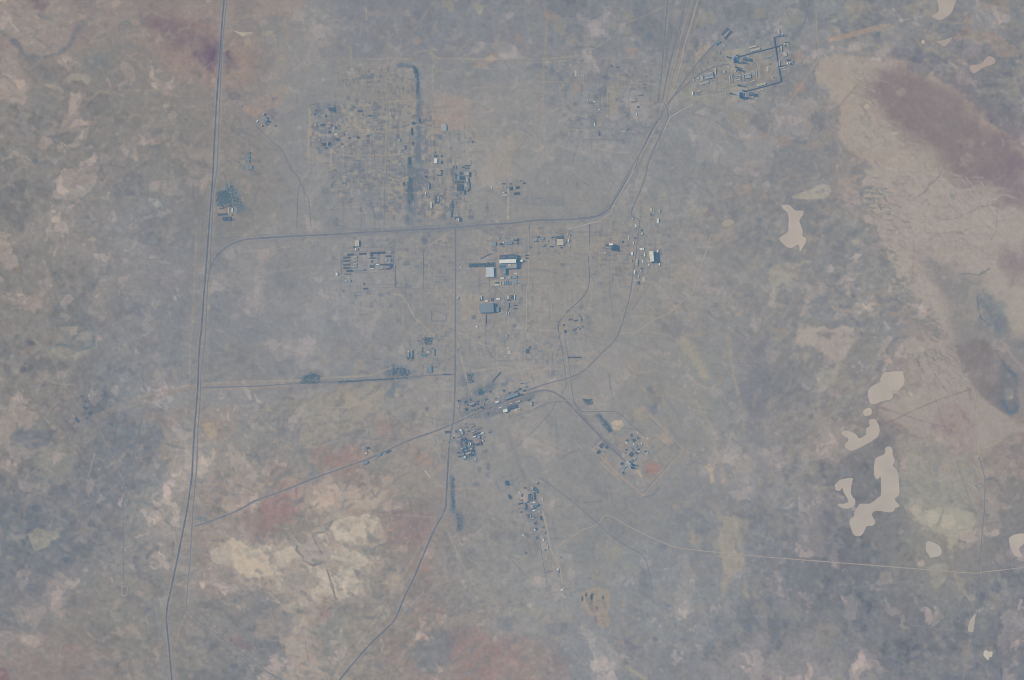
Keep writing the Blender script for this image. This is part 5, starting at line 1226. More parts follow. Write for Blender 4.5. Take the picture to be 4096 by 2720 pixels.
def building(x, y, w, h, ang, H, roof, typ, cl):
    """x, y in survey pixels; w, h, H in metres"""
    w, h = max(w, 5), max(h, 4)
    area, lng = w * h, max(w, h) / min(w, h)
    size = 'tiny' if area < 300 else 'small' if area < 900 else 'mid-sized' if area < 2600 else 'large'
    if lng > 2.6 and typ != 't':
        size = 'short narrow' if max(w, h) < 30 else 'narrow' if area < 900 else 'long'
    nm, cat = KINDS[typ]
    base = '%s %s %s' % (size, CW[roof] + ('-roofed' if typ in 'swbah' else ''), NOUN[typ])
    if lng > 1.5 and typ != 't':
        hz = (w > h) != (abs(ang) > 45)
        base += ' lying across' if hz else ' standing upright'
        base = base.replace(' lying across', ' running left-right').replace(' standing upright', ' running up-down')
    o = root(nm, x, y, ang, cat, base, cl)
    wm = WALL[(int(x) + int(y)) % 3]
    if typ == 't':
        r_ = max(w, h) / 2
        n = 16
        cyl = prism([(r_ * math.cos(i * 2 * PI / n), r_ * math.sin(i * 2 * PI / n)) for i in range(n)], 0, H, False)
        part('shell', o, cyl, ROOF[roof])
        rr = r_ * 1.03
        vs = [(rr * math.cos(i * 2 * PI / n), rr * math.sin(i * 2 * PI / n), H) for i in range(n)] + [(rr * .6 * math.cos(i * 2 * PI / n), rr * .6 * math.sin(i * 2 * PI / n), H + r_ * .28) for i in range(n)] + [(0, 0, H + r_ * .36)]
        fs = [(i, (i + 1) % n, n + (i + 1) % n, n + i) for i in range(n)] + [(n + i, n + (i + 1) % n, 2 * n) for i in range(n)]
        part('dome', o, (vs, fs), ROOF[roof])
        return o
    if typ == 'k':
        a, c = w / 2, h / 2
        i_ = min(a, c) * .45
        vs = [(-a, -c, 0), (a, -c, 0), (a, c, 0), (-a, c, 0), (-a + i_, -c + i_, H), (a - i_, -c + i_, H), (a - i_, c - i_, H), (-a + i_, c - i_, H)]
        part('earth_cover', o, (vs, [(0, 1, 5, 4), (1, 2, 6, 5), (2, 3, 7, 6), (3, 0, 4, 7), (4, 5, 6, 7)]), ROOF['k'])
        part('portal', o, box(-a - 1.5, -a + 2, -3, 3, 0, 4), M_CONCRETE)
        return o
    part('wall', o, prism(rect(w, h), 0, H, False), wm)
    if typ == 'b' or (typ == 's' and (int(x * 3 + y) % 3) == 0 and min(w, h) > 6):
        rise = min(w, h) * (.3 if typ == 'b' else .2)
        q = [(-w / 2, -h / 2), (w / 2, -h / 2), (w / 2, h / 2), (-w / 2, h / 2)]
        rf = part('roof', o, gable(w, h, H + .02, rise), ROOF[roof])
        if h > w:
            g = [(-w / 2, -h / 2, H), (w / 2, -h / 2, H), (0, -h / 2, H + rise), (-w / 2, h / 2, H), (w / 2, h / 2, H), (0, h / 2, H + rise)]
        else:
            g = [(-w / 2, -h / 2, H), (-w / 2, h / 2, H), (-w / 2, 0, H + rise), (w / 2, -h / 2, H), (w / 2, h / 2, H), (w / 2, 0, H + rise)]
        part('gable_end', o, (g[:3], [(0, 1, 2)]), wm)
        part('gable_end', o, (g[3:], [(0, 1, 2)]), wm)
    else:
        rf = part('roof', o, flat_roof(w, h, H + .3), ROOF[roof])
        if area > 900:
            n = 2 if area < 2600 else 4
            L = max(w, h)
            for i in range(n):
                t = (i + .5) / n - .5
                px_, py_ = (t * w, h * .12) if w >= h else (w * .12, t * h)
                part('roof_vent', rf, box(px_ - 1.8, px_ + 1.8, py_ - 1.8, py_ + 1.8, H + .56, H + 2.6), M_STEEL if roof != 'w' else ROOF['g'])
    if area > 600:
        dw = min(5, min(w, h) * .3)
        part('door', o, box(-w / 2 - .25, -w / 2 + .1, -dw / 2, dw / 2, .1, min(H * .7, 5)), M_STEEL)
    return o


PI = math.pi
CL = [
    ('in the two-pad launch complex', 2740, 100, .19516, '''1388 445 155 28 15 9 c w;1438 505 190 38 15 9 c w;1610 660 45 25 20 7 g s;1715 650 150 26 15 8 g w;1735 800 55 14 0 5 d s;1690 905 38 95 0 7 c w;1562 1220 190 38 15 10 c w;1545 1330 130 16 18 4 c s;1388 1440 32 90 0 8 c w;
     340 1090 60 110 12 8 g w;265 1085 35 42 15 6 c s;618 950 24 120 4 9 c w;390 1190 190 42 13 11 g w;170 1130 26 22 0 9 w s;290 1350 85 22 15 8 c s;152 1400 24 65 4 14 w w;798 960 50 52 5 10 g w;1030 945 26 38 0 7 c s;915 1120 24 160 4 8 c w;960 1100 22 150 4 8 g w;
     1085 1040 110 18 13 7 g s;1090 1075 110 18 13 7 g s;1095 1115 110 18 13 7 c s;1195 1050 26 180 8 9 g w;1275 1005 130 22 13 10 c w;1285 1060 120 60 13 12 g w;1405 980 55 110 10 8 g w;1460 990 26 140 4 6 g w;1385 1150 100 20 25 6 c s;715 1340 50 36 10 7 c s;765 1345 16 42 0 6 c s;
     1920 140 28 100 4 9 c w;1970 480 30 105 4 10 c w;2045 600 75 90 12 9 c w;1910 505 24 36 0 5 c s;1930 780 24 115 4 9 c w;1995 872 140 20 13 7 c s;2030 916 100 14 15 4 c s;660 572 10 50 4 6 g s;712 570 12 50 4 8 g s;790 420 12 34 -35 5 w s;
     1960 222 60 22 12 6 t s;2000 185 26 24 0 8 w t;2035 205 26 26 0 8 b t;2010 225 26 24 0 7 d s;2045 235 28 20 0 8 b s;2040 385 24 22 0 8 w t;2045 360 30 14 0 6 d s;2030 420 26 24 0 8 b t;2060 425 24 24 0 7 d s;2090 355 30 24 -25 6 d s;
     2105 785 26 30 0 9 w t;2120 760 22 22 0 7 b s;2145 775 24 26 0 8 w t;2165 800 34 36 0 8 d s;2200 795 26 26 0 8 b t;2220 750 24 30 0 7 d s;2120 720 90 34 14 4 d w;675 372 118 22 37 11 t w'''),
    ('in the assembly hall compound', 1800, 960, .2104, '''990 725 75 24 2 8 w w;1110 715 85 42 2 10 g w;1225 708 88 48 2 10 b w;1245 640 48 13 2 5 w s;895 810 72 28 2 8 d w;890 855 68 18 2 6 w s;958 820 18 80 2 7 c w;1010 820 20 80 2 7 c w;1050 810 26 82 2 9 b w;1092 812 28 82 2 9 b w;1140 818 26 70 2 8 b w;1232 800 76 68 2 12 b w;1290 797 48 12 2 6 w s;
     835 75 66 70 0 14 b w;965 75 40 30 0 8 d s;1115 55 108 44 2 10 b w;195 515 18 18 0 8 w s;1465 292 74 28 0 5 d k;1465 345 74 26 0 5 d k;145 1100 32 52 0 11 c w;915 1120 68 28 2 11 w w;1100 1095 34 58 0 6 c w;1175 1085 44 74 0 13 d w;1228 1085 12 90 0 10 w s;1110 1145 58 24 0 8 d w;1100 1245 32 108 0 12 b w;
     1245 1243 64 16 2 7 d s;1240 1300 64 20 2 7 d w;1090 1335 24 18 0 8 d s;1075 1400 24 68 0 8 g w;1110 1400 20 60 0 6 c s;600 1100 9 88 0 14 w s;690 1158 48 24 0 10 w s;800 1130 40 60 0 9 d s;575 1135 16 45 0 10 d s'''),
    ('in the barracks compound', 1330, 920, .15306, '''455 640 150 45 3 8 d b;365 720 165 38 3 8 d b;360 800 160 36 3 8 d b;360 905 160 36 3 8 d b;360 985 165 36 3 8 d b;590 715 95 42 3 8 g b;580 800 102 38 3 8 g b;585 890 98 38 3 8 g b;580 965 104 36 3 8 g b;570 1045 104 30 3 8 g b;440 1065 150 48 3 9 d b;735 1045 200 46 3 10 b b;775 618 172 42 2 8 d b;
     1050 600 150 46 2 10 d b;1240 590 240 44 2 10 d b;1475 580 130 34 2 11 g b;1030 730 150 26 3 8 d b;1015 660 50 58 0 9 d s;1455 685 130 42 2 9 d b;1505 790 58 82 0 11 b a;1025 900 130 40 2 9 b b;1175 905 92 22 2 7 w b;1300 905 92 26 2 8 d b;1030 960 100 42 0 8 d a;1030 1012 84 20 2 8 w s;1250 1005 140 36 5 8 g b;1420 900 92 38 2 9 d b;1520 930 52 110 0 12 d a;1450 1012 120 32 2 9 d b;
     1175 740 34 24 0 4 t s;1015 815 24 50 0 9 d s;1400 790 40 50 0 7 g s;640 345 112 150 0 18 c h;555 450 50 40 0 9 d s;605 500 20 60 0 10 w s;645 505 42 66 0 10 b w;108 1155 48 72 0 11 w w;90 1050 22 16 0 5 w s;435 1245 60 20 0 6 c s;340 1320 26 22 0 6 w s;455 1325 34 62 0 13 g w;820 1410 24 54 0 10 d s;855 1530 102 36 2 8 d b;960 710 26 16 0 5 w s;405 1155 170 12 3 4 d s'''),
    ('around the lone white hangar', 2380, 800, .22321, '''667 335 18 18 0 10 w s;728 462 24 44 0 9 w w;845 600 26 28 0 11 w s;608 670 12 66 -4 7 w s;713 677 12 28 0 10 d s;690 770 18 24 0 10 w s;822 878 46 26 -2 9 w w;866 876 24 36 0 11 w s;662 960 28 58 -3 11 w w;815 988 50 14 -2 6 b s;888 978 20 60 2 9 w s;745 1112 36 106 -3 13 c w;855 1100 20 48 -3 7 w s;652 1095 20 40 0 7 g s;962 1165 26 22 0 9 w s;
     1153 1150 22 40 0 10 w s;1120 915 26 44 0 12 w w;707 1290 26 64 -3 11 w w;778 1375 14 26 0 9 w s;822 1270 16 20 0 6 w s;870 1422 50 82 -3 2.5 c w;775 1480 28 54 0 9 d w;1128 370 26 80 -2 12 w w;1152 195 30 50 0 10 c w;1005 280 58 18 6 8 b s;995 255 24 20 0 7 d s;1000 175 40 46 0 5 c s;1048 190 12 78 0 5 c s;180 945 40 10 -2 6 w s;255 988 18 14 0 6 d s;495 750 16 42 0 8 d s;540 803 74 12 -2 6 g s;
     835 540 28 30 0 5 d s;835 1225 40 20 25 6 d s;1105 370 8 90 -3 4 c s'''),
    ('along the slanting rail yard', 1800, 1500, .14401, '''1700 585 400 82 20 24 b h;1715 885 250 84 17 20 d h;1535 985 120 80 17 25 w w;1310 745 108 44 20 12 w w;1255 655 58 28 20 8 b s;1355 610 88 56 15 8 g w;1640 495 58 24 20 8 d s;2090 325 108 38 20 10 b w;2115 210 108 22 22 8 g w;2055 430 68 44 20 10 d w;1930 390 88 38 20 9 d w;1990 230 58 24 0 8 d s;1990 540 78 28 25 8 d w;
     2250 795 60 100 8 14 g w;1890 735 130 36 20 10 c w;1690 790 92 28 20 8 c w;1920 930 80 18 18 6 c s;1840 970 48 24 15 7 w s;1115 455 44 40 0 8 d s;1490 430 44 44 0 8 d s;540 680 28 70 0 12 b s;420 740 78 34 20 10 d w;600 800 158 44 15 12 g w;650 850 108 34 18 10 d w;500 825 40 34 0 8 d s;440 950 58 68 15 12 d w;235 860 14 28 0 6 w s;600 990 38 24 0 6 d s;675 960 34 28 0 6 d s;850 890 48 34 20 8 d s;
     920 800 28 78 -10 9 g s;860 770 18 88 12 7 c s;770 920 38 28 0 7 d s;915 920 44 38 20 8 d s;1075 1075 90 32 15 8 d s;1125 1095 30 30 0 7 w s;950 410 78 30 30 5 g s;1600 1130 58 38 0 7 g s;2200 690 88 20 20 7 d s;760 800 50 60 10 7 d s;390 770 60 40 0 6 b s;240 720 50 60 10 7 d w;770 730 60 30 15 7 d s;1000 680 90 30 18 5 d s;1830 460 120 22 20 9 d w;1400 900 120 14 18 5 w s;690 1050 0 0 0 4 c s'''),
    ('in the dense settlement', 1750, 1680, .11477, '''805 350 66 62 20 13 w a;850 430 72 120 20 13 g a;740 580 150 28 22 11 b a;1200 205 140 38 22 11 g a;1370 325 80 28 22 9 t w;1450 295 90 24 22 8 b s;1250 395 120 34 24 11 g a;975 130 78 22 22 6 b s;980 240 108 48 0 9 b w;1000 350 108 60 20 5 g w;1085 390 24 58 20 8 d s;1300 490 140 44 22 11 d a;1285 578 110 38 22 12 w a;1435 440 88 58 0 10 d w;1560 455 118 38 22 9 w w;
     1820 425 88 18 15 6 d s;1445 590 68 108 15 12 b a;1585 602 58 34 20 10 c s;1585 715 44 58 20 10 c s;1490 800 46 150 15 8 r w;1540 800 26 150 15 7 d w;1385 845 128 66 22 11 d a;1145 835 28 94 14 11 w a;1095 880 28 108 17 8 c a;1240 840 28 98 17 10 d a;800 785 44 60 14 7 r s;815 890 44 60 14 7 r s;925 770 108 22 17 9 g s;990 810 50 88 0 12 d a;950 950 108 80 5 10 t w;850 1005 58 48 15 9 g s;990 1060 98 48 20 10 b w;
     1075 1150 200 48 18 9 c w;895 1090 58 68 10 9 d s;1170 1000 78 58 15 9 g w;1240 1060 68 48 20 9 d w;1250 1150 58 58 20 10 b w;1180 1205 78 68 20 11 d a;890 1190 68 68 15 9 b w;945 1290 78 40 20 10 w w;940 1345 78 38 15 9 b w;1080 1220 38 68 17 8 r s;730 1130 88 34 25 8 d w;755 1270 58 48 20 8 d s;1310 1365 26 58 20 9 w s;340 415 170 80 5 6 d w;310 770 78 56 15 9 g w;580 540 28 18 0 6 w s;900 650 148 68 10 10 d w;1130 720 98 40 15 9 d w;640 400 60 50 20 6 d s;560 620 60 40 15 5 d s'''),
    ('in the diamond-fenced launch site', 2340, 1660, .16579, '''998 667 20 70 42 8 w s;1170 700 24 44 -30 10 w s;1215 738 48 86 40 8 b w;1130 812 18 82 40 7 b s;1180 607 64 56 20 6 d w;1275 562 42 38 0 6 d s;1010 610 56 36 20 7 d s;1515 570 18 36 40 6 w s;1265 430 12 38 40 5 w s;1360 690 18 32 20 8 w s;1285 828 44 42 30 9 d w;1300 876 26 24 0 8 w s;1350 843 14 14 0 6 w s;1420 795 11 24 40 5 w s;1510 915 44 44 0 6 g t;
     1125 1100 48 58 -40 12 b w;1215 1055 22 68 -40 8 g s;1110 950 76 104 -40 8 d w;940 1262 56 88 -45 8 b w;990 1215 26 24 0 10 w s;890 1170 66 56 20 5 d w;915 1345 18 18 0 6 w s;990 835 42 42 0 6 d s;395 735 108 86 40 8 d w;455 750 34 22 40 8 g s;325 890 56 104 -45 6 d w;520 775 60 50 40 7 d s;1120 490 38 58 10 5 d s;1240 920 80 30 -40 6 d s;1450 875 36 30 30 6 d s;920 1400 30 60 30 6 d s;970 920 24 30 0 5 d s'''),
    ('in the strip settlement', 1980, 1890, .15306, '''250 270 34 120 12 11 b w;300 270 60 116 12 16 d w;970 402 18 54 5 10 w s;1030 430 70 86 12 9 d w;1080 475 34 116 12 12 t w;1010 502 44 24 20 7 c s;900 645 56 176 5 14 d a;945 660 30 150 5 8 b w;1030 620 26 190 5 8 d w;1020 780 72 28 12 9 w w;1055 835 128 38 12 10 b w;1130 860 78 58 15 8 d w;1195 860 14 24 0 9 w s;1240 710 26 28 0 8 w s;1255 655 28 24 0 6 c s;640 520 22 18 0 8 w s;710 565 28 28 0 7 d s;770 400 38 28 0 7 d s;
     660 808 138 28 17 9 d w;690 725 48 24 10 7 d s;690 690 58 13 0 5 c s;955 890 58 78 10 7 g w;1015 995 80 18 17 7 w s;800 950 44 44 10 8 d s;815 890 38 58 10 8 d s;1160 1020 56 48 0 7 g s;920 1130 20 84 12 9 c a;980 1195 84 26 12 9 c a;870 1130 38 78 10 6 d w;1195 1185 28 108 5 10 d a;1065 1290 16 58 10 7 c s;1045 1320 36 68 10 9 d w;1240 1415 58 34 10 7 b w;685 1030 48 28 10 6 d s;1090 260 58 48 15 5 g s;1125 285 24 34 0 6 d s;
     960 300 58 18 25 5 g s;1075 1470 38 58 0 7 d s;1035 1490 34 34 0 5 w s;800 830 44 90 8 6 d w;860 760 40 40 8 6 d s;1050 920 60 40 12 5 d s;700 600 30 60 8 6 d s'''),
    ('down the lower tank row', 2040, 1960, .28061, '''492 605 28 30 0 8 b t;478 712 24 20 0 8 w t;492 855 28 26 0 8 b t;515 985 18 17 0 9 w t;685 1130 24 22 0 12 w t;685 1166 23 21 0 10 b t;740 1422 36 16 10 8 w s;540 815 10 46 0 4 c s;185 645 17 17 0 7 w s;210 660 28 18 0 5 g s;465 520 34 20 10 6 b s;230 895 18 20 0 4 d s;722 962 13 13 0 6 d s;352 565 24 18 0 6 w s;385 680 18 38 0 5 d s'''),
    ('in the old quarter, upper left', 1230, 400, .12754, '''1640 350 130 44 5 10 d w;385 1250 30 46 0 9 g s;500 1390 108 98 0 9 d w;625 1380 24 108 0 9 g w;690 1370 34 98 0 8 d w;930 1240 88 68 0 8 d w;890 1075 106 84 0 7 c w;805 890 22 66 0 6 w s;800 990 22 58 0 6 w s;470 785 128 50 5 8 d w;240 790 44 66 0 5 c s;265 330 78 28 5 7 d s;575 490 28 86 0 6 d w;1890 1130 66 56 0 6 d w;1955 490 86 36 5 7 d w;1475 235 56 36 35 6 d w;1230 1050 56 54 0 5 c s;770 800 58 22 0 7 d s;1085 1385 56 36 0 6 d s;590 1500 76 34 0 6 d w;1550 1170 22 68 0 6 d s;
     1610 1180 22 66 0 6 d s;885 870 28 76 0 6 d s;1745 460 46 26 0 5 d s;680 1000 60 70 0 8 d w;1150 1080 24 60 0 6 d s;1310 1190 44 50 0 6 d s;300 710 30 26 0 6 b s;230 440 24 60 0 6 d s'''),
    ('in the middle quarter by the greenbelt', 1580, 440, .26786, '''724 258 78 104 0 7 g h;774 268 14 74 0 5 b s;270 195 40 42 0 9 d w;365 155 11 58 0 8 d s;248 320 17 108 0 9 d w;55 450 32 38 0 7 g w;210 755 38 104 0 10 d w;605 760 52 72 0 11 w w;695 688 18 28 0 8 d s;692 780 20 44 0 9 d s;610 685 52 18 0 8 d s;598 635 9 34 0 6 d s;540 1410 14 60 0 9 w s;541 1452 15 18 0 10 w s;455 1245 13 28 0 9 w s;490 1290 44 16 0 8 b s;515 1130 11 78 0 8 d s;503 1150 8 58 0 6 c s;625 1030 9 28 0 5 c s;460 990 28 28 0 7 d s;
     125 1100 20 48 0 7 d s;1155 475 13 28 0 6 d s;80 810 26 44 0 5 g s;265 495 11 44 0 7 d s;155 560 10 58 0 7 d s;110 600 28 14 0 6 d s;660 930 70 12 0 5 c s;695 935 10 80 0 7 d s;655 975 60 12 0 6 d s;640 905 60 12 0 5 g s;380 1260 40 10 0 5 c s;340 1240 20 40 0 5 c s'''),
    ('in the ringed supply yard', 1680, 640, .1658, '''915 315 86 76 0 9 b w;862 390 22 128 0 9 d w;920 430 74 94 0 10 b a;1018 430 72 84 0 10 d a;1125 325 108 78 0 9 g w;1197 350 28 118 0 11 d w;1140 480 60 106 0 8 g w;1170 490 16 108 0 9 d w;930 535 218 38 3 8 d w;940 660 100 146 0 9 d w;1008 660 40 146 0 10 d w;910 795 108 32 3 7 b w;1110 610 68 78 5 4 g w;1198 620 16 138 3 9 d w;1165 720 18 98 -35 9 d w;1075 780 20 108 0 9 d w;1140 135 130 22 3 8 d w;1035 170 44 28 0 8 d s;862 175 17 68 0 8 g s;828 180 16 58 0 7 d s;980 320 68 36 0 7 d s;1130 195 100 18 3 7 d s;
     375 880 54 28 0 9 d s;370 960 28 88 0 9 d w;440 910 18 68 0 8 c s;430 975 46 36 0 9 g s;515 900 44 18 0 7 g s;515 935 44 18 0 7 g s;400 1030 108 28 3 9 d w;490 1060 28 44 0 6 g s;420 812 48 28 20 8 b s;522 862 60 14 0 7 d s;865 1385 74 38 5 8 d w;925 1440 21 78 0 9 w s;835 1420 24 38 0 8 b s;985 1440 28 108 0 9 d w;890 1430 26 66 0 8 c s;945 1390 30 40 0 7 d s'''),
    ('in the tank row site', 1940, 700, .16579, '''160 300 30 32 0 9 w t;285 305 24 24 0 9 c t;410 300 28 26 0 9 c t;500 295 28 26 0 9 c t;450 210 78 24 0 7 d s;612 212 38 28 0 8 d s;630 325 92 92 0 7 d k;785 305 104 66 0 5 d k;720 305 22 38 0 7 c s;765 450 148 72 5 6 d k;445 420 44 15 0 7 w s;490 420 28 20 0 7 d s;470 485 108 48 0 4 g w;945 200 54 34 0 7 d s;355 1530 42 42 0 5 t t;455 1470 58 18 0 5 c s;455 1520 58 15 0 5 c s;865 140 40 22 0 6 d s'''),
    ('in the workshop row', 1930, 900, .14824, '''500 510 58 48 0 9 d s;710 490 178 66 2 11 b w;785 400 108 38 0 8 g w;870 410 58 34 0 9 d s;950 400 26 78 0 9 d w;890 480 108 18 8 7 g s;945 490 28 48 0 8 d s;560 475 38 28 0 6 w s;1600 365 108 56 3 10 b w;1505 325 58 38 0 9 d s;1430 400 66 46 0 8 g w;1570 428 24 17 0 8 w s;1440 440 108 11 8 6 d s;1750 435 46 46 0 7 g w;2085 330 148 66 0 13 d w;2095 465 176 156 0 16 c h;2225 460 38 88 0 8 b w;1890 335 58 34 15 7 d s;1975 335 28 38 0 7 d s;1940 480 56 98 0 8 g w;
     1975 405 34 28 0 7 d s;1860 580 88 38 0 7 d w;1690 540 48 24 0 6 d s;1650 575 58 17 0 6 d s;1800 258 34 20 0 6 c s;2120 610 48 38 0 6 d s;2330 420 18 78 0 9 w s;2290 260 17 68 -10 7 c s;2340 560 26 58 0 7 c s;2350 270 16 60 0 7 c s;1300 600 30 26 0 6 d s'''),
    ('in the depot above the lower road', 1600, 1320, .12755, '''258 785 56 148 0 12 b w;262 680 30 28 0 13 w s;360 770 56 168 0 10 b w;395 680 40 60 0 9 d s;740 790 164 46 0 10 t w;655 750 19 19 0 12 w s;880 690 118 52 0 9 c w;1030 760 24 24 0 6 w s;935 1220 110 216 2 13 b w;870 1270 24 110 0 8 d w;1130 1520 46 46 0 8 b w;570 330 38 28 0 7 d s;1010 580 38 24 0 7 d s;700 620 22 160 0 6 d w;240 870 56 54 0 7 d w;390 880 66 46 0 7 d w;1090 630 34 40 0 6 d s;1095 720 12 150 0 5 d s'''),
    ('in the upper-left highway depot', 900, 340, .12754, '''1015 1130 24 80 -40 9 w s;1200 915 20 38 -35 10 w s;1250 925 54 54 20 9 d w;1280 1090 116 104 40 12 b w;1245 1160 66 56 40 9 b w;1310 1240 48 38 0 9 d s;1365 1170 42 46 0 8 d s;1150 1265 20 20 0 6 w s;1180 1290 46 46 0 6 d s;1590 1290 44 58 20 5 d k;1410 1150 38 38 0 7 d s;1400 985 14 88 40 5 c s;1340 1030 40 30 30 7 d s;1015 1045 20 18 0 5 c s;520 670 28 30 0 5 d s;360 555 34 26 20 4 d s'''),
    ('by the dark smudge beside the highway', 840, 580, .20408, '''765 240 33 68 0 8 t w;790 440 78 68 0 9 b w;240 1360 178 34 3 9 d w;280 1445 66 82 0 10 d w;372 1445 72 82 0 10 d w;435 1275 20 74 0 10 w w;360 1280 32 106 0 3 c w;185 1245 19 17 0 5 d s;222 1245 19 17 0 5 d s;258 1245 19 17 0 5 d s;440 1370 26 18 0 6 d s;452 1465 24 20 0 6 d s;575 343 13 17 0 5 d s;775 315 16 36 0 6 d s;780 155 24 20 0 6 d s'''),
    ('on the faded launch ground', 2240, 240, .20408, '''1500 1065 20 48 0 8 w s;545 780 12 28 0 7 w s;670 822 34 16 0 8 w s;610 840 78 14 0 6 d s;675 1260 17 58 0 6 w s;305 260 36 104 0 3 c w;365 285 13 42 0 4 c s;440 302 54 17 0 4 c s;1245 1395 66 26 0 4 c w;1325 1365 44 13 25 6 d s;765 1455 18 58 0 8 d s;1440 820 108 11 4 7 d s;765 970 38 8 0 5 w s;1010 115 24 28 0 7 d s;1650 545 58 11 0 5 d s;1590 690 98 11 10 5 d s;1660 475 56 11 0 5 d s;1530 920 40 30 0 5 d s;1130 145 50 20 0 5 d s'''),
    ('below the blue-grey hall', 1890, 1160, .20408, '''80 717 31 27 0 9 w s;665 905 34 88 0 8 g w;1068 1200 42 88 0 9 d w;720 1220 78 58 0 4 c w;705 630 18 24 0 4 c s;1165 610 38 13 0 6 d s;645 1305 38 22 0 3 c s;700 1140 50 30 0 3 c s;1120 1125 16 50 0 6 d s'''),
    ('in the scattered ruins right of centre', 2200, 1200, .10204, '''535 980 88 48 20 5 d s;590 1230 80 110 25 5 d w;865 745 58 28 40 5 d s;770 770 78 46 30 4 d s;1165 610 16 168 45 4 d s;1240 760 48 76 30 5 d s;1000 800 148 46 5 4 d s;920 1150 14 148 -40 4 d s;990 1170 14 148 -40 4 d s;1170 1130 24 118 -40 4 d s;1090 1060 48 34 0 5 d s;1280 1040 38 58 40 5 d s;1180 260 108 66 15 5 b w;1010 1290 44 28 0 5 d s;690 1180 16 120 45 4 g s'''),
    ('on the red ground by the slanting railway', 1360, 1740, .10204, '''1000 1080 200 100 20 11 b w;1005 520 56 140 10 9 b w;1070 510 40 60 10 7 d s;1135 510 24 98 15 7 d s;1015 715 88 44 20 8 w s;1530 775 160 84 22 9 b w;1890 650 200 60 22 8 d w;470 690 30 80 12 5 c s'''),
    ('by the square bund on the left', 210, 1560, .14028, '''1060 650 86 120 -40 6 d w;945 515 66 56 0 6 d w;890 460 18 108 -40 5 d s;980 800 58 38 10 6 d s;1050 160 56 74 -30 4 g s;840 180 90 40 0 3 d w;700 860 60 150 40 4 d w'''),
]
for cl, ox, oy, k, txt in CL:
    for e in txt.replace('\n', '').split(';'):
        v = e.split()
        x, y, w, h, a, H = map(float, v[:6])
        if w == 0:
            continue
        building(ox + x * k, oy + y * k, w * k * M, h * k * M, a, H, v[6], v[7], cl)
# ------------------------------------------------------------------ landmark structures
kc, ocx, ocy = .2104, 1800, 960


def lc(x, y, cx, cy, k, ox=None, oy=None):
    """offset of zoomed point (x, y) from (cx, cy), in metres"""
    return ((x - cx) * k * M, (cy - y) * k * M)


# the great assembly hall: white high bay between dark low bays
o = root('assembly_hall', 1800 + 1100 * kc, 960 + 400 * kc, 2.2, 'hall', label='huge assembly hall with a bright white high bay between dark low bays')


def bay(name, x0, y0, x1, y1, H, m, vents=0, vm=None):
    ax, ay = lc(x0, y1, 1100, 400, kc)
    bx, by = lc(x1, y0, 1100, 400, kc)
    w = part(name, o, prism([(ax, ay), (bx, ay), (bx, by), (ax, by)], 0, H, False), WALL[0])
    vs, fs = flat_roof(bx - ax, by - ay, H + .3)
    r_ = link('roof', mesh('roof', [(x + (ax + bx) / 2, y + (ay + by) / 2, z) for x, y, z in vs], fs), w, m)
    return ax, bx, ay, by


bay('low_bay', 945, 283, 1074, 369, 24, ROOF['d'])
bay('low_bay', 1084, 278, 1252, 367, 24, ROOF['d'])
bay('high_bay', 936, 371, 1254, 440, 58, ROOF['w'])
bay('link_bay', 1256, 290, 1268, 530, 40, ROOF['b'])
bay('south_bay', 937, 443, 1092, 545, 33, ROOF['b'])
bay('south_bay', 1096, 443, 1253, 540, 33, ROOF['g'])
bay('annex', 990, 548, 1048, 652, 30, ROOF['b'])
bay('bridge', 1270, 396, 1334, 424, 16, ROOF['t'])
bay('end_tower', 1337, 388, 1378, 422, 26, ROOF['w'])
ax, ay = lc(930, 545, 1100, 400, kc)
for i in range(5):
    px_, py_ = lc(950 + i * 24, 500, 1100, 400, kc)
    part('roof_vent', o, box(px_ - 3, px_ + 3, py_ - 14, py_ + 14, 34.4, 37), M_STEEL)
px_, py_ = lc(1124, 480, 1100, 400, kc)
part('roof_plant', o, box(px_ - 14, px_ + 14, py_ - 12, py_ + 12, 34.4, 40), ROOF['c'])
for i in range(2):
    px_, py_ = lc(1010 + i * 152, 325, 1100, 400, kc)
    part('skylight', o, box(px_ - 26, px_ + 30, py_ - 3, py_ + 3, 25.4, 27), ROOF['b'])


def simple_hall(name, cat, label, x, y, w, h, ang, H, m, ridges=5, extra=()):
    o = root(name, x, y, ang, cat, label=label)
    part('wall', o, prism(rect(w, h), 0, H, False), WALL[1])
    r_ = part('roof', o, flat_roof(w, h, H + .3), m)
    for i in range(ridges):
        t = (i + .5) / ridges - .5
        part('roof_rib', r_, box(t * w - .8, t * w + .8, -h / 2 + 3, h / 2 - 3, H + .56, H + 1.6), m)
    part('door', o, box(-w / 2 - .3, -w / 2 + .1, -9, 9, .1, H * .8), M_STEEL)
    for nm_, x0, x1, y0, y1, z1, mm in extra:
        part(nm_, o, box(x0, x1, y0, y1, 0, z1), mm)
    return o


simple_hall('processing_hall', 'hall', 'square pale silver hall below left of the white high bay', 1800 + 760 * kc, 960 + 612 * kc, 145 * kc * M, 178 * kc * M, 1, 24, mat('silver_sheet_roof', (180, 189, 192), namp=.05), 9,
            [('porch', -92 * kc * M, -73 * kc * M, -82 * kc * M, -70 * kc * M, 7, ROOF['w'])])
simple_hall('processing_hall', 'hall', 'broad blue-grey hall with a lower wing, below the assembly hall', 1800 + 695 * kc, 960 + 1292 * kc, 268 * kc * M, 172 * kc * M, 2, 33, mat('slate_sheet_roof', (122, 139, 153), namp=.06), 3,
            [('low_wing', 135 * kc * M, 175 * kc * M, -85 * kc * M, 84 * kc * M, 19, ROOF['d']), ('annex', 186 * kc * M, 236 * kc * M, -78 * kc * M, 8 * kc * M, 18, ROOF['b'])])

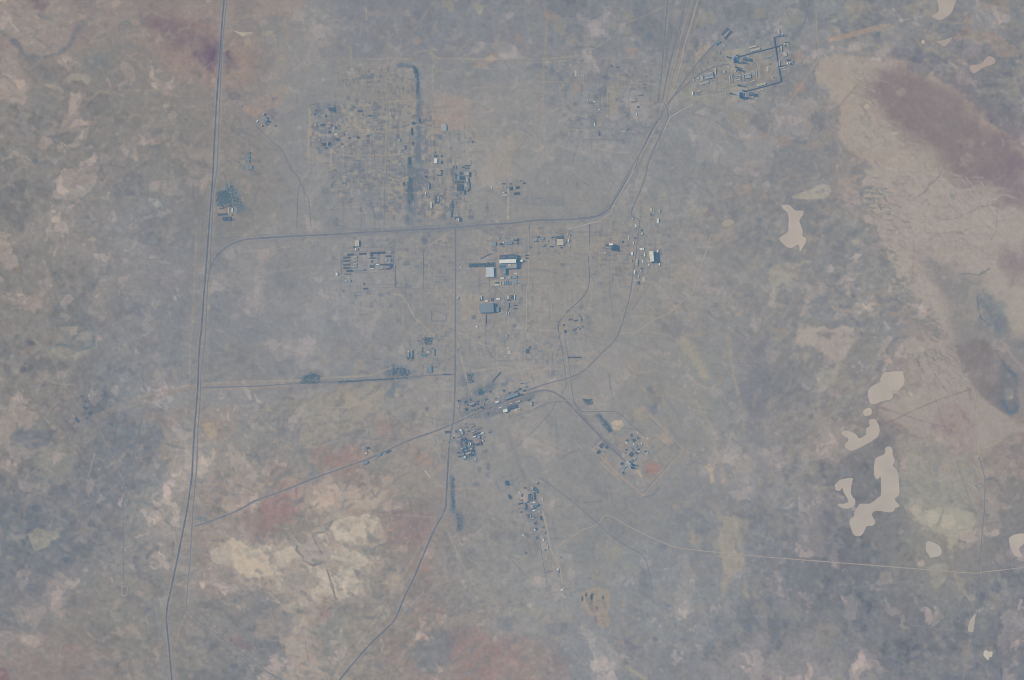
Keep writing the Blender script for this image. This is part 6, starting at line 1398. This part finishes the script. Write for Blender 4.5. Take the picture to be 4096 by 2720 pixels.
# the white hangar: tall cracked shell, its sheeting in uneven panels
hx, hy = 2380 + 1010 * .22321, 800 + 1012 * .22321
o = root('hangar', hx, hy, 5, 'hangar', label='tall white hangar with ragged roof panels and a long blue shadow')
hw, hh, HH = 64 * .22321 * M, 186 * .22321 * M, 60
part('wall', o, prism(rect(hw, hh), 0, HH, False), WALL[1])
vs, fs = [], []
r_ = random.Random(3)
for i in range(7):
    y0, y1 = -hh / 2 + i * hh / 7 - .2, -hh / 2 + (i + 1) * hh / 7 - .6
    x0, x1, z = -hw / 2 - r_.uniform(0, 3), hw / 2 + r_.uniform(0, 3), HH + .4 + r_.uniform(0, 3)
    vs_, fs_ = box(x0, x1, y0, y1, z - .4, z + 1)
    k0 = len(vs)
    vs += vs_
    fs += [tuple(q + k0 for q in f) for f in fs_]
part('roof', o, (vs, fs), mat('weathered_white_sheet', (196, 198, 188), namp=.12, nscale=.12))
part('door', o, box(-hw * .4, hw * .4, hh / 2 - .1, hh / 2 + .4, .1, 50), M_STEEL)
part('side_annex', o, box(-hw / 2 - 9, -hw / 2 - .1, -hh * .3, -hh * .15, 0, 12), ROOF['d'])
part('side_annex', o, box(-hw * .2, hw * .5, -hh / 2 - 12, -hh / 2 - .1, 0, 22), ROOF['d'])

# the stepped test tower left of it
o = root('test_tower', 2380 + 275 * .22321, 800 + 842 * .22321, -2, 'tower', label='stepped blue-grey tower with a white top, casting a long shadow')
q = .22321 * M
part('base_block', o, box(-88 * q, -22 * q, -22 * q, 55 * q, 0, 16), ROOF['d'])
part('low_roof', o, box(-86 * q, -25 * q, -20 * q, 2 * q, 16.05, 22), ROOF['g'])
part('mid_block', o, box(-20 * q, 12 * q, -50 * q, 30 * q, 0, 44), ROOF['b'])
part('tower_shaft', o, box(13 * q, 52 * q, -52 * q, 30 * q, 0, 62), ROOF['d'])
part('white_top', o, box(-26 * q, 44 * q, 31 * q, 58 * q, 0, 66), ROOF['w'])
part('mast', o, box(46 * q, 50 * q, -46 * q, -42 * q, 62, 84), M_STEEL)


def strut(a, b, r_=1.0):
    a, b = Vector(a), Vector(b)
    d = (b - a).normalized()
    u = d.orthogonal().normalized() * r_
    v = d.cross(u).normalized() * r_
    vs = [tuple(p + s * u + t * v) for p in (a, b) for s, t in ((-1, -1), (1, -1), (1, 1), (-1, 1))]
    return vs, [(0, 1, 5, 4), (1, 2, 6, 5), (2, 3, 7, 6), (3, 0, 4, 7), (0, 3, 2, 1), (4, 5, 6, 7)]


def lattice(w0, w1, z0, z1, n, r_=.9):
    P = []
    for i in range(n + 1):
        t = i / n
        w = w0 + (w1 - w0) * t
        P.append([(sx * w / 2, sy * w / 2, z0 + (z1 - z0) * t) for sx, sy in ((-1, -1), (1, -1), (1, 1), (-1, 1))])
    out = []
    for i in range(n):
        for k in range(4):
            out.append(strut(P[i][k], P[i + 1][k], r_))
            out.append(strut(P[i][k], P[i + 1][(k + 1) % 4], r_ * .6))
            out.append(strut(P[i + 1][k], P[i + 1][(k + 1) % 4], r_ * .6))
    return merge(*out)


def mast(x, y, H, label):
    o = root('lightning_mast', x, y, 20, 'mast', label=label)
    o['group'] = 'lattice lightning masts round the twin pads'
    part('lattice_shaft', o, lattice(H * .16, 5, .3, H * .8, 6, 1.5), M_DARKSTEEL)
    part('platform', o, box(-4, 4, -4, 4, H * .8 + .1, H * .8 + 3), M_STEEL)
    part('spire', o, lattice(3, 1.2, H * .8 + 3.1, H, 3, .8), M_DARKSTEEL)
    for sx, sy in ((-1, -1), (1, -1), (1, 1), (-1, 1)):
        part('footing', o, box(sx * H * .08 - 2, sx * H * .08 + 2, sy * H * .08 - 2, sy * H * .08 + 2, 0, 1.2), M_CONCRETE)
    return o


def pad(x, y, ang, label, lab2, lab3):
    """launch pad: concrete table over a flame pit, fixed tower, rolling gantry"""
    o = root('launch_pad', x, y, ang, 'launch pad', label=label)
    part('apron', o, prism([(46 * math.cos(i * PI / 8), 40 * math.sin(i * PI / 8)) for i in range(16)], 0, .5), M_CONCRETE)
    part('launch_table', o, merge(box(-26, -12, -22, 22, .55, 9), box(12, 26, -22, 22, .55, 9), box(-12, 12, 8, 22, .55, 9)), M_STEEL)
    part('flame_trench', o, box(-11.5, 11.5, -34, 7.5, .55, .9), M_DARKSTEEL)
    part('deflector', o, ([(-11, -30, .95), (11, -30, .95), (11, 4, 8), (-11, 4, 8), (-11, 4, .95), (11, 4, .95)], [(0, 1, 2, 3), (3, 2, 5, 4), (0, 3, 4), (1, 5, 2)]), M_DARKSTEEL)
    X = x + .0
    t = root('service_tower', x - 6, y + 10, ang, 'tower', label=lab2)
    part('tower_frame', t, lattice(16, 13, 0, 62, 5, 1.6), M_DARKSTEEL)
    for i in range(4):
        part('deck', t, box(-8.5, 8.5, -8.5, 8.5, 12 + i * 14, 13.2 + i * 14), M_STEEL)
    part('access_arm', t, box(8.6, 24, -2.5, 2.5, 40, 44), M_DARKSTEEL)
    part('access_arm', t, box(8.6, 20, -2.5, 2.5, 26, 29), M_DARKSTEEL)
    g = root('service_gantry', x + 36, y - 2, ang + 12, 'gantry', label=lab3)
    part('side_frame', g, merge(box(-18, -10, -14, -6, 0, 52), box(-18, -10, 6, 14, 0, 52), box(10, 18, -14, -6, 0, 46)), M_DARKSTEEL)
    part('gantry_head', g, box(-20, 14, -15, 15, 52.05, 60), M_STEEL)
    part('rail_bogie', g, box(-20, 20, 15.1, 18, 0, 3), M_DARKSTEEL)
    part('rail_bogie', g, box(-20, 20, -18, -15.1, 0, 3), M_DARKSTEEL)


ka = .19516
pad(2740 + 1045 * ka, 100 + 700 * ka, -15, 'upper of the twin launch pads with dark flame trench', 'dark lattice service tower on the upper twin pad', 'dark rolling gantry right of the upper twin pad')
pad(2740 + 1160 * ka, 100 + 1420 * ka, -15, 'lower of the twin launch pads with dark flame trench', 'dark lattice service tower on the lower twin pad', 'dark rolling gantry right of the lower twin pad')
for x, y, H, lb in [(865, 655, 58, 'left of the upper pad'), (1035, 865, 66, 'just below the upper pad'), (1185, 770, 66, 'below right of the upper pad'), (1060, 625, 46, 'at the top of the upper pad'), (1080, 915, 78, 'low between the two pads, near the grey sheds'),
                    (925, 1400, 72, 'left of the lower pad'), (1090, 1235, 82, 'above the lower pad'), (1175, 1340, 46, 'at the top of the lower pad'), (1270, 1490, 64, 'below right of the lower pad'), (1170, 1500, 60, 'below the lower pad')]:
    mast(2740 + x * ka, 100 + y * ka, H, 'dark lattice lightning mast ' + lb)


def line_thing(name, cat, label, P, w, H, m, z0=0.0, legs=0, pname='duct', group=None):
    P = [W(*p) for p in P]
    cx_, cy_ = P[0]
    o = bpy.data.objects.new(name, None)
    COL.objects.link(o)
    o.location = (cx_, cy_, 0)
    o['category'] = cat
    o['label'] = label
    if group:
        o['group'] = group
    for a, b in zip(P[:-1], P[1:]):
        dx, dy = b[0] - a[0], b[1] - a[1]
        L = math.hypot(dx, dy)
        dx, dy = dx / L, dy / L
        nx, ny = -dy * w / 2, dx * w / 2
        q_ = [(a[0] - cx_ + nx, a[1] - cy_ + ny), (a[0] - cx_ - nx, a[1] - cy_ - ny), (b[0] - cx_ - nx - dx * w * .5, b[1] - cy_ - ny - dy * w * .5), (b[0] - cx_ + nx - dx * w * .5, b[1] - cy_ + ny - dy * w * .5)]
        part(pname, o, prism(q_, z0, H, True, True), m)
        if legs:
            n = int(L / legs)
            sup = [box(a[0] - cx_ + dx * L * (i + .5) / n - 1, a[0] - cx_ + dx * L * (i + .5) / n + 1, a[1] - cy_ + dy * L * (i + .5) / n - 1, a[1] - cy_ + dy * L * (i + .5) / n + 1, 0, z0 - .02) for i in range(n)]
            part('trestle', o, merge(*sup), M_STEEL)
    return o


Z = lambda s: pts((2740, 100, ka), s)
line_thing('pipe_gallery', 'pipeline', 'dark pipe gallery running from the upper pad to the right edge', Z('1060 662 1280 600 1850 455 2010 402'), 7, 9, M_DARKSTEEL, 4, 40)
line_thing('pipe_gallery', 'pipeline', 'dark pipe gallery from the upper right pump group down to the lower pad', Z('1960 225 1822 256 1880 620 1968 1166 1440 1308 1190 1366'), 7, 9.5, M_DARKSTEEL, 4.5, 40)
line_thing('pipe_gallery', 'pipeline', 'short dark pipe gallery to the lower right pump group', Z('1924 858 2080 822'), 6, 8, M_DARKSTEEL, 4, 40)

# bunker rows at the end of the upper rail spur
for row, (x0, y0, x1, y1, n) in enumerate([(770, 185, 875, 85, 4), (825, 270, 940, 140, 5)]):
    for i in range(n):
        t = i / (n - 1)
        bx, by = 2740 + (x0 + (x1 - x0) * t) * ka, 100 + (y0 + (y1 - y0) * t) * ka
        b_ = root('storage_bunker', bx, by, 44, 'bunker', 'dark open bunker in %s row' % ('upper-left', 'lower-right')[row], 'at the top rail spur')
        w, h = 34 * ka * M * 1.1, 46 * ka * M
        part('floor_slab', b_, box(-w / 2, w / 2, -h / 2, h / 2, 0, .6), ROOF['k'])
        part('back_wall', b_, box(-w / 2, -w / 2 + 1.5, -h / 2, h / 2, .65, 7), M_CONCRETE)
        part('side_wall', b_, box(-w / 2 + 1.6, w / 2, h / 2 - 1.5, h / 2, .65, 6), M_STEEL)
        part('roof', b_, box(-w / 2, w * .2, -h / 2, h / 2, 7.05, 8), ROOF['d'])

# multi-bay workshop of the twin-pad complex
o = root('workshop_hall', 2740 + 490 * ka, 100 + 1038 * ka, 12, 'hall', label='big grey workshop hall of three parallel bays left of the twin pads')
bw, bh = 170 * ka * M, 118 * ka * M
part('wall', o, prism(rect(bw, bh), 0, 14, False), WALL[0])
for i in range(3):
    vs, fs = gable(bw, bh / 3 - .4, 14.1, 3.6, .4, .1)
    y_ = (i - 1) * bh / 3
    part('bay_roof', o, ([(x, y + y_, z) for x, y, z in vs], fs), ROOF['g'] if i != 1 else ROOF['b'])
    part('door', o, box(-bw / 2 - .3, -bw / 2 + .05, y_ - 5, y_ + 5, .1, 10), M_STEEL)

# ring revetment
o = root('revetment', 2740 + 1825 * ka, 100 + 1080 * ka, 0, 'earthwork', label='small round revetment with a pale rim near the pipe corner')
n = 20
vs, fs = [], []
for i in range(n):
    a = i * 2 * PI / n
    for r_, z in ((9, .3), (14, 5), (17, 5), (23, .05)):
        vs.append((r_ * math.cos(a), r_ * math.sin(a), z))
for i in range(n - 3):
    for k in range(3):
        fs.append((i * 4 + k, i * 4 + k + 1, (i + 1) * 4 + k + 1, (i + 1) * 4 + k))
part('earth_bank', o, (vs, fs), M_DIRT)
part('floor_disc', o, prism([(8.9 * math.cos(i * PI / 8), 8.9 * math.sin(i * PI / 8)) for i in range(16)], 0, .25), ROOF['d'])

# launch stand of the diamond site
kh = .16579
hx, hy = 2340 + 1070 * kh, 1660 + 1210 * kh
o = root('launch_stand', hx, hy, 0, 'launch pad', label='pale concrete launch stand with two prongs over a dark flame pit')


def hp(s):
    P = pts((2340, 1660, kh), s)
    X0, Y0 = W(hx, hy)
    return [(W(*p)[0] - X0, W(*p)[1] - Y0) for p in P]


def ccw(P):
    a = sum(P[i][0] * P[(i + 1) % len(P)][1] - P[(i + 1) % len(P)][0] * P[i][1] for i in range(len(P)))
    return P if a > 0 else P[::-1]


part('deck', o, prism(ccw(hp('975 1135 1030 1100 1100 1160 1148 1240 1128 1250 1090 1205 1078 1215 1112 1280 1095 1290 1040 1215')), 0, 26), M_CONCRETE)
part('flame_pit', o, prism(ccw(hp('1092 1210 1130 1252 1255 1290 1190 1310 1114 1284 1080 1218')), 0, .6), M_DARKSTEEL)
part('service_mast', o, ([(x + hp('1110 1195')[0][0], y + hp('1110 1195')[0][1], z) for x, y, z in lattice(8, 5, .1, 64, 5, 1.5)[0]], lattice(8, 5, .1, 64, 5, 1.5)[1]), M_DARKSTEEL)
part('service_mast', o, ([(x + hp('1140 1190')[0][0], y + hp('1140 1190')[0][1], z) for x, y, z in lattice(8, 5, .1, 52, 5, 1.5)[0]], lattice(8, 5, .1, 52, 5, 1.5)[1]), M_DARKSTEEL)

# covered conveyor arms, footbridges and pipes seen as thin straight dark or pale bars
LT = [('12', '2180 385 2258 295', 4.5, 6, M_DARKSTEEL, 'dark slanting conveyor above the rail yard'), ('11', '2070 818 2168 772', 4, 6, M_DARKSTEEL, 'thin dark slanting pipe left of the assembly hall'),
      ('11', '2122 1330 2120 1420', 4, 7, M_STEEL, 'short dark pipe leading down from the blue-grey hall'), ('22', '515 163 640 160', 8, 5, M_DARKSTEEL, 'dark level bar across the twin roads'),
      ('12', '1722 316 1800 318', 8, 5, M_DARKSTEEL, 'dark level bar left of the central road')]
for t, s, w, H, m, lb in LT:
    line_thing('pipeline', 'pipeline', lb, pts(t, s), w, H, m)


def fence(label, P, H=2.8, w=.7):
    return line_thing('perimeter_fence', 'fence', label, P, w, H, M_STEEL, pname='fence_panel')


fence('fence round the diamond launch site', pts('22', '1195 640 1565 1010 1205 1412 1045 1275 770 1010'))
fence('fence round the barracks compound', pts((1330, 920, .15306), '250 570 1600 545 1590 1090 230 1130 250 570'))
fence('fence round the tank lot of the strip settlement', pts((1980, 1890, .15306), '640 90 230 500 120 495 30 200 560 10'))
fence('fence round the depot above the lower road', pts((1600, 1320, .12755), '210 600 440 600 430 910 205 915 210 600'))
fence('fence round the long depot shed', pts((1600, 1320, .12755), '740 1080 700 1380 1010 1340'))
fence('fence of the empty yard right of the barracks', pts('11', '1285 880 1285 1080 1540 1095 1545 740'))
fence('fence round the dark plant left of the diamond site', pts((2340, 1660, kh), '180 800 360 570 620 850'))
fence('fence of the walled yard beside the blue-grey hall', pts((1800, 960, kc), '750 770 750 885 1165 865'))
fence('fence round the ringed supply yard', pts((1680, 640, .1658), '790 130 800 500 790 850 1060 850'))
fence('fence round the square lot below the central road', pts('11', '1620 1290 1620 1392 1752 1395 1756 1330 1660 1300'))

# ------------------------------------------------------------------ scrub thickets: masses of low bushes nobody could count
def thicket(label, t, s, n, seed, rmin=2.0, rmax=5.0):
    P = pts(t, s)
    r_ = random.Random(seed)
    xs, ys = [p[0] for p in P], [p[1] for p in P]
    V, F = [], []
    k = 0
    tries = 0
    while k < n and tries < n * 30:
        tries += 1
        x, y = r_.uniform(min(xs), max(xs)), r_.uniform(min(ys), max(ys))
        ins = False
        for i in range(len(P)):
            a, b = P[i], P[(i + 1) % len(P)]
            if (a[1] > y) != (b[1] > y) and x < (b[0] - a[0]) * (y - a[1]) / (b[1] - a[1]) + a[0]:
                ins = not ins
        if not ins:
            continue
        k += 1
        X, Y = W(x, y)
        R_ = r_.uniform(rmin, rmax)
        m_ = 6
        i0 = len(V)
        for zf, rf in ((.05, .8), (.45, 1.0), (.85, .55)):
            for i in range(m_):
                a = i * 2 * PI / m_ + zf * 3
                rr = R_ * rf * r_.uniform(.65, 1.25)
                V.append((X + rr * math.cos(a), Y + rr * math.sin(a), R_ * zf * r_.uniform(.8, 1.25)))
        V.append((X, Y, R_ * 1.05))
        for l in range(2):
            for i in range(m_):
                F.append((i0 + l * m_ + i, i0 + l * m_ + (i + 1) % m_, i0 + (l + 1) * m_ + (i + 1) % m_, i0 + (l + 1) * m_ + i))
        for i in range(m_):
            F.append((i0 + 2 * m_ + i, i0 + 2 * m_ + (i + 1) % m_, i0 + 3 * m_))
    o = link('scrub_thicket', mesh('scrub_thicket', V, F), None, M_FOL)
    o['kind'] = 'stuff'
    o['label'] = label
    o['category'] = 'scrub'


TH = [('dark scrub spreading below the highway on the left', '01', '1985 215 2080 185 2140 130 2220 230 2225 330 2180 370 2000 335', 420), ('dark scrub strip along the upper greenbelt', '10', '1440 600 1490 640 1505 760 1495 880 1480 860 1470 700', 220),
      ('dark scrub in the lower greenbelt', '11', '1400 60 1440 40 1450 260 1420 330 1390 260', 260), ('dark scrub left of the lower road depot', '12', '440 340 520 310 590 330 590 400 400 402', 330), ('dark scrub along the lower road', '12', '760 378 1380 345 1400 355 760 395', 260),
      ('dark scrub above the lower road', '12', '1260 260 1400 255 1430 310 1380 345 1260 330', 200), ('dark scrub above the lower depot', (1600, 1320, .12755), '700 240 1050 230 980 450 790 460', 180), ('dark planted strip left of the assembly hall', '11', '1960 862 2205 852 2205 892 1965 898', 300),
      ('dark scrub spot at the old quarter', (1230, 400, .12754), '680 240 880 230 900 380 690 350', 90), ('dark scrub by the track above the rail yard', '12', '1940 310 2010 310 2010 400 1950 400', 90), ('dark scrub beside the south road', '12', '1795 1270 1830 1270 1835 1560 1805 1560', 130),
      ('dark scrub tail of the south road', '13', '1850 20 1900 40 1920 180 1850 180', 110), ('dark scrub left of the cream patch in the diamond site', '22', '795 680 870 750 930 845 890 850 830 780', 130), ('dark scrub hollow above the diamond site', '22', '650 545 740 545 755 600 680 590', 110),
      ('dark scrub among the dense settlement houses', (1750, 1680, .11477), '760 690 1010 640 1060 760 860 760', 60), ('dark scrub between the dense settlement yards', (1750, 1680, .11477), '820 980 1300 900 1300 1250 900 1300', 150), ('dark scrub in the rail yard', (1800, 1500, .14401), '800 400 960 400 960 560 800 560', 90),
      ('dark scrub wedge below the greenbelt', '11', '1810 270 1828 330 1812 440 1798 420', 90)]
for i, (lb, t, s, n) in enumerate(TH):
    thicket(lb, t, s, n, 100 + i)

# ------------------------------------------------------------------ labels: what a thing looks like, where it stands, and which of its look-alikes it is
from collections import defaultdict
by = defaultdict(list)
for o, base, cl, x, y in reg:
    by[(base, cl)].append((o, x, y))
for (base, cl), L in by.items():
    if len(L) == 1:
        L[0][0]['label'] = '%s %s' % (base, cl)
        continue
    sx = max(q[1] for q in L) - min(q[1] for q in L)
    sy = max(q[2] for q in L) - min(q[2] for q in L)
    hor = sx >= sy
    L.sort(key=lambda q: q[1] if hor else q[2])
    n = len(L)
    for i, (o, x, y) in enumerate(L):
        if i == 0:
            w_ = 'leftmost' if hor else 'topmost'
        elif i == n - 1:
            w_ = 'rightmost' if hor else 'lowest'
        elif i < n / 2:
            w_ = ORD[i] + (' from left' if hor else ' from top')
        else:
            w_ = ORD[n - 1 - i] + (' from right' if hor else ' from bottom')
        o['label'] = '%s %s, %s' % (base, cl, w_)
        o['group'] = '%ss %s' % (base.split(' running')[0], cl)


# ------------------------------------------------------------------ the air: one even box of haze round the steppe and the camera
def haze():
    bpy.ops.mesh.primitive_cube_add(size=1, location=(0, 0, (30300 - 60) / 2))
    h = bpy.context.object
    h.name = 'haze'
    h.scale = (120000, 120000, 30360)
    h['kind'] = 'stuff'
    m = bpy.data.materials.new('haze')
    m.use_nodes = True
    n = m.node_tree
    n.nodes.clear()
    out = n.nodes.new('ShaderNodeOutputMaterial')
    v = n.nodes.new('ShaderNodeVolumePrincipled')
    n.links.new(v.outputs[0], out.inputs['Volume'])
    v.inputs['Density'].default_value = .42 / 30000
    v.inputs['Color'].default_value = (.26, .56, .92, 1)
    h.data.materials.append(m)


haze()
